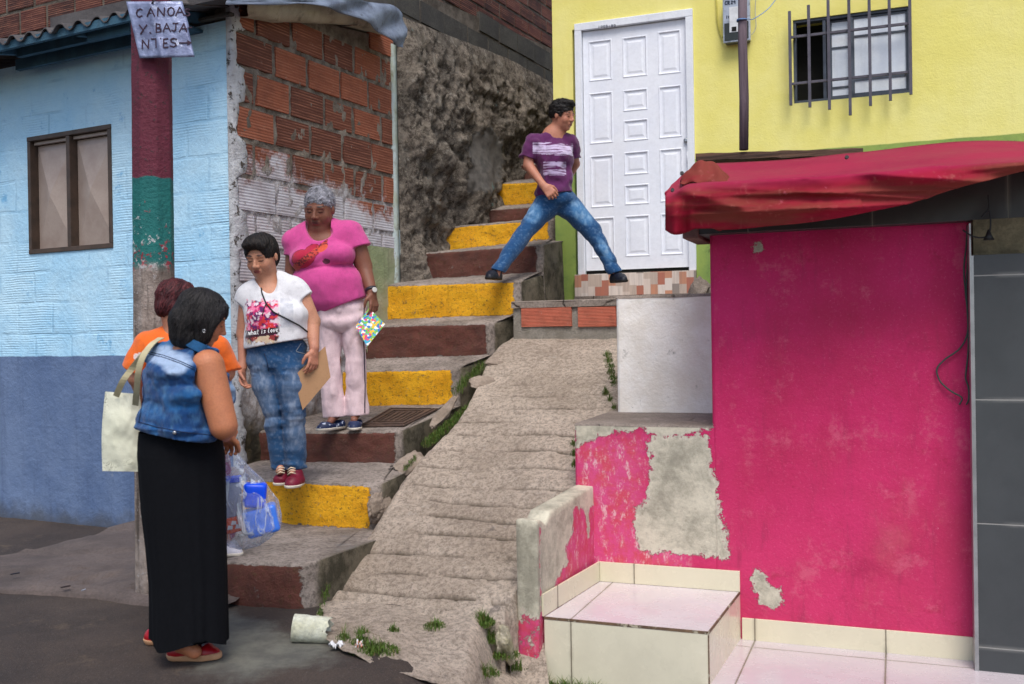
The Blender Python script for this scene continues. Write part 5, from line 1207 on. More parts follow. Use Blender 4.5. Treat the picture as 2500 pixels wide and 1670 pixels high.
def litter(u, v, sz, seed, label, mats):
    p = hitz(u, v, .028); mb = MB(); n_ = 14; rr = random.Random(seed); rows = []
    for i in range(n_): rows.append([(p.x+sz[0]*(i/(n_-1)-.5)*2*(1+.2*fbm((j*.4, i*.1, seed))), p.y+sz[1]*(j/(n_-1)-.5)*2, p.z+.012*fbm((i*.45, j*.45, seed))*2+.006*math.sin(i*.9)) for j in range(n_)])
    mb.grid(rows, 0, True)
    for q in range(len(mb.f)):
        if len(mats) > 1 and rr.random() < .3: mb.mi[q] = 1
    o = mb.build('paper_scrap', mats, None, None, loc=p); md = o.modifiers.new('s', 'SOLIDIFY'); md.thickness = .001; tag(o, label, 'litter')
litter(822, 1574, (.030, .018), 3, 'crumpled white paper scrap on the street by the pipe', [M_litter])
litter(878, 1574, (.016, .022), 9, 'small white and orange wrapper scrap beside the tiny stone', [M_litter, M_or])
cable('straw', [hitz(850, 1348, STI[0]['zt'](0)-.05), hitz(857, 1340, STI[0]['zt'](0)-.04), hitz(861, 1334, STI[0]['zt'](0)-.03)], .003, M_litter, 'short white straw lying in the gap beside the ramp', 'straw')
# leaves and chips on the pavement
for i, (u, v, s, c, lb) in enumerate(((37, 1402, .026, srgb(34, 36, 48), 'dark dried leaf lying on the left pavement'), (160, 1434, .026, srgb(52, 40, 42), 'long brown leaf lying near the pavement edge'), (236, 1332, .012, srgb(190, 180, 170), 'pale chip lying at the foot of the slate blue wall'), (204, 1442, .012, srgb(160, 165, 180), 'bluish paper scrap lying at the pavement edge'))):
    p = hitz(u, v, .05); mb = MB(); mb.grid([[(p.x+s*a, p.y+s*.4*b*(1-a*a*.7), p.z+.006*b*b+.004*a) for b in (-1, -.3, .3, 1)] for a in (-1, -.5, 0, .5, 1)], 0, True)
    o = mb.build('leaf' if i < 2 else 'paper_scrap', simple('litter %d' % i, c), None, None, loc=p); md = o.modifiers.new('s', 'SOLIDIFY'); md.thickness = .002; tag(o, lb, 'leaf' if i < 2 else 'litter')
# ================================================================ GRASS AND WEEDS
def mat_leaf(name, c1, c2):
    n = N(name); i = n.n.new('ShaderNodeObjectInfo'); c = n.mix(n.noise(30, 3), c1, c2); return n.out(c, .55, spec=.3)
M_grass = mat_leaf('grass blades', (.045, .10, .012), (.11, .17, .03)); M_dry = mat_leaf('dry grass', (.22, .17, .06), (.12, .12, .04)); M_weed = mat_leaf('weed leaves', (.03, .12, .015), (.09, .22, .04))
def grass(name, spots, label, seed=1, dens=1.0, hgt=.05):
    """spots: (world point fn or point, radius x, radius y, count)"""
    r = random.Random(seed); mb = MB()
    for (p, rx, ry, n_) in spots:
        for _ in range(int(n_*dens)):
            a = r.uniform(0, 6.28); q = r.random()**.7*1.15; x, y = p.x+rx*q*math.cos(a), p.y+ry*q*math.sin(a); z = p.z + (RS*((y-p.y)+.386*(x-p.x)) if p.z > .05 else 0)
            h = hgt*r.uniform(.3, 1.6)*(1.2-q*.8); la = r.uniform(0, 6.28); lean = h*r.uniform(.1, .9); w_ = r.uniform(.0010, .0022); fx_, fy_ = math.cos(la), math.sin(la); sx_, sy_ = -fy_*w_, fx_*w_
            b = len(mb.v); P0 = (x, y, z-.008); P1 = (x+fx_*lean*.35, y+fy_*lean*.35, z+h*.6); P2 = (x+fx_*lean, y+fy_*lean, z+h*.9)
            mb.add([(P0[0]-sx_, P0[1]-sy_, P0[2]), (P0[0]+sx_, P0[1]+sy_, P0[2]), (P1[0]+sx_*.8, P1[1]+sy_*.8, P1[2]), (P1[0]-sx_*.8, P1[1]-sy_*.8, P1[2]), P2], [(0, 1, 2, 3), (3, 2, 4)], 1 if r.random() < .12 else 0)
            if r.random() < .45:   # small round leaf
                c = Vector((x, y, z+h*.35)); s = r.uniform(.004, .009); d1 = Vector((r.uniform(-1, 1), r.uniform(-1, 1), r.uniform(.1, .8))).normalized(); d2 = d1.cross(Vector((r.random(), r.random(), 1))).normalized()
                mb.add([c-d1*s, c-d2*s*.6, c+d1*s, c+d2*s*.6], [(0, 1, 2, 3)], 0)
    o = mb.build(name, [M_grass, M_dry], None, None, recalc=False); o['kind'] = 'stuff'; tag(o, label, 'grass'); return o
rh = ramp_hit
bpy.context.view_layer.update()
def tree_of(o): mw = o.matrix_world; return BVHTree.FromPolygons([mw @ v.co for v in o.data.vertices], [tuple(p.vertices) for p in o.data.polygons])
_T = [tree_of(ap), tree_of(street), tree_of(ramp)]
def gp(u, v):
    d = ray(u, v).normalized(); h = [t.ray_cast(CAM, d) for t in _T]; h = [q for q in h if q[0] is not None]
    q = min(h, key=lambda q: q[3])[0]; q = Vector(q); q.z = min(q.z, .045); return q
def tuft(uv0, uv1, n, r, off=(0, 0, 0)):
    a, b = rh(*uv0), rh(*uv1); return [(a.lerp(b, i/max(1, n-1))+Vector(off), r, r*1.3, 55) for i in range(n)]
grass('grass', tuft((1050, 1068), (1150, 985), 9, .045, (-.01, 0, -.03)), 'green clumps growing along the kerb slab below the lid', 2, 2.2, .035)
grass('grass', tuft((1125, 945), (1185, 890), 6, .045, (-.02, 0, -.02)), 'grass growing between the second yellow step and the ramp', 3, 1.3, .06)
grass('grass', tuft((990, 1130), (1012, 1108), 3, .02, (0, 0, -.03)), 'thin moss line above the lowest yellow step end', 4, .6, .025)
grass('grass', [(gp(915, 1590), .10, .07, 480), (gp(880, 1570), .05, .04, 160), (gp(838, 1560), .03, .03, 70)], 'grass tuft on the street edge beside the litter', 5, 1, .05)
grass('grass', [(gp(884, 1548), .035, .03, 90), (gp(1063, 1530), .05, .05, 200), (gp(960, 1540), .03, .02, 80)], 'small tufts growing in the cracks under the ramp edge', 6, 1, .035)
grass('grass', [(gp(1175, 1520), .06, .07, 420), (gp(1195, 1560), .07, .07, 420), (gp(1225, 1600), .08, .05, 300)], 'dense grass in the hollow beside the parapet', 7, 1.2, .05)
grass('grass', [(gp(u, v), .07, .04, 170) for u, v in ((1250, 1630), (1180, 1645))]+[(FBX.W(x, -.06, -.37), .06, .04, 190) for x in (-.10, -.03, .04, .12, .20, .27)], 'grass strip at the foot of the tiled step', 8, 1.1, .05)
grass('grass', tuft((1482, 870), (1500, 940), 6, .03)+tuft((1478, 960), (1500, 1000), 3, .02), 'weeds growing where the ramp meets the white block', 9, 1.4, .05)
grass('grass', tuft((1400, 1085), (1403, 1135), 3, .018), 'weeds growing at the left edge of the pink block', 10, 1, .04)
grass('grass', [(Vector((STI[0]['fr'].W(.03, .12, 0).x, STI[0]['fr'].W(.03, .12, 0).y, .06)), .02, .1, 60), (gp(780, 1500), .02, .03, 50), (STI[1]['fr'].W(.01, .02, STI[1]['zb'](0)), .02, .02, 40)], 'grass in the crack between the lowest brown step and the ramp', 11, .9, .035)
def weed(base, h, n_, seed, label):
    r = random.Random(seed); mb = MB(); lv = MB(); b = Vector(base)
    for s in range(3):
        a = r.uniform(0, 6.28); hh = h*(1, .7, .55)[s]; tip = b+Vector((math.cos(a)*hh*.22, math.sin(a)*hh*.22, hh)); mid_ = b.lerp(tip, .5)+Vector((.01, 0, 0)); mb.tube([b, mid_, tip], [.003, .0024, .0012], 6)
        for k in range(n_):
            t = .25+.75*k/(n_-1); p = b.lerp(tip, t); la = k*2.4+r.random(); L_ = h*.34*(1.15-t*.5); d_ = Vector((math.cos(la), math.sin(la), .55 if t < .9 else 1.5)).normalized(); sd_ = d_.cross(Vector((0, 0, 1))).normalized()
            pr = []
            for q, wq, dz in ((0, .06, 0), (.25, .5, .02), (.5, .6, 0), (.75, .42, -.05), (1, .02, -.14)):
                c = p+d_*L_*q+Vector((0, 0, L_*dz)); pr.append([c-sd_*L_*.34*wq, c+Vector((0, 0, -.03*L_)), c+sd_*L_*.34*wq])
            lv.grid(pr, 0, True)
    e = thing('weed', label, 'plant', b); mb.build('stem', M_weed, e); lv.build('leaves', M_weed, e, recalc=False); return e
weed(gp(1345, 1645), .17, 7, 3, 'bright green leafy weed against the front of the tiled step')
weed(gp(1392, 1658), .09, 5, 5, 'low broad leafed weed just right of the taller weed')

o = rock('stone', concrete('mossy pale stone', srgb(190, 182, 164), srgb(140, 134, 100), 9, moss=.5, bump=.01), gp(1232, 1600)+Vector((0, 0, .05)), (.055, .05, .10), 33, 5, .3, .4, tilt=(.1, -.35)); tag(o, 'pale jagged stone standing in the grass at the parapet foot', 'stone') # concrete('mossy pale stone', srgb(176, 168, 150), srgb(128, 122, 88), 9, moss=.5, bump=.01), 'pale jagged stone standing in the grass at the parapet foot', 'stone', rotz=.4, tilt=(.1, -.35), rough=.3)
m = MB()
for (u0, u1, v0, v1, off) in ((440, 566, 26, 62, -.05), (400, 470, 60, 84, -.12)):
    a = FA.hit(u0, v1, off); b = FA.hit(u1, v0, off); m = MB(); m.box(a[0], b[0]-.02, off, -.003, a[1], b[1]); m.build('eave_block', M_block if u0 == 440 else M_bluewood, house, FA, bevel=.004)
a = FA.hit(20, 150, -.2); b = FA.hit(300, 104, -.2)
m = MB(); m.box(a[0], b[0], -.14, -.10, (a[1]+b[1])/2-.03, (a[1]+b[1])/2+.05); m.build('purlin', M_bluewood, house, FA)
# ================================================================ FIGURES: smooth implicit bodies turned into meshes
def vn(p, s, seed=0):                     # value noise, -1..1, vectorised
    p = np.asarray(p, dtype=np.float32)*s+seed*17.3; i = np.floor(p).astype(np.int64); f = p-i; f = f*f*(3-2*f)
    def hsh(a, b, c):
        n = (a*374761393+b*668265263+c*2147483647) & 0x7fffffff; n = ((n ^ (n >> 13))*1274126177) & 0x7fffffff; return ((n ^ (n >> 16)) & 0xffff)/32767.5-1
    r = 0
    for dx in (0, 1):
        for dy in (0, 1):
            for dz in (0, 1):
                w_ = (f[..., 0] if dx else 1-f[..., 0])*(f[..., 1] if dy else 1-f[..., 1])*(f[..., 2] if dz else 1-f[..., 2]); r = r+w_*hsh(i[..., 0]+dx, i[..., 1]+dy, i[..., 2]+dz)
    return r
def vf(p, s, o=4, seed=0): return sum(vn(p, s*2**k, seed+k)*.5**k for k in range(o))
class SDF:
    def __init__(s, lo, hi, h):
        s.lo = np.array(lo, float); s.h = h; s.n = [int((hi[i]-lo[i])/h)+2 for i in range(3)]; s.f = np.full(s.n, .2, np.float32)
        s.ax = [(s.lo[i]+h*np.arange(s.n[i])).astype(np.float32) for i in range(3)]
    def sub(s, lo, hi):
        sl = []; 
        for i in range(3):
            a = max(0, int((lo[i]-s.lo[i])/s.h)); b = min(s.n[i], int((hi[i]-s.lo[i])/s.h)+2)
            if b <= a: return None
            sl.append(slice(a, b))
        g = np.meshgrid(*[s.ax[i][sl[i]] for i in range(3)], indexing='ij'); return tuple(sl), g
    def apply(s, lo, hi, fn, k, mode):
        r = s.sub(lo, hi)
        if r is None: return
        sl, g = r; d = fn(*g).astype(np.float32); f = s.f[sl]
        if mode == 'u': hh = np.clip(.5+.5*(f-d)/k, 0, 1); s.f[sl] = f*(1-hh)+d*hh-k*hh*(1-hh)
        else: d = -d; hh = np.clip(.5-.5*(f-d)/k, 0, 1); s.f[sl] = f*(1-hh)+d*hh+k*hh*(1-hh)
    def cone(s, a, b, ra, rb, k=.02, fl=None, mode='u'):
        """tapered limb a->b; fl=(axis,factor) flattens the section along an axis"""
        a = np.array(a, float); b = np.array(b, float); m = max(ra, rb)*1.2+k*1.5+.02; ab = b-a; L2 = max(1e-9, ab@ab)
        def fn(X, Y, Z):
            x, y, z = X-a[0], Y-a[1], Z-a[2]; t = np.clip((x*ab[0]+y*ab[1]+z*ab[2])/L2, 0, 1); x = x-ab[0]*t; y = y-ab[1]*t; z = z-ab[2]*t
            if fl is not None:
                n_ = fl[0]; d = x*n_[0]+y*n_[1]+z*n_[2]; q = (1/fl[1]-1)*d; x = x+n_[0]*q; y = y+n_[1]*q; z = z+n_[2]*q
            return np.sqrt(x*x+y*y+z*z)-(ra+(rb-ra)*t)
        s.apply(np.minimum(a, b)-m, np.maximum(a, b)+m, fn, k, mode)
    def ell(s, c, r, B=None, k=.02, mode='u'):
        c = np.array(c, float); B = np.eye(3) if B is None else np.array(B, float); m = max(r)+k*1.5+.015
        def fn(X, Y, Z):
            x, y, z = X-c[0], Y-c[1], Z-c[2]; q = [(x*B[i][0]+y*B[i][1]+z*B[i][2]) for i in range(3)]
            k0 = np.sqrt((q[0]/r[0])**2+(q[1]/r[1])**2+(q[2]/r[2])**2); k1 = np.sqrt((q[0]/r[0]**2)**2+(q[1]/r[1]**2)**2+(q[2]/r[2]**2)**2)+1e-6; return k0*(k0-1)/k1
        s.apply(c-m, c+m, fn, k, mode)
    def cut(s, p, n_, k=.004):             # removes the side the normal points to
        p = np.array(p, float); n_ = np.array(n_, float); n_ /= np.linalg.norm(n_); X, Y, Z = np.meshgrid(*s.ax, indexing='ij')
        d = (X-p[0])*n_[0]+(Y-p[1])*n_[1]+(Z-p[2])*n_[2]; hh = np.clip(.5-.5*(s.f-d)/k, 0, 1); s.f = (s.f*(1-hh)+d*hh+k*hh*(1-hh)).astype(np.float32)
    def disp(s, fn):
        m = np.abs(s.f) < .06; I = np.argwhere(m); p = s.lo+I*s.h; s.f[m] += fn(p).astype(np.float32)
    def mesh(s):
        f = s.f; n = s.n; ins = f < 0
        c = [f[i:n[0]-1+i, j:n[1]-1+j, k:n[2]-1+k] for i in (0, 1) for j in (0, 1) for k in (0, 1)]
        sg = sum((q < 0).astype(np.int8) for q in c); act = (sg > 0) & (sg < 8); idx = -np.ones(act.shape, np.int64); C = np.argwhere(act); idx[act] = np.arange(len(C))
        cv = np.stack([q[act] for q in c], 1); off = np.array([(i, j, k) for i in (0, 1) for j in (0, 1) for k in (0, 1)], float)
        acc = np.zeros((len(C), 3)); cnt = np.zeros(len(C))
        for a in range(8):
            for b in range(a+1, 8):
                if abs(off[a]-off[b]).sum() != 1: continue
                m = (cv[:, a] < 0) != (cv[:, b] < 0); t = cv[m, a]/(cv[m, a]-cv[m, b]); acc[m] += off[a]+(off[b]-off[a])*t[:, None]; cnt[m] += 1
        V = s.lo+(C+acc/cnt[:, None])*s.h; Q = []
        for ax in range(3):
            o1, o2 = [(1, 2), (2, 0), (0, 1)][ax]
            a = [slice(0, n[i]) for i in range(3)]; b = list(a); a[ax] = slice(0, n[ax]-1); b[ax] = slice(1, n[ax]); A = ins[tuple(a)]; Bm = ins[tuple(b)]
            E = np.argwhere(A != Bm); flip = A[tuple(E.T)]
            ok = (E[:, o1] > 0) & (E[:, o2] > 0) & (E[:, o1] < n[o1]-1) & (E[:, o2] < n[o2]-1) & (E[:, ax] < n[ax]-1); E = E[ok]; flip = flip[ok]
            def at(d1, d2): e = E.copy(); e[:, o1] -= d1; e[:, o2] -= d2; return idx[e[:, 0], e[:, 1], e[:, 2]]
            q = np.stack([at(1, 1), at(0, 1), at(0, 0), at(1, 0)], 1); q[~flip] = q[~flip][:, ::-1]; Q.append(q[(q >= 0).all(1)])
        return V, np.concatenate(Q)
def proj(V):                              # world -> source pixel
    d = V-np.array(CAM); f = d@np.array(_F); return 1250+FPX*(d@np.array(_X))/f, 835-FPX*(d@np.array(_U))/f
def mk(name, s, mat, base, parent=None, col=None, smooth=2):
    V, Q = s.mesh(); me = bpy.data.meshes.new(name); me.vertices.add(len(V)); 
    # light laplacian smoothing
    for _ in range(smooth):
        A = np.zeros_like(V); c = np.zeros(len(V))
        for i in range(4):
            j = (i+1) % 4; np.add.at(A, Q[:, i], V[Q[:, j]]); np.add.at(A, Q[:, j], V[Q[:, i]]); np.add.at(c, Q[:, i], 1); np.add.at(c, Q[:, j], 1)
        V = V*.5+(A/np.maximum(c, 1)[:, None])*.5
    me.vertices.foreach_set('co', (V-np.array(base)).astype(np.float32).ravel()); me.loops.add(len(Q)*4); me.polygons.add(len(Q))
    me.loops.foreach_set('vertex_index', Q.ravel().astype(np.int32)); me.polygons.foreach_set('loop_start', np.arange(len(Q), dtype=np.int32)*4); me.polygons.foreach_set('loop_total', np.full(len(Q), 4, np.int32))
    me.polygons.foreach_set('use_smooth', np.ones(len(Q), bool)); me.update(calc_edges=True); me.validate(); me.materials.append(mat)
    if col is not None:
        nn_ = np.zeros_like(V); e = np.cross(V[Q[:, 2]]-V[Q[:, 0]], V[Q[:, 3]]-V[Q[:, 1]])
        for i in range(4): np.add.at(nn_, Q[:, i], e)
        nn_ /= np.linalg.norm(nn_, axis=1)[:, None]+1e-9
        a = me.attributes.new('Col', 'FLOAT_COLOR', 'POINT'); cc = np.ones((len(V), 4), np.float32); cc[:, :3] = col(V, nn_); a.data.foreach_set('color', cc.ravel())
    o = bpy.data.objects.new(name, me); scene.collection.objects.link(o); o.location = base
    if parent is not None: setparent(o, parent)
    return o
def vmat(name, rough=.7, bump=.0, sc=200, sheen=0, spec=.3, weave=None, sss=0):
    n = N(name); c = n.att('Col', True); h = n.noise(sc, 4, .7); c = n.mix(n.th(h, .35, .75, 0, .16), c, (.02, .02, .02)); c = n.mix(n.th(n.noise(22, 5, .7), .45, .7, 0, .16), c, (.25, .06, .05) if name == 'skin' else (.03, .03, .04))
    if weave: h = n.ma('ADD', h, n.ma('MULTIPLY', n.noise(1, 3, .6, co=n.sc(*weave)), 1.5))
    kw = {}
    if sheen: kw['Sheen_Weight'] = sheen
    if sss: kw['Subsurface_Weight'] = sss; kw['Subsurface_Scale'] = .01
    return n.out(c, rough, h, bump or .0005, spec=spec, **kw)
M_skin = vmat('skin', .5, .002, 130, spec=.4, sss=.06); M_cloth = vmat('cotton cloth', .9, .0015, 260, sheen=.2, weave=(60, 60, 14)); M_denim = vmat('denim', .9, .002, 220, sheen=.15, weave=(300, 300, 40))
M_hair = vmat('hair', .5, .003, 90, weave=(220, 220, 25)); M_leather = vmat('shoe canvas', .45, .001, 180); M_sole = simple('white rubber sole', srgb(226, 218, 204), .6)
class Fig:
    def __init__(s, Y, base): s.Y = Y; s.s = Y/FPX; s.base = Vector(base)
    def p(s, u, v, dy=0): return P(u, v, s.Y+dy)
    def sdf(s, u0, u1, v0, v1, d0, d1, h=.005):
        a, b = s.p(u0, v1), s.p(u1, v0); return SDF((a.x, s.Y+d0, min(a.z, b.z)), (b.x, s.Y+d1, max(a.z, b.z)), h)
    def c(s, g, a, b, ra, rb, k=.02, fl=None, mode='u'):
        g.cone(s.p(*a), s.p(*b), ra*s.s, rb*s.s, k, None if fl is None else ((0, 1, 0), fl), mode)
    def e(s, g, a, r, k=.03, rot=0, mode='u'):
        c_, s_ = math.cos(R(rot)), math.sin(R(rot)); g.ell(s.p(*a), [x*s.s for x in r], [(c_, 0, s_), (0, 1, 0), (-s_, 0, c_)], k, mode)
def sleeve(F, g, cones, pa, pb, keep, k=.018):
    q = SDF.__new__(SDF); q.lo, q.h, q.n, q.ax = g.lo, g.h, g.n, g.ax; q.f = np.full(g.n, .2, np.float32)
    for a, b, r1, r2 in cones: F.c(q, a, b, r1, r2, .02)
    s_ = F.p(*pb)-F.p(*pa); nrm = Vector((s_.z, 0, -s_.x)).normalized()
    if nrm.dot(F.p(*keep)-F.p(*pa)) > 0: nrm = -nrm
    q.disp(folds(.006, 9, 9, 9, 4)); q.cut(F.p(*pa), nrm, .004)
    m = (q.f < .1); hh = np.clip(.5+.5*(g.f-q.f)/k, 0, 1); r = g.f*(1-hh)+q.f*hh-k*hh*(1-hh); g.f = np.where(m, r, g.f).astype(np.float32)
class Head:
    """local axes: x to the head's right, y forward, z up, unit = head height"""
    def __init__(s, c, fwd, up, hh):
        s.c = Vector(c); f = Vector(fwd).normalized(); u = Vector(up); u = (u-f*u.dot(f)).normalized(); r = f.cross(u); s.B = (r, f, u); s.h = hh
    def w(s, x, y, z): return s.c+(s.B[0]*x+s.B[1]*y+s.B[2]*z)*s.h
    def e(s, g, c, r, k=.04, mode='u'): g.ell(s.w(*c), [q*s.h for q in r], s.B, k*s.h, mode)
    def cn(s, g, a, b, ra, rb, k=.03, mode='u'): g.cone(s.w(*a), s.w(*b), ra*s.h, rb*s.h, k*s.h, None, mode)
    def build(s, g, wide=1.0, chub=0.0):
        W_ = wide
        s.e(g, (0, -.07, .12), (.335*W_, .41, .37), .05); s.e(g, (0, .07, -.12), (.275*W_+chub*.03, .30, .34), .08); s.e(g, (0, .12, -.31), (.19*W_+chub*.05, .19, .16), .08)
        s.e(g, (0, .25, -.42), (.08, .06, .06), .06)
        for q in (-1, 1):
            s.e(g, (q*.155*W_, .235, -.14), (.10+chub*.02, .09, .11+chub*.02), .06)
            s.e(g, (q*.345*W_, -.03, -.03), (.035, .07, .105), .02)
        s.cn(g, (-.17, .315, .075), (.17, .315, .075), .045, .045, .04)
        for q in (-1, 1): s.e(g, (q*.13*W_, .395, -.0), (.085, .055, .05), .04, 'x')
        for q in (-1, 1): s.e(g, (q*.13*W_, .300, -.005), (.068, .058, .048), .015)
        s.cn(g, (0, .345, .05), (0, .425, -.12), .030, .045, .025); s.e(g, (0, .43, -.135), (.05, .045, .04), .02)
        for q in (-1, 1): s.e(g, (q*.052, .395, -.15), (.034, .04, .03), .02)
        s.cn(g, (-.075, .345, -.245), (.075, .345, -.245), .026, .026, .02); s.cn(g, (-.06, .34, -.292), (.06, .34, -.292), .030, .030, .02)
        s.cn(g, (-.085, .40, -.268), (.085, .40, -.268), .010, .010, .012, 'x')
    def loc(s, V): d = (V-np.array(s.c))/s.h; return d@np.array(s.B[0]), d@np.array(s.B[1]), d@np.array(s.B[2])
    def paint(s, V, C, skin, lip, brow, eye=(.03, .02, .015), old=False):
        x, y, z = s.loc(V); near = (x*x+y*y+z*z) < .75
        def bl(m, col, a): m = (np.clip(m, 0, 1)*a*near)[:, None]; C[:] = C*(1-m)+np.array(col)*m
        ax = np.abs(x); fr = (y > .22)
        bl(fr*(1-((ax-.13)/.09)**2-((z-.105+.5*(ax-.13)**2)/.024)**2)*3, brow, .95)
        bl(fr*(1-((ax-.13)/.068)**2-((z+.024)/.017)**2)*3, eye, .95)
        bl(fr*(1-((ax-.13)/.10)**2-((z-.01)/.06)**2)*.8, tuple(q*.55 for q in skin), .35)
        bl(fr*(1-(x/.095)**2-((z+.268)/.045)**2)*2.5, lip, .85); bl(fr*(1-(x/.085)**2-((z+.268)/.008)**2)*2, tuple(q*.3 for q in lip), .9)
        bl((y > .15)*(1-((ax-.17)/.10)**2-((z+.12)/.09)**2), (skin[0]*1.05, skin[1]*.78, skin[2]*.74), .3)
        bl((y > .36)*(1-((ax-.045)/.014)**2-((z+.165)/.010)**2)*2, tuple(q*.3 for q in skin), .7)
        if old: bl((y > .15)*np.exp(-((ax-.10-.35*np.clip(-.12-z, 0, 1))/.012)**2)*(z < -.12)*(z > -.30), tuple(q*.55 for q in skin), .6); bl(fr*np.exp(-((z+.075)/.010)**2)*(np.abs(ax-.13) < .06), tuple(q*.6 for q in skin), .5); bl(fr*(np.exp(-((z-.22)/.007)**2)+np.exp(-((z-.27)/.007)**2))*(ax < .16), tuple(q*.7 for q in skin), .35)
        return C
def hand(g, wrist, d, pn, L=.17, curl=.35, side=1, spread=.10, curls=None, thumb=.5):
    """d: direction of the fingers, pn: palm normal (fingers bend towards it), side: +1/-1 where the thumb leaves"""
    w_ = Vector(wrist); d = Vector(d).normalized(); pn = Vector(pn); pn = (pn-d*pn.dot(d)).normalized(); sd_ = d.cross(pn)*side; r = L*.052
    g.cone(w_-d*.02, w_+d*L*.12, L*.17, L*.165, .012, (pn, .7))
    K = []
    for i in range(4):
        o = (i-1.5)*L*.128; k0 = w_+d*L*(.50-.025*abs(i-1.2))-sd_*(o); K.append(k0); g.cone(w_+d*L*.08-sd_*o*.55, k0, L*.085, L*.07, .012, (pn, .8))
    ln = [.42, .47, .44, .34]
    for i in range(4):
        c_ = curls[i] if curls else curl*(1+.12*i); p_ = K[i]; dd = (d-sd_*(i-1.5)*spread).normalized(); a = c_*.7
        for q, (fl, rr) in enumerate(((.44, 1.12), (.32, 1.0), (.24, .88))):
            dr = (dd*math.cos(a)+pn*math.sin(a)).normalized(); p2 = p_+dr*L*ln[i]*fl; g.cone(p_, p2, r*rr, r*rr*.9, .0025); p_ = p2; a += c_
    b = w_+d*L*.12+sd_*L*.15; t1 = b+(d*.55+sd_*.55+pn*.35).normalized()*L*.22; t2 = t1+(d*.8+sd_*(.25-thumb*.3)+pn*.5).normalized()*L*.17; t3 = t2+(d*.9-sd_*thumb*.2+pn*.4).normalized()*L*.13
    g.cone(b, t1, r*1.9, r*1.35, .010); g.cone(t1, t2, r*1.3, r*1.15, .004); g.cone(t2, t3, r*1.15, r*.9, .003)
def shoe(fig, heel, toe, gz_, w_, h_, mat, col, parent, name='shoe', sole=.018, low=False, solemat=None, top=None):
    """heel, toe: world points at ground; h_: height at the ankle"""
    hl, to = Vector(heel), Vector(toe); d = (to-hl); L = d.length; d.normalize(); lo = [min(hl[i], to[i])-.07 for i in (0, 1)]+[gz_-.03]; hi = [max(hl[i], to[i])+.07 for i in (0, 1)]+[gz_+h_+.06]
    def shape(g, gr=0):
        z = Vector((0, 0, 1)); A = hl+d*.03; B_ = hl+d*L*.66; C_ = to-d*.035
        A.z = B_.z = C_.z = 0; zz = lambda p, q: Vector((p.x, p.y, gz_+q))
        g.cone(zz(A, .03), zz(B_, .024), w_*.42+gr, w_*.5+gr, .02); g.cone(zz(B_, .022), zz(C_, .014), w_*.5+gr, w_*.36+gr, .02)
    g = SDF(lo, hi, .0035); shape(g); A = hl+d*.045
    g.cone((A.x, A.y, gz_+.04), (A.x+d.x*.01, A.y+d.y*.01, gz_+h_), w_*.42, w_*.36, .02); B_ = hl+d*L*.5; g.cone((A.x, A.y, gz_+h_*.7), (B_.x, B_.y, gz_+.04), w_*.32, w_*.34, .02)
    g.cut((0, 0, gz_+.002), (0, 0, -1), .002); g.cut((0, 0, gz_+h_), (0, 0, 1), .003)
    if low:
        op = hl+d*L*.42; g.ell((op.x, op.y, gz_+h_+.004), (L*.28, L*.28, h_*.5), None, .006, 'x')
    o = mk(name, g, mat, fig.base, parent, (lambda V, n_: np.tile(np.array(col, np.float32), (len(V), 1))) if not callable(col) else col, 1)
    g2 = SDF(lo, hi, .0035); shape(g2, .004); g2.cut((0, 0, gz_+.0005), (0, 0, -1), .002); g2.cut((0, 0, gz_+sole), (0, 0, 1), .002); s_ = mk('sole', g2, solemat or M_sole, fig.base, o, None, 1)
    return o
def bvh(o):
    bpy.context.view_layer.update(); mw = o.matrix_world; me = o.data; return BVHTree.FromPolygons([mw @ v.co for v in me.vertices], [tuple(p.vertices) for p in me.polygons])
def onsurf(tree, u, v, lift=.002, default=None):
    d = ray(u, v).normalized(); h = tree.ray_cast(CAM, d)
    if h[0] is None: return None
    return h[0]+h[1]*lift if h[1].dot(d) < 0 else h[0]-h[1]*lift
def surfline(name, tree, pts, r, mat, parent, base, n=24, lift=None):
    out = []
    for i in range(n):
        q = lerp_pl(pts, i/(n-1)); p = onsurf(tree, q[0], q[1], lift if lift is not None else r*.3)
        if p is not None: out.append(p)
    if len(out) < 2: return None
    m = MB(); m.tube(out, r, 6); return m.build(name, mat, parent, None, loc=base)
def ones(V, c): return np.tile(np.array(c, np.float64), (len(V), 1))
def blend(C, m, col): m = np.clip(m, 0, 1)[:, None]; C[:] = C*(1-m)+np.array(col)*m
def inell(u, v, cu, cv, ru, rv, rot=0):
    c_, s_ = math.cos(R(rot)), math.sin(R(rot)); x, y = (u-cu)*c_+(v-cv)*s_, -(u-cu)*s_+(v-cv)*c_; return 1-(x/ru)**2-(y/rv)**2
def folds(amp, sx=9, sy=9, sz=5, seed=0, o=3): return lambda p: -amp*(vf(p*np.array([sx, sy, sz])/4, 4, o, seed))
def ridge(amp, s, seed=0): return lambda p: amp*(1-2*np.abs(vf(p*np.array(s), 1, 3, seed)))

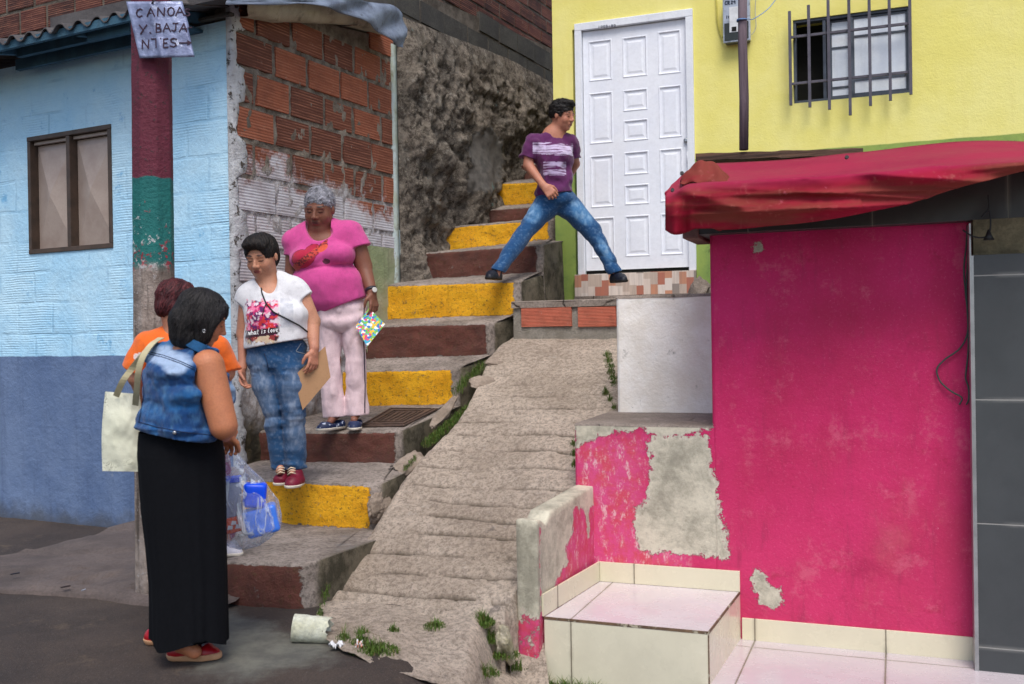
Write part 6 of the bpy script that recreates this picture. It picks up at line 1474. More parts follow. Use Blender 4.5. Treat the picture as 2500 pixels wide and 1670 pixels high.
def strands(name, o, n_, L, w_, col1, col2, flow, seed=1, lift=.002, out=0.0):
    """thin locks laid over a hair cap; flow(p, nrm) gives the combing direction"""
    me = o.data; bpy.context.view_layer.update(); mw = o.matrix_world; T = bvh(o); r = random.Random(seed); V = [mw @ v.co for v in me.vertices]; NV = [v.normal for v in me.vertices]; mb = MB(); cols = []
    for _ in range(n_):
        i = r.randrange(len(V)); p = V[i].copy(); nn_ = NV[i].copy(); pts = []; l_ = L*r.uniform(.5, 1.3); seg = 5; a0 = r.uniform(-.35, .35); sh = r.random(); c = [col1[k]+(col2[k]-col1[k])*sh for k in range(3)]
        for q in range(seg+1):
            pts.append((p+nn_*(lift*(1+q*.25)+out*q*r.uniform(.2, 1)), nn_.copy()))
            d = Vector(flow(p, nn_)); d = d-nn_*d.dot(nn_); d.normalize(); d = (d+nn_.cross(d)*a0).normalized(); p2 = p+d*l_/seg; h = T.find_nearest(p2)
            if h[0] is None or h[3] > .03: break
            p, nn_ = h[0], h[1]
        if len(pts) < 3: continue
        rows = []
        for q, (a, m) in enumerate(pts):
            t = (pts[min(q+1, len(pts)-1)][0]-pts[max(q-1, 0)][0]); s_ = t.cross(m).normalized()*w_*(1-abs(q/(len(pts)-1)*2-1)**3*.8); rows.append([a-s_, a+m*w_*.5, a+s_]); cols += [c]*3
        mb.grid(rows, 0, True)
    h = mb.build(name, M_hair, None, None, loc=o.matrix_world.translation, recalc=False)
    a = h.data.attributes.new('Col', 'FLOAT_COLOR', 'POINT'); a.data.foreach_set('color', [x for c in cols for x in (*c, 1)]); setparent(h, o); return h
up3 = (0, 0, 1)
# ---------------------------------------------------------------- WOMAN IN WHITE T-SHIRT (on the lowest yellow step)
F = Fig(6.05, P(700, 1180, 6.05)); z1 = tread_z(1, F.p(720, 1175, .05))
F.base = Vector((F.p(705, 1170).x, 6.08, z1))
hc = F.p(638, 626, -.01); H = Head(hc, (-.20, -1, -.36), (-.10, -.34, 1), .262)
g = F.sdf(560, 830, 560, 1200, -.32, .26, .0045)
H.build(g, 1.0, .5); g.cone(H.w(0, -.10, -.25), F.p(655, 700, .03), .062, .070, .03); F.c(g, (655, 695, .02), (660, 730, .02), 26, 45, .03, .8)
F.e(g, (668, 745, .02), (60, 38, 50), .04); F.e(g, (674, 815, .0), (66, 44, 60), .05); F.e(g, (676, 880, .02), (66, 44, 45), .05)
# arms
F.c(g, (733, 722, .02), (762, 785, .02), 24, 20, .03); F.c(g, (762, 785, .02), (767, 850, -.06), 18.5, 12, .015)
F.c(g, (604, 730, .02), (594, 815, .04), 20, 17, .03); F.c(g, (594, 815, .04), (592, 898, -.02), 15, 10, .015)
hand(g, F.p(767, 856, -.065), (-.05, -.25, -1), (-.75, .5, 0), .165, .55, -1, .05, [.45, .5, .55, .65])
hand(g, F.p(591, 902, -.02), (.12, -.3, -1), (.9, -.25, 0), .16, .5, 1, .06)
# legs inside the jeans, feet inside the shoes
F.c(g, (640, 890), (664, 985, -.03), 30, 20, .03); F.c(g, (664, 985, -.03), (690, 1120, .02), 18, 11, .02); F.c(g, (705, 890), (712, 990, -.04), 32, 22, .03); F.c(g, (712, 990, -.04), (722, 1125, .02), 20, 12, .02)
F.c(g, (690, 1118, .02), (682, 1150, -.03), 11, 9, .01); F.c(g, (722, 1122, .02), (716, 1152, -.04), 12, 10, .01)
SK = srgb(196, 140, 112)
def cw(V, n_):
    C = ones(V, SK); t = vf(V, 14, 4, 3)[:, None]; C *= 1+.10*t; u, v = proj(V); blend(C, np.clip((v-790)/60, 0, 1)*.35, srgb(188, 116, 98)); H.paint(V, C, SK, srgb(150, 72, 70), srgb(60, 40, 34), old=True); return C
wp = mk('person', g, M_skin, F.base, None, cw)
tag(wp, 'short haired woman in printed white T-shirt and faded jeans holding a cardboard sheet, looking down', 'person')
# hair
g = F.sdf(590, 690, 560, 660, -.16, .18, .0035)
H.e(g, (0, -.08, .15), (.372, .455, .385), .05); H.e(g, (0, .10, .36), (.30, .30, .17), .08); H.e(g, (.0, -.22, -.05), (.33, .28, .32), .05)
H.e(g, (0, .44, -.06), (.285, .30, .34), .03, 'x'); H.e(g, (0, .25, -.35), (.5, .42, .33), .03, 'x'); 
for q in (-1, 1): H.e(g, (q*.36, .02, -.06), (.075, .10, .10), .02, 'x')
H.cn(g, (-.20, .28, .30), (.22, .28, .34), .07, .06, .04); g.disp(lambda p: .003*vf(p*np.array([1.6, 1.6, .5]), 60, 3, 5))
hr = mk('hair', g, M_hair, F.base, wp, lambda V, n_: ones(V, (.012, .010, .010))*(1+.4*vf(V*np.array([3, 3, 1]), 40, 2)[:, None]))
strands('locks', hr, 900, .07, .0018, (.004, .003, .003), (.035, .025, .02), lambda p, m, H=H: Vector((p-H.w(.10, -.15, .55)))+Vector((0, 0, -.05)), 1, .001)
# T-shirt
g = F.sdf(565, 800, 640, 900, -.34, .28, .0045)
F.e(g, (668, 742, .02), (74, 48, 56), .05, -5); F.e(g, (655, 770, -.04), (50, 40, 32), .05); F.e(g, (708, 768, -.04), (44, 40, 32), .05); F.e(g, (676, 815, -.01), (76, 54, 60), .05); F.e(g, (676, 845, -.01), (77, 54, 40), .04)
F.c(g, (640, 700, .03), (600, 722, .02), 30, 26, .04); F.c(g, (680, 694, .03), (726, 712, .02), 32, 30, .04); 
nd = lambda p0, p1: tuple((lambda a: (a.z, 0, -a.x))(F.p(*p1)-F.p(*p0)))
g.disp(folds(.010, 9, 9, 5, 2)); g.disp(lambda p: .004*np.sin(p[:, 2]*38+p[:, 0]*50+2*vf(p, 6, 2))*np.clip((1.22-p[:, 2])*4, 0, 1))
# neckline: V opening, sleeve ends, hem
g.cone(F.p(648, 668, .02), F.p(656, 700, -.10), .073, .05, .006, None, 'x'); g.cone(F.p(650, 700, -.20), F.p(655, 722, -.22), .045, .020, .006, None, 'x')
u_ = F.p(764, 704)-F.p(730, 738); g.cut(F.p(748, 722), (-u_.z*-1, 0, u_.x*-1) if False else (.62, 0, -.78), .004) if False else None
def cutbox(g, u0, u1, v0, v1, pa, pb, keep):     # plane cut limited to a column of pixels
    s_ = Vector(F.p(*pb))-Vector(F.p(*pa)); nrm = Vector((s_.z, 0, -s_.x)).normalized()
    if nrm.dot(Vector(F.p(*keep))-Vector(F.p(*pa))) > 0: nrm = -nrm
    a, b = F.p(u0, v1), F.p(u1, v0); p0 = np.array(F.p(*pa)); nn_ = np.array(nrm); r = g.sub((a.x, -99, a.z), (b.x, 99, b.z)); sl, G = r
    d = (G[0]-p0[0])*nn_[0]+(G[2]-p0[2])*nn_[2]; g.f[sl] = np.maximum(g.f[sl], d)
sleeve(F, g, [((715, 708, .02), (756, 744, .02), 33, 29)], (731, 739), (768, 706), (700, 700)); sleeve(F, g, [((610, 718, .02), (588, 752, .02), 26, 24)], (580, 736), (606, 752), (640, 700)); cutbox(g, 560, 800, 780, 900, (604, 852), (750, 826), (670, 760))
def cshirt(V, n_):
    u, v = proj(V); C = ones(V, srgb(226, 226, 230))*(1+.03*vf(V, 20, 3)[:, None]); fr = (n_@np.array(_F) < -.1)
    gr = fr*(u > 684)*(u < 716)*(v > 728)*(v < 800); blend(C, gr*.35*(1+vf(V, 30, 3)), srgb(170, 176, 190))
    pz = fr*np.clip((84-np.abs(u-641)*2+12*vf(V, 60, 2))/10, 0, 1)*np.clip((54-np.abs(v-787)+8*vf(V, 70, 2, 4))/6, 0, 1)
    a = vf(V, 34, 4, 11); b = vf(V, 40, 4, 23); K = ones(V, srgb(206, 36, 110)); blend(K, (a > .12)*1., srgb(98, 26, 96)); blend(K, (a < -.22)*1., srgb(240, 130, 170)); blend(K, (b > .32)*1., srgb(238, 216, 226)); blend(K, (b < -.38)*1., srgb(226, 60, 60))
    lo = (v > 818); K2 = ones(V, srgb(150, 50, 52)); blend(K2, (a > .05)*1., srgb(64, 26, 34)); blend(K2, (b > .1)*1., srgb(214, 190, 160)); K[lo] = K2[lo]
    band = (np.abs(v-(812-(u-640)*.12)) < 9); K[band] = np.array(srgb(58, 22, 40)); m = np.clip(pz, 0, 1)[:, None]; return C*(1-m)+K*m
sh = mk('t_shirt', g, M_cloth, F.base, wp, cshirt); T_w = bvh(sh)
LC = {'w': [[(0, .4), (.25, 1), (.5, .5), (.75, 1), (1, .35)]], 'h': [[(.2, 0), (.1, 1)], [(.1, .7), (.5, .45), (.8, .6), (.8, 1)]], 'a': [[(.8, .45), (.3, .4), (.05, .75), (.35, 1), (.75, .8), (.8, .45), (.95, 1)]],
      't': [[(.55, .1), (.4, .9), (.7, 1)], [(.15, .4), (.9, .35)]], 'i': [[(.5, .45), (.45, 1)], [(.55, .2), (.56, .28)]], 's': [[(.85, .45), (.3, .45), (.75, .8), (.15, 1)]], 'l': [[(.6, 0), (.3, .8), (.6, 1)]],
      'o': [[(.5, .42), (.1, .7), (.5, 1), (.9, .7), (.5, .42)]], 'v': [[(.05, .42), (.4, 1), (.95, .35)]], 'e': [[(.1, .75), (.85, .62), (.5, .4), (.08, .75), (.45, 1), (.9, .9)]], ' ': []}
GL.update(LC); it = []; x = 607
for ch in 'what is love': it.append((ch, x, 806-(x-607)*.12, x+5.6, 818-(x-607)*.12)) if ch != ' ' else None; x += 6.6 if ch != ' ' else 3.5
M_white = simple('white print', (.85, .85, .86), .7)
def ts(u, v): return onsurf(T_w, u, v, .0012) or F.p(u, v, -.2)
strokes('print_lettering', text_lines(it), ts, .0042, M_white, sh, loc=F.base, nrm=(-.1, -1, .1))
M_cord = simple('black cord', (.012, .011, .012), .6)
surfline('neck_cord', T_w, [(634, 690), (640, 716), (650, 742), (668, 762), (700, 778), (730, 794), (752, 812)], .0045, M_cord, wp, F.base, 40, .003)
surfline('neck_cord', T_w, [(650, 742), (644, 756), (640, 772)], .003, M_cord, wp, F.base, 10, .003)
# jeans
def jeans_cols(V, n_, seed=0, dark=srgb(34, 78, 122), mid=srgb(84, 110, 144), pale=srgb(138, 154, 178), zones=()):
    u, v = proj(V); C = ones(V, dark); t = vf(V*np.array([1.6, 1.6, .7]), 26, 5, seed)*.5+.5; 
    for (cu, cv, ru, rv, rot) in zones: m = np.clip(inell(u, v, cu, cv, ru, rv, rot)*1.6, 0, 1); blend(C, m*.9, mid); blend(C, m*np.clip(t*2-.75, 0, 1)*.85, pale)
    blend(C, np.clip(vf(V, 70, 3, seed+4)-.1, 0, 1)*.35, pale); return C
g = F.sdf(580, 780, 800, 1160, -.32, .28, .0045)
F.e(g, (676, 850, .01), (74, 50, 40), .04); F.e(g, (676, 884, .02), (74, 54, 36), .04); F.c(g, (643, 885), (650, 940, -.02), 36, 34, .03); F.c(g, (650, 940, -.02), (665, 1000, -.03), 32, 24, .02); F.c(g, (665, 1000, -.03), (686, 1160, .02), 23, 22, .015)
F.c(g, (706, 885), (710, 940, -.03), 40, 38, .03); F.c(g, (710, 940, -.03), (716, 1000, -.04), 36, 30, .02); F.c(g, (716, 1000, -.04), (722, 1162, .02), 30, 27, .015)
g.disp(lambda p: ridge(.010, (6, 6, 12), 3)(p)*np.clip(.25+np.exp(-((p[:, 2]-(z1+.40))/.07)**2)+np.exp(-((p[:, 2]-(z1+.10))/.05)**2)+np.exp(-((p[:, 2]-(z1+.70))/.05)**2)*.6, 0, 1))
cutbox(g, 560, 800, 1090, 1180, (600, 1150), (760, 1143), (676, 1000)); cutbox(g, 560, 800, 780, 860, (600, 824), (760, 818), (676, 900))
jn = mk('jeans', g, M_denim, F.base, wp, lambda V, n_: jeans_cols(V, n_, 1, zones=((640, 960, 34, 110, -12), (716, 950, 30, 60, 0), (722, 1050, 26, 60, 0))))
T_j = bvh(jn); surfline('fly_seam', T_j, [(645, 862), (652, 880), (656, 905)], .003, simple('dark thread', srgb(30, 50, 84)), jn, F.base, 10)
surfline('pocket_seam', T_j, [(735, 838), (722, 858), (752, 866)], .0028, simple('pale thread', srgb(150, 160, 170)), jn, F.base, 14)
cr = srgb(120, 22, 50)
zt1 = lambda p: tread_z(1, p)+.004
h1, t1_ = F.p(735, 1150, .02), F.p(703, 1172, -.13); shoe(F, h1, t1_, z1+.0, .088, .10, M_leather, cr, wp)
h1, t1_ = F.p(705, 1146, .07), F.p(674, 1158, -.03); shoe(F, h1, t1_, z1+.004, .084, .095, M_leather, cr, wp)
for (u, v, dx) in ((712, 1153, 0), (686, 1152, 0)):
    m = MB()
    for q in range(3): a = F.p(u-10, v+q*6-6, -.085-.02*q); b = F.p(u+9, v+q*6-9, -.085-.02*q); m.tube([a, (a+b)/2+Vector((0, -.012, .012)), b], .004, 6)
    m.build('shoe_laces', simple('cream lace', srgb(226, 206, 180), .8), wp, None, loc=F.base)
# cardboard
cb = [F.p(794, 845, -.02), F.p(807, 921, -.03), F.p(739, 1001, -.10), F.p(717, 919, -.10)]
nrm = (cb[1]-cb[0]).cross(cb[3]-cb[0]).normalized(); mb = MB(); mb.prism(cb, nrm*.005)
def mat_card():
    n = N('plain cardboard'); c = n.mix(n.noise(14, 6, .7), srgb(178, 140, 104), srgb(160, 122, 88)); c = n.mix(n.th(n.noise(120, 3), .55, .75, 0, .3), c, srgb(120, 88, 62)); return n.out(c, .85, n.noise(60, 3), .001)
o = mb.build('cardboard_sheet', mat_card(), None, None, loc=cb[2]); tag(o, 'brown cardboard sheet hanging from the hand of the woman in white', 'cardboard')
# ---------------------------------------------------------------- WOMAN IN PINK T-SHIRT (third tread)
F = Fig(6.82, P(830, 1040, 6.85)); z2 = tread_z(2, F.p(850, 1035, .05)); F.base = Vector((F.p(835, 1040).x, 6.85, z2))
H = Head(F.p(779, 510, -.02), (-.12, -1, -.30), (.0, -.28, 1), .292)
g = F.sdf(690, 960, 440, 1065, -.34, .30, .0048)
H.build(g, .95, 1.2); H.e(g, (0, .16, -.42), (.20, .16, .10), .06); g.cone(H.w(0, -.08, -.28), F.p(782, 580, .04), .075, .085, .04)
F.e(g, (785, 600, .03), (64, 38, 40), .04); F.e(g, (792, 660, .02), (62, 44, 60), .05); F.e(g, (815, 750, .03), (60, 46, 50), .05)
F.c(g, (862, 575, .02), (888, 650, .03), 26, 21, .03); F.c(g, (888, 650, .03), (907, 712, -.05), 19, 13, .015)
F.c(g, (722, 580, .02), (716, 660, .05), 24, 20, .03); F.c(g, (716, 660, .05), (735, 730, -.03), 18, 12, .015)
hand(g, F.p(909, 716, -.05), (.16, -.2, -1), (-.8, .5, 0), .18, .5, -1, .05, [.4, .45, .5, .6])
hand(g, F.p(736, 735, -.04), (.1, -.2, -1), (.8, -.3, 0), .17, .5, 1, .05)
F.c(g, (805, 790), (812, 880), 26, 20, .03); F.c(g, (812, 880), (822, 1010, .02), 18, 12, .02); F.c(g, (860, 790), (866, 880), 26, 20, .03); F.c(g, (866, 880), (868, 1010, .02), 18, 12, .02)
F.c(g, (822, 1010, .02), (806, 1030, -.05), 11, 8, .01); F.c(g, (868, 1010, .02), (864, 1026, -.06), 11, 8, .01)
SKD = srgb(128, 82, 64)
def cw(V, n_):
    C = ones(V, SKD); C *= 1+.12*vf(V, 14, 4, 3)[:, None]; x, y, z = H.loc(V); blend(C, (1-(x/.12)**2-((z-.28)/.10)**2)*(y > .1)*.5, srgb(164, 106, 82)); H.paint(V, C, SKD, srgb(104, 52, 52), srgb(44, 32, 30), old=True); u, v = proj(V); blend(C, np.clip((v-760)/30, 0, 1)*.3, srgb(150, 100, 84)); return C
pw_ = mk('person', g, M_skin, F.base, None, cw); tag(pw_, 'grey haired woman in pink T-shirt and pale trousers holding a colourful booklet', 'person')
g = F.sdf(735, 825, 440, 540, -.18, .22, .0038)
H.e(g, (0, -.10, .16), (.345, .435, .375), .05); H.e(g, (0, -.2, -.02), (.31, .30, .30), .05); H.e(g, (0, .46, -.16), (.275, .36, .36), .03, 'x'); H.e(g, (0, .2, -.42), (.5, .5, .36), .03, 'x')
g.disp(lambda p: .004*vf(p, 90, 2, 5)-.0005)
hr = mk('hair', g, M_hair, F.base, pw_, lambda V, n_: ones(V, srgb(138, 138, 148))*(1+.6*vf(V, 50, 3)[:, None])*np.clip(.75+.35*np.abs(H.loc(V)[0])*3, .6, 1.15)[:, None])
strands('locks', hr, 1500, .014, .0014, (.10, .10, .12), (.55, .55, .60), lambda p, m: (random.random()-.5, random.random()-.5, random.random()-.7), 2, .000, .0012)
g = F.sdf(690, 920, 520, 800, -.36, .32, .0045)
F.c(g, (760, 572, .04), (720, 590, .03), 36, 32, .04); F.c(g, (800, 566, .04), (850, 580, .03), 38, 36, .04); 
F.e(g, (787, 610, .02), (78, 50, 52), .05); F.e(g, (755, 632, -.06), (46, 42, 30), .04); F.e(g, (825, 624, -.06), (42, 42, 30), .04); F.e(g, (800, 690, -.01), (86, 62, 58), .035); F.e(g, (815, 725, .0), (80, 60, 50), .04)
g.disp(folds(.008, 8, 8, 6, 6)); g.disp(lambda p: .005*np.sin((p[:, 2]*26-p[:, 0]*22)+2.5*vf(p, 5, 2))*np.clip((1.30-p[:, 2])*6, 0, 1)*.8)
g.disp(lambda p: .010*np.exp(-((p[:, 2]-F.p(800, 655).z-.10*(p[:, 0]-F.p(800, 655).x))/.012)**2)*(p[:, 1] < 6.8))
g.cone(F.p(779, 540, .02), F.p(776, 560, -.10), .090, .080, .008, None, 'x'); F.e(g, (777, 562, -.16), (34, 60, 24), .006, mode='x')
sleeve(F, g, [((850, 578, .03), (882, 622, .02), 42, 35)], (850, 612), (893, 598), (840, 570)); sleeve(F, g, [((724, 588, .03), (716, 640, .03), 27, 26)], (690, 622), (740, 625), (740, 580)); cutbox(g, 690, 920, 700, 810, (775, 772), (897, 723), (800, 690))
def cpink(V, n_):
    u, v = proj(V); C = ones(V, srgb(204, 74, 144))*(1+.05*vf(V, 12, 3)[:, None]); fr = (n_@np.array(_F) < -.1); w1 = 2*vf(V, 40, 2)
    heart = np.maximum(np.maximum(inell(u, v, 736, 630, 24, 20, -20), inell(u, v, 762, 613, 22, 15, -35)), inell(u, v, 748, 636, 26, 14, -38)); blend(C, fr*(heart+.02*w1 > -.06)*1., srgb(112, 20, 44)); blend(C, fr*(heart+.02*w1 > .06)*1., srgb(178, 30, 64))
    band = (np.abs((u-757)*.60+(v-624)*.80) < 7.5)*(u > 716)*(u < 800)*(v < 662); blend(C, fr*band*1., srgb(200, 70, 62)); blend(C, fr*band*(vf(V, 110, 2, 8) > .0)*.8, srgb(70, 26, 40))
    blend(C, fr*(inell(u, v, 788, 606, 14, 7, -35) > 0)*1., srgb(214, 88, 60)); blend(C, fr*(inell(u, v, 797, 638, 9, 7, 0)+.3*vf(V, 80, 2) > 0)*1., srgb(92, 42, 62)); blend(C, fr*(inell(u, v, 722, 655, 12, 8, 0)+.3*vf(V, 80, 2) > 0)*.8, srgb(196, 84, 60)); return C
psh = mk('t_shirt', g, M_cloth, F.base, pw_, cpink)
T_p = bvh(psh); M_dkpink = simple('darker pink print', srgb(150, 46, 110), .8)
it = [('l', 864, 578, 867, 588), ('o', 868, 576, 873, 586), ('v', 874, 574, 879, 584), ('e', 880, 572, 884, 582)]
g = F.sdf(750, 920, 700, 1045, -.32, .32, .0045)
F.e(g, (828, 752, .02), (68, 54, 40), .04); F.e(g, (834, 785, .02), (62, 54, 32), .04); F.c(g, (804, 780), (806, 880), 34, 26, .006); F.c(g, (806, 880), (815, 1012, .02), 26, 29, .006); F.c(g, (864, 780), (868, 880, -.0), 34, 26, .006); F.c(g, (868, 880), (871, 1006, .02), 26, 28, .006)
g.disp(ridge(.009, (9, 9, 3), 5)); g.disp(folds(.004, 12, 12, 12, 3)); cutbox(g, 700, 846, 980, 1060, (780, 1020), (846, 1016), (820, 900)); cutbox(g, 846, 930, 980, 1060, (846, 1016), (900, 1012), (860, 900))
tr_ = mk('trousers', g, M_cloth, F.base, pw_, lambda V, n_: ones(V, srgb(232, 206, 212))*(1+.03*vf(V, 10, 3)[:, None]))
T_t = bvh(tr_); surfline('side_piping', T_t, [(889, 742), (887, 800), (889, 880), (891, 950), (890, 1008)], .004, simple('dark piping', srgb(44, 32, 52)), tr_, F.base, 40)
nv = srgb(36, 48, 84)
def cnavy(V, n_): C = ones(V, nv); blend(C, (vn(V, 75, 3) > .62)*1., srgb(190, 200, 220)); return C
shoe(F, F.p(838, 1022, .03), F.p(774, 1042, -.16), z2+.0, .088, .06, M_leather, cnavy, pw_, low=True); shoe(F, F.p(872, 1018, .04), F.p(862, 1040, -.17), z2+.002, .085, .06, M_leather, cnavy, pw_, low=True)
wr = F.p(906, 708, -.047); m = MB(); d = (F.p(907, 712, -.05)-F.p(888, 650, .03)).normalized(); m.tube([wr-d*.010, wr+d*.010], [.041, .041], 20); wt = m.build('watch', simple('black watch strap', (.02, .02, .03), .4), pw_, None, loc=F.base)
m = MB(); c = wr+Vector((.026, -.032, 0)); m.tube([c, c+Vector((.006, -.008, 0))], [.018, .017], 20); m.build('dial', simple('white watch dial', (.75, .75, .7), .2), wt, None, loc=F.base)
bk_ = [F.p(868, 797, -.12), F.p(901, 752, -.08), F.p(940, 791, -.10), F.p(896, 846, -.16)]
nrm = (bk_[1]-bk_[0]).cross(bk_[3]-bk_[0]).normalized(); mb = MB(); mb.prism(bk_, nrm*.012)
def mat_book():
    n = N('busy colourful booklet cover'); r = n.n.new('ShaderNodeValToRGB'); r.color_ramp.interpolation = 'CONSTANT'; e = r.color_ramp.elements; w_ = n.mix(1, n.vor(64, out=1), (1, 1, 1), 'MULTIPLY')
    cols = [(60, 170, 200), (130, 190, 60), (226, 60, 110), (236, 236, 232), (240, 190, 40), (40, 110, 190), (90, 180, 90)]
    e[0].position = 0; e[0].color = (*srgb(*cols[0]), 1); e[1].position = .15; e[1].color = (*srgb(*cols[1]), 1)
    for i, c in enumerate(cols[2:]): k = e.new(.3+i*.14); k.color = (*srgb(*c), 1)
    n.lk(n.sep(0, w_), r.inputs[0]); return n.out(r.outputs[0], .3)
o = mb.build('booklet', mat_book(), None, None, loc=bk_[0]); tag(o, 'colourful printed booklet held low by the woman in pink', 'booklet')
mb = MB(); mb.prism([p+(sum(bk_, Vector())/4-p)*.03+nrm*.002 for p in bk_], nrm*.008); mb.build('pages', simple('white pages', (.8, .8, .78), .8), o, None)
def yb(fx, fy):                            # yaw basis: (side, front, up)
    l = math.hypot(fx, fy); fx, fy = fx/l, fy/l; return ((fy, -fx, 0), (fx, fy, 0), (0, 0, 1))
def ey(F, g, a, r, B, k=.03, mode='u'): g.ell(F.p(*a), [x*F.s for x in r], B, k, mode)
# ---------------------------------------------------------------- MAN RUNNING DOWN
sp = on_tread(5, 1208, 684); F = Fig(8.2, (sp.x, sp.y, sp.z)); dyl = sp.y-8.2
H = Head(F.p(1374, 283, -.02), (.80, -.62, -.18), (.05, -.1, 1), .245)
g = F.sdf(1170, 1560, 225, 720, -.40, .45, .0055)
H.build(g, .95, 0); g.cone(H.w(0, -.10, -.25), F.p(1352, 335, .02), .058, .062, .03)
F.c(g, (1352, 335, .02), (1356, 400, .02), 30, 34, .04, .7); F.c(g, (1356, 400, .02), (1358, 480, .02), 34, 32, .04, .7); F.c(g, (1308, 350, -.02), (1388, 350, .06), 11, 11, .03)
F.c(g, (1292, 356, -.02), (1290, 404, -.03), 13, 12.5, .02); F.c(g, (1290, 404, -.03), (1326, 452, -.16), 12.5, 8.5, .012)
F.c(g, (1394, 352, .06), (1404, 400, .20), 14, 12, .02); F.c(g, (1404, 400, .20), (1385, 440, .32), 12, 8.5, .012)
hand(g, F.p(1329, 455, -.17), (.65, -.25, -.75), (.2, .9, -.3), .18, .8, 1, .04); hand(g, F.p(1384, 443, .33), (-.5, .6, -.5), (-.5, -.6, -.2), .17, .9, -1, .04)
F.c(g, (1334, 498), (1293, 550, -.06), 24, 17, .03); F.c(g, (1293, 550, -.06), (1219, 655, dyl), 15, 7, .02); F.c(g, (1385, 495, .05), (1448, 566, -.02), 25, 17, .03); F.c(g, (1448, 566, -.02), (1500, 660, -.10), 15, 9, .02)
F.c(g, (1219, 655, dyl), (1211, 676, dyl-.02), 7, 7, .01); F.c(g, (1500, 660, -.10), (1508, 678, -.13), 9, 7, .01)
SKM = srgb(186, 126, 102)
def cw(V, n_): C = ones(V, SKM)*(1+.08*vf(V, 14, 3, 3)[:, None]); H.paint(V, C, SKM, srgb(150, 84, 80), srgb(30, 22, 20)); return C
mp_ = mk('person', g, M_skin, F.base, None, cw); tag(mp_, 'young man in purple T-shirt and blue jeans bounding down the steps past the white door', 'person')
g = F.sdf(1340, 1410, 225, 320, -.2, .2, .004); H.e(g, (0, -.10, .17), (.36, .44, .39), .05); H.e(g, (0, .12, .40), (.24, .28, .14), .06); H.e(g, (0, .46, -.14), (.29, .34, .36), .03, 'x'); H.e(g, (0, .2, -.40), (.5, .5, .38), .03, 'x'); g.disp(lambda p: .006*vf(p, 60, 3, 5))
hr = mk('hair', g, M_hair, F.base, mp_, lambda V, n_: ones(V, (.012, .010, .010)))
strands('locks', hr, 500, .04, .0022, (.004, .003, .003), (.03, .024, .02), lambda p, m, H=H: H.B[1]*.6+Vector((0, 0, .1)), 3, .001, .001)
g = F.sdf(1240, 1430, 300, 520, -.32, .35, .005)
F.c(g, (1304, 348, -.01), (1392, 348, .06), 23, 21, .03); F.c(g, (1326, 346, .01), (1350, 334, .02), 18, 19, .03); F.c(g, (1380, 344, .03), (1360, 334, .02), 18, 19, .03); F.e(g, (1352, 385, .01), (47, 40, 46), .04); F.e(g, (1356, 440, .01), (43, 38, 48), .04); F.e(g, (1352, 470, .01), (47, 40, 28), .03)
sleeve(F, g, [((1300, 350, -.01), (1284, 394, -.02), 22, 23)], (1262, 382), (1306, 396), (1290, 350)); sleeve(F, g, [((1390, 350, .06), (1402, 390, .14), 20, 20)], (1380, 392), (1420, 380), (1392, 350)); g.cone(F.p(1356, 306, -.02), F.p(1358, 324, -.06), .055, .046, .006, None, 'x')
g.disp(ridge(.009, (7, 7, 5), 8)); g.disp(folds(.010, 8, 8, 8, 1)); cutbox(g, 1240, 1430, 450, 530, (1296, 487), (1400, 468), (1350, 420))
def cm(V, n_):
    u, v = proj(V); C = ones(V, srgb(92, 34, 88))*(1+.06*vf(V, 10, 3)[:, None]); fr = (n_@np.array(_F) < -.1); t = vf(V*np.array([.25, .25, 3]), 40, 3, 4)
    blend(C, fr*(np.abs(u-1350) < 49)*(np.abs(v-363+(1350-u)*.06) < 15)*np.clip(t*2.5+1.2, 0, 1), srgb(204, 188, 220)); blend(C, fr*(np.abs(u-1354) < 28)*((np.abs(v-403) < 8)+(np.abs(v-420) < 8))*np.clip(t*2.5+1.0, 0, 1)*.9, srgb(196, 180, 216)); return C
mk('t_shirt', g, M_cloth, F.base, mp_, cm)
g = F.sdf(1190, 1530, 455, 700, -.40, .40, .005)
F.e(g, (1358, 485, .02), (46, 40, 30), .03); F.c(g, (1336, 500, .0), (1294, 550, -.06), 33, 24, .03); F.c(g, (1294, 550, -.06), (1214, 664, dyl), 22, 17, .02); F.c(g, (1382, 496, .05), (1446, 564, -.02), 33, 24, .03); F.c(g, (1446, 564, -.02), (1504, 668, -.10), 22, 16, .02)
g.disp(ridge(.008, (4, 4, 6), 3)); g.disp(folds(.003, 8, 8, 8, 3)); 
for pa, pb, kp in (((1192, 660), (1242, 674), (1293, 550)), ((1485, 672), (1526, 660), (1448, 560))):
    cutbox(g, pa[0]-30, pb[0]+30, 620, 720, pa, pb, kp)
mk('jeans', g, M_denim, F.base, mp_, lambda V, n_: jeans_cols(V, n_, 5, srgb(24, 74, 122), srgb(70, 122, 170), srgb(130, 166, 200), ((1300, 520, 26, 28, 0), (1420, 520, 22, 40, -40), (1476, 610, 12, 40, -28))))
bkc = srgb(22, 26, 40)
shoe(F, sp+Vector((.03, .10, 0)), sp+Vector((-.05, -.13, 0)), sp.z+.003, .095, .125, M_leather, bkc, mp_, solemat=M_cord)
q = F.p(1508, 690, -.14); shoe(F, q+Vector((-.03, .10, 0)), q+Vector((.05, -.12, 0)), q.z, .093, .125, M_leather, bkc, mp_, solemat=M_cord)
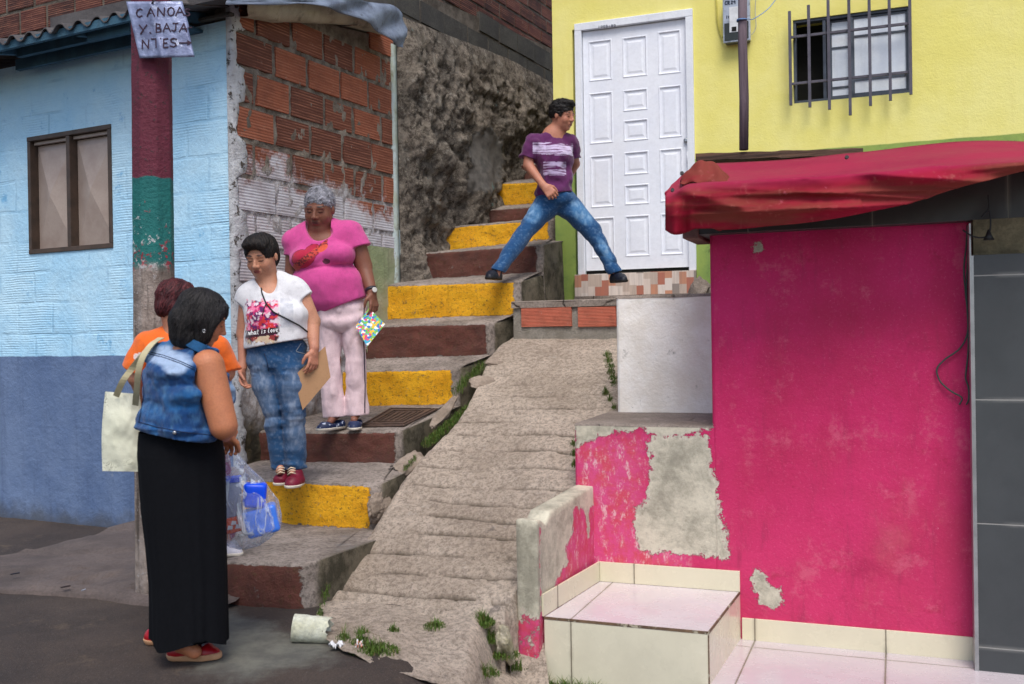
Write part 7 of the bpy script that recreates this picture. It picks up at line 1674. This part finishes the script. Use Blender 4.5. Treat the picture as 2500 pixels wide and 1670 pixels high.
# ---------------------------------------------------------------- WOMAN IN ORANGE (behind, by the pole)
F = Fig(4.93, (P(450, 1400, 4.93).x, 4.93, 0)); B_ = yb(.45, .9)
H = Head(F.p(438, 742, .0), (.70, .62, -.30), (.1, .15, 1), .215)
g = F.sdf(290, 620, 680, 1480, -.24, .62, .006)
H.build(g, 1, .3); g.cone(H.w(0, -.1, -.25), F.p(436, 815, -.0), .058, .065, .03)
ey(F, g, (440, 880), (80, 55, 70), B_, .05); ey(F, g, (450, 980), (78, 60, 80), B_, .05); ey(F, g, (460, 1070), (80, 62, 60), B_, .05)
F.c(g, (355, 850), (332, 920), 24, 20, .03); F.c(g, (332, 920), (360, 1010, .15), 18, 13, .02); F.c(g, (530, 855, .1), (555, 910, .14), 22, 18, .03); F.c(g, (555, 910, .14), (520, 1000, .3), 17, 12, .02)
hand(g, F.p(362, 1015, .16), (.5, .6, -.5), (.7, -.5, 0), .16, .6, 1, .04); hand(g, F.p(518, 1004, .31), (-.4, .6, -.5), (-.7, -.5, 0), .16, .6, -1, .04)
F.c(g, (430, 1090), (430, 1290), 34, 24, .03); F.c(g, (430, 1290), (430, 1460), 20, 13, .02); F.c(g, (500, 1090, .05), (545, 1200, .22), 36, 24, .03); F.c(g, (545, 1200, .22), (553, 1325, .40), 20, 12, .02); F.c(g, (430, 1460), (440, 1480, -.02), 12, 9, .01)
op = mk('person', g, M_skin, F.base, None, lambda V, n_: ones(V, SK)*(1+.08*vf(V, 12, 3)[:, None])); tag(op, 'reddish haired woman in orange T-shirt, mostly hidden behind the woman in the denim vest', 'person')
g = F.sdf(375, 500, 675, 800, -.2, .25, .004); H.e(g, (0, -.10, .14), (.40, .47, .42), .05); H.e(g, (0, -.22, -.14), (.34, .30, .28), .05); H.e(g, (0, .46, -.18), (.28, .34, .34), .03, 'x'); g.disp(lambda p: .006*vf(p*np.array([2, 2, .6]), 40, 3, 5))
hr = mk('hair', g, M_hair, F.base, op, lambda V, n_: ones(V, srgb(66, 26, 32))*(1+.5*vf(V*np.array([3, 3, 1]), 30, 2)[:, None]))
strands('locks', hr, 900, .08, .002, srgb(40, 14, 20), srgb(104, 44, 48), lambda p, m, H=H: Vector((p-H.w(0, .0, .6))), 4, .001, .0004)
g = F.sdf(285, 620, 770, 1110, -.24, .35, .005)
ey(F, g, (440, 870), (92, 66, 66), B_, .05); ey(F, g, (455, 960), (98, 70, 90), B_, .05); ey(F, g, (470, 1020), (102, 74, 60), B_, .04); F.c(g, (425, 815, .02), (365, 845, .0), 28, 36, .04); F.c(g, (455, 815, .03), (525, 850, .10), 28, 34, .04)
sleeve(F, g, [((365, 848), (328, 912), 38, 36)], (300, 892), (362, 922), (380, 850), .03); sleeve(F, g, [((525, 850, .1), (562, 908, .14), 34, 30)], (536, 915), (590, 893), (530, 850), .03); g.disp(ridge(.006, (6, 6, 4), 4)); g.cone(F.p(437, 770, .0), F.p(438, 796, .0), .06, .062, .006, None, 'x')
cutbox(g, 285, 620, 1040, 1110, (380, 1060), (580, 1064), (450, 1000))
def co_(V, n_): u, v = proj(V); C = ones(V, srgb(236, 108, 32))*(1+.05*vf(V, 10, 3)[:, None]); blend(C, ((inell(u, v, 333, 872, 7, 9, -30) > 0)+(inell(u, v, 342, 868, 7, 9, 30) > 0)+(inell(u, v, 333, 886, 8, 6, -30) > 0))*1., srgb(236, 220, 214)); return C
mk('t_shirt', g, M_cloth, F.base, op, co_)
g = F.sdf(360, 620, 1030, 1480, -.24, .60, .006); ey(F, g, (470, 1075, .02), (92, 68, 44), B_, .04); F.c(g, (435, 1090), (432, 1290), 44, 32, .03); F.c(g, (432, 1290), (430, 1445), 30, 27, .02); F.c(g, (505, 1090, .05), (545, 1200, .22), 46, 34, .03); F.c(g, (545, 1200, .22), (550, 1300, .40), 31, 27, .02); g.disp(ridge(.006, (7, 7, 4), 9))
mk('trousers', g, M_cloth, F.base, op, lambda V, n_: ones(V, srgb(150, 32, 84))*(1+.05*vf(V, 10, 3)[:, None]))
zs0 = STI[0]['zt'](0); q = hitz(588, 1341, zs0+.02); shoe(F, Vector((q.x-.22, q.y+.05, 0)), q, tread_z(0, q)+.004, .085, .07, M_leather, srgb(214, 212, 222), op)
shoe(F, F.p(425, 1480, .03), F.p(470, 1480, -.05)+Vector((.08, 0, 0)), .018, .085, .07, M_leather, srgb(214, 212, 222), op)
# ---------------------------------------------------------------- WOMAN IN DENIM VEST (nearest)
F = Fig(4.2, (P(450, 1600, 4.2).x, 4.2, 0)); B_ = yb(.75, .65)
H = Head(F.p(500, 778, -.02), (.93, .30, -.42), (.32, .08, 1), .222)
g = F.sdf(320, 620, 690, 1640, -.36, .46, .005)
H.build(g, 1, .2); g.cone(H.w(0, -.12, -.22), F.p(470, 858, .0), .060, .070, .03)
ey(F, g, (450, 920), (88, 62, 70), B_, .05); ey(F, g, (445, 1010, .02), (78, 48, 66), B_, .04); ey(F, g, (441, 1100, .03), (76, 42, 60), B_, .03)
F.c(g, (508, 892, -.10), (546, 1040, -.12), 38, 33, .03); F.c(g, (546, 1040, -.12), (546, 1062, .12), 28, 19, .012)
F.c(g, (395, 880, .12), (430, 1000, .30), 36, 28, .03); F.c(g, (430, 1000, .30), (520, 1030, .34), 26, 18, .02)
hand(g, F.p(546, 1064, .13), (.02, .75, -.45), (0, -.6, -.9), .165, 1.0, -1, .03); hand(g, F.p(524, 1031, .34), (.9, .1, -.2), (0, -.4, -.9), .16, .9, 1, .03)
F.c(g, (455, 1150, -.0), (455, 1370, -.02), 34, 28, .03); F.c(g, (455, 1370, -.02), (440, 1570, -.03), 26, 19, .02); F.c(g, (430, 1150, .06), (425, 1370, .08), 36, 28, .03); F.c(g, (425, 1370, .08), (385, 1530, .20), 26, 18, .02)
F.c(g, (440, 1570, -.03), (475, 1592, -.03), 20, 17, .02); F.c(g, (385, 1530, .22), (410, 1550, .22), 18, 14, .02)
SKF = srgb(190, 122, 86)
def cw(V, n_): C = ones(V, SKF)*(1+.07*vf(V, 14, 4, 3)[:, None]); H.paint(V, C, SKF, srgb(150, 76, 70), srgb(34, 24, 22)); return C
fp = mk('person', g, M_skin, F.base, None, cw); tag(fp, 'dark haired woman seen from behind in denim vest, long black skirt and red shoes', 'person')
g = F.sdf(400, 575, 690, 870, -.26, .28, .0045)
H.e(g, (0, -.11, .14), (.40, .47, .41), .06); H.e(g, (0, -.28, -.15), (.36, .33, .36), .06); H.e(g, (0, -.20, -.42), (.32, .30, .26), .06); H.e(g, (.22, .10, -.05), (.16, .20, .40), .05)
H.cn(g, (.20, .24, .32), (.32, .16, -.06), .09, .06, .05); H.cn(g, (.28, .04, -.2), (.24, .08, -.46), .10, .06, .05)
H.e(g, (.08, .50, -.15), (.36, .36, .37), .03, 'x'); H.e(g, (.34, -.04, -.02), (.10, .16, .18), .04); g.disp(lambda p: .005*vf(p*np.array([2.5, 2.5, .35]), 22, 2, 5)); g.disp(lambda p: .002*vf(p*np.array([4, 4, .4]), 60, 2, 9))
hr = mk('hair', g, M_hair, F.base, fp, lambda V, n_: ones(V, (.010, .008, .010))*(1+.5*vf(V*np.array([3, 3, 1]), 30, 2)[:, None]))
strands('locks', hr, 2600, .14, .0018, (.003, .0025, .003), (.030, .026, .026), lambda p, m, H=H: Vector((p-H.w(.05, .10, .62)))+Vector((0, 0, -.10)), 5, .0012, .0003)
m = MB(); c = F.p(498, 808, -.125); m.tube([c+Vector((.006*math.cos(t), -.0, .006*math.sin(t))) for t in [i*.7 for i in range(9)]], .0022, 6); m.build('earring', M_steel, fp, None, loc=F.base)
g = F.sdf(320, 600, 790, 1120, -.34, .42, .0048)
ey(F, g, (440, 905), (118, 80, 62), B_, .04); ey(F, g, (448, 950), (124, 92, 70), B_, .04); ey(F, g, (440, 1020), (122, 96, 80), B_, .04); ey(F, g, (438, 1060), (120, 94, 50), B_, .03)
F.c(g, (462, 850, .02), (500, 880, -.10), 34, 34, .04); F.c(g, (452, 850, .03), (395, 868, .12), 34, 38, .04); F.c(g, (545, 935, .05), (556, 985, .06), 24, 16, .03)
g.cone(F.p(478, 800, .0), F.p(474, 850, .0), .052, .055, .008, None, 'x')
F.c(g, (515, 915, -.20), (540, 1040, -.22), 36, 34, .012, None, 'x'); F.c(g, (512, 880, -.13), (545, 1040, -.14), 40, 36, .008, None, 'x')
g.disp(folds(.010, 9, 9, 6, 2)); g.disp(ridge(.012, (5, 5, 9), 6)); g.disp(ridge(.003, (22, 22, 22), 3)); g.disp(lambda p: -.006*np.exp(-((p[:, 2]-F.p(430, 1042).z-.05*(p[:, 0]-F.p(430, 1042).x)*-1)/.006)**2))
cutbox(g, 300, 620, 1010, 1140, (336, 1043), (540, 1076), (440, 950))
def cv(V, n_):
    u, v = proj(V); t = vf(V, 12, 5, 2); C = ones(V, srgb(14, 66, 122)); blend(C, np.clip(t*1.6+.25, 0, 1)*.6, srgb(32, 104, 164)); blend(C, np.clip(vf(V*np.array([1, 1, .4]), 60, 3, 9), 0, 1)*.4, srgb(90, 140, 180)); m = np.clip(np.maximum(inell(u, v, 415, 876, 62, 30, 12), inell(u, v, 425, 895, 36, 26, 0))*1.8+t*.6, 0, 1); blend(C, m*.85, srgb(176, 198, 228))
    blend(C, np.clip(inell(u, v, 562, 965, 14, 34, 10)*2, 0, 1)*.8, srgb(150, 184, 220)); blend(C, (v > 1052+(u-336)*.16-10)*.35, srgb(16, 58, 96)); return C
vs = mk('denim_vest', g, M_denim, F.base, fp, cv); T_v = bvh(vs); M_thr = simple('navy stitching', srgb(16, 40, 76), .8); M_vden = simple('blue denim band', srgb(24, 78, 122), .9, bump=.002, sc=200)
for q in (0, 5): surfline('back_seam', T_v, [(362, 858+q), (400, 868+q), (440, 882+q), (484, 902+q)], .0018, M_thr, vs, F.base, 30)
for pl in ([(338, 1030), (380, 1042), (440, 1054), (530, 1064)], [(344, 880), (352, 960), (340, 1030)], [(396, 1042), (396, 1054)]): surfline('back_seam', T_v, pl, .0022, M_thr, vs, F.base, 30)
m = MB(); cl = [F.p(430, 806, .02), F.p(452, 822, -.05), F.p(478, 838, -.10), F.p(505, 850, -.10), F.p(520, 858, -.04)]
rows = [[p+Vector((0, 0, .014)) , p+Vector((-.006, -.014, .0)), p+Vector((-.012, -.026, -.024))] for p in cl]; m.grid(rows, 0, True); o = m.build('collar', M_vden, vs, None, loc=F.base); md = o.modifiers.new('s', 'SOLIDIFY'); md.thickness = .006; md2 = o.modifiers.new('ss', 'SUBSURF'); md2.levels = md2.render_levels = 2
bp = onsurf(T_v, 427, 1056, .002); m = MB(); m.tube([bp, bp+Vector((0, -.004, 0)), bp+Vector((0, -.006, 0))], [.008, .0078, .004], 16); m.build('button', M_steel, vs, None, loc=F.base)
# skirt
secs = [(1052, 441, 99), (1080, 441, 101), (1110, 443, 104), (1150, 446, 104), (1240, 450, 101), (1330, 456, 96), (1420, 461, 92), (1500, 463, 92), (1562, 463, 92)]
mb = MB(); rows = []; nS = 70; nA = 120
for i in range(nS+1):
    q = lerp_pl(secs, i/nS); t = i/nS; c = F.p(q[1], q[0], .02); r0 = q[2]*F.s; row = []
    for k in range(nA):
        a = 2*math.pi*k/nA; fo = 1+t*t*.055*math.cos(a*7+1.3+t*1.2)+t*.02*math.cos(a*13+t*2)+.008*fbm((a*1.5, t*5, 0)); 
        sl = .10*max(0, t-.25)*math.exp(-((a-5.15)/.10)**2)
        x = c.x+r0*fo*(1-sl)*math.cos(a); y = c.y+r0*.82*fo*(1-sl*1.5)*math.sin(a); row.append((x, y, c.z+(-.018*math.cos(a*3) if i == nS else 0)))
    rows.append(row)
mb.grid(rows, 0, True, close=True)
def mat_black(): n = N('black jersey'); return n.out(n.mix(n.noise(60, 4), (.003, .0035, .005), (.007, .0075, .010)), .9, n.noise(200, 3), .0006, spec=.12)
mb.build('skirt', mat_black(), fp, None, loc=F.base)
M_tan = simple('tan wedge sole', srgb(206, 158, 120), .6); red = srgb(168, 14, 30)
for (hu, hv, tu, tv, w_) in ((412, 1612, 541, 1603, 0), (356, 1573, 440, 1569, 1)):
    a, b = hitz(hu, hv, .003), hitz(tu, tv, .003); b = a+(b-a).normalized()*.225; b.y = a.y+.02
    s_ = shoe(F, a, b, .004, .088, .066, simple('glossy red leather', red, .3) if not w_ else bpy.data.materials['glossy red leather'], (1, 1, 1), fp, low=True, sole=.028, solemat=M_tan)
    m = MB(); c = a.lerp(b, .52); m.tube([c+Vector((-.012, -.046, .028)), c+Vector((-.004, -.040, .055)), c+Vector((.004, 0, .074)), c+Vector((.004, .042, .045))], .006, 8); m.build('strap', bpy.data.materials['glossy red leather'], s_, None, loc=F.base)
    m = MB(); p = c+Vector((-.003, -.047, .052)); m.tube([p+Vector((.008*math.cos(t*.7), 0, .008*math.sin(t*.7))) for t in range(10)], .002, 6); m.build('buckle', simple('gold buckle', (.7, .5, .15), .3, 1), s_, None, loc=F.base)
# tote bag
tb = thing('tote_bag', 'cream patterned tote bag hanging behind the woman in the denim vest', 'bag', F.p(300, 1150, .17))
cr4 = [(257, 956), (341, 962), (360, 1152), (250, 1150)]
def tq(a, b, side):
    u = (cr4[0][0]*(1-a)+cr4[1][0]*a)*(1-b)+(cr4[3][0]*(1-a)+cr4[2][0]*a)*b; v = (cr4[0][1]*(1-a)+cr4[1][1]*a)*(1-b)+(cr4[3][1]*(1-a)+cr4[2][1]*a)*b
    bul = .045*(math.sin(math.pi*a)**.6)*(.35+.65*math.sin(math.pi*min(1, b*.75+.2)))+.008*fbm((a*3, b*4, side)); return F.p(u-5*math.sin(b*math.pi)*(1-a), v, .17-side*bul)
mb = MB()
for sd_ in (1, -1): mb.grid([[tq(i/30, j/36, sd_) for i in range(31)] for j in range(37)], 0, True)
mb.grid([[tq(i/30, 1, 1) for i in range(31)], [tq(i/30, 1, -1) for i in range(31)]], 0, True)
def mat_tote():
    n = N('cream cloth with grey scroll pattern'); c = n.mix(n.noise(4, 4), srgb(216, 218, 190), srgb(232, 232, 216)); s_ = n.noise(16, 2, .5, dist=2.5); m = n.th(n.ma('ABSOLUTE', n.ma('SUBTRACT', s_, .5)), .012, .035, 1, 0)
    m = n.ma('MULTIPLY', m, n.th(n.noise(5, 3), .42, .56)); c = n.mix(n.ma('MULTIPLY', m, .7), c, srgb(110, 112, 92)); return n.out(c, .75, n.noise(120, 3), .001)
M_tote = mat_tote(); mb.build('bag_body', M_tote, tb, None)
M_strap = simple('beige strap', srgb(196, 186, 150), .7)
def ribbon(mb, pts, w_, th_=.003, side=Vector((1, 0, 0))):
    r = []
    for i, p in enumerate(pts): t = (pts[min(i+1, len(pts)-1)]-pts[max(0, i-1)]).normalized(); n_ = side-t*side.dot(t); n_.normalize(); y = t.cross(n_)*th_; r.append([p-n_*w_, p+n_*w_, p+n_*w_+y, p-n_*w_+y])
    mb.grid(r, 0, False, close=True)
for pts in ([(283, 968, .12), (300, 930, .08), (322, 900, .08), (350, 866, .05), (374, 838, .07), (392, 824, .12)], [(330, 990, .10), (334, 950, .04), (338, 905, .0), (350, 868, .0), (372, 838, .04), (395, 824, .10)]):
    pl = [F.p(*q) for q in pts]; out = []
    for i in range(len(pl)-1):
        p0, p1, p2, p3 = pl[max(0, i-1)], pl[i], pl[i+1], pl[min(len(pl)-1, i+2)]
        for k in range(5): t = k/5; out.append(.5*(2*p1+(p2-p0)*t+(2*p0-5*p1+4*p2-p3)*t*t+(3*p1-p0-3*p2+p3)*t**3))
    out.append(pl[-1]); m = MB(); ribbon(m, out, .013); m.build('strap', M_strap, tb, None)
# plastic bag with containers
Fb = Fig(4.52, P(600, 1340, 4.52))
def film():
    n = N('clear plastic film'); n.b.inputs['Base Color'].default_value = (.80, .88, 1, 1); t = n.t; tr = n.n.new('ShaderNodeBsdfTransparent'); mx = n.n.new('ShaderNodeMixShader'); o_ = n.n['Material Output']
    tr.inputs[0].default_value = (.93, .95, 1, 1)
    st = n.noise(1, 4, .65, co=n.sc(26, 26, 5), dist=.8); f = n.ma('ADD', .16, n.ma('MULTIPLY', n.th(st, .50, .66), .65));  # pale opaque streaks paint the highlights on the film creases
    lw = n.n.new('ShaderNodeLayerWeight'); lw.inputs[0].default_value = .25; f = n.ma('ADD', f, n.ma('MULTIPLY', lw.outputs[1], .25))
    n.b.inputs['Roughness'].default_value = .08; n.b.inputs['Specular IOR Level'].default_value = 1.0
    bm_ = n.n.new('ShaderNodeBump'); bm_.inputs['Distance'].default_value = .045; n.lk(st, bm_.inputs['Height']); t.links.new(bm_.outputs[0], n.b.inputs['Normal'])
    n.lk(f, mx.inputs[0]); t.links.new(tr.outputs[0], mx.inputs[1]); t.links.new(n.b.outputs[0], mx.inputs[2]); t.links.new(mx.outputs[0], o_.inputs[0]); return n.m
secs = [(1066, 549, 7), (1080, 551, 8), (1121, 566, 24), (1152, 578, 44), (1174, 585, 58), (1223, 600, 76), (1260, 606, 80), (1287, 607, 79), (1313, 600, 62), (1332, 596, 38), (1341, 594, 6)]
mb = MB(); rows = []
for i in range(61):
    q = lerp_pl(secs, i/60); c = Fb.p(q[1], q[0]); r0 = q[2]*Fb.s; rows.append([(c.x+r0*math.cos(a)*(1+.05*math.cos(a*9+i*.05)+.06*fbm((math.cos(a)*2, math.sin(a)*2, i*.08))), c.y+.72*r0*math.sin(a)*(1+.06*math.cos(a*8)), c.z+.006*fbm((a, i*.2, 3))) for a in [2*math.pi*k/90 for k in range(90)]])
mb.grid(rows, 0, True, close=True); o = mb.build('plastic_bag', film(), None, None, loc=Fb.base); tag(o, 'bulging clear plastic bag of containers hanging beside the black skirt', 'bag')
def rbox(name, u0, u1, v0, v1, dy, dep, mat, label, cat_, bev=.012, rot=0, taper=.06, group=None):
    a, b = Fb.p(u0, v1, dy), Fb.p(u1, v0, dy); c = (a+b)/2; w2, h2 = (b.x-a.x)/2, (b.z-a.z)/2; m = MB()
    m.hexa([(x*w2*(1-taper), y*dep/2*(1-taper), -h2) for x, y in ((-1, -1), (1, -1), (1, 1), (-1, 1))], [(x*w2, y*dep/2, h2) for x, y in ((-1, -1), (1, -1), (1, 1), (-1, 1))])
    o = m.build(name, mat, None, None, bevel=bev); o.modifiers['bevel'].segments = 4; o.location = c; o.rotation_euler = (0, R(rot), R(12)); tag(o, label, cat_, group)
    for p in o.data.polygons: p.use_smooth = True
    return o
M_bl = simple('bright blue plastic', srgb(0, 84, 255), .3); n = N('frosted container'); M_fr = n.out((.55, .63, .78), .25, None, Transmission_Weight=.35)
rbox('food_container', 594, 650, 1178, 1238, -.03, .09, M_bl, 'solid bright blue food container uppermost in the plastic bag', 'container', .018, 4)
fc_ = rbox('food_container', 598, 680, 1236, 1304, .0, .12, simple('pale blue plastic', srgb(70, 132, 244), .3), 'pale blue container lying lowest in the plastic bag', 'container', .016, -14)
tc = rbox('food_container', 545, 590, 1176, 1260, .02, .08, M_fr, 'tall frosted container with blue lid in the plastic bag', 'container', .010, -3)
bpy.context.view_layer.update(); m = MB(); w2 = 24*Fb.s; m.box(-w2, w2, -.045, .045, 0, .022); ld = m.build('lid', M_bl, None, None, bevel=.006); ld.matrix_world = tc.matrix_world @ Matrix.Translation((0, 0, 42*Fb.s)); setparent(ld, tc)
m = MB(); w2 = 30*Fb.s; m.box(-w2, w2, -.06, .06, -.01, .01); 
pk_ = rbox('snack_packet', 548, 596, 1262, 1300, -.06, .03, simple('orange packet', srgb(236, 84, 22), .35), 'orange packet with white mark at the bottom of the plastic bag', 'packet', .008, -12)
m = MB(); 
for q in ((-.02, -.005), (.0, .012), (.014, -.008)): m.prism([(q[0]-.013, -.0172, q[1]-.008), (q[0]+.010, -.0172, q[1]-.010), (q[0]+.014, -.0172, q[1]+.004), (q[0]-.004, -.0172, q[1]+.010)], (0, .0015, 0))
mk_ = m.build('print', M_white, None, None); mk_.matrix_world = pk_.matrix_world; setparent(mk_, pk_)
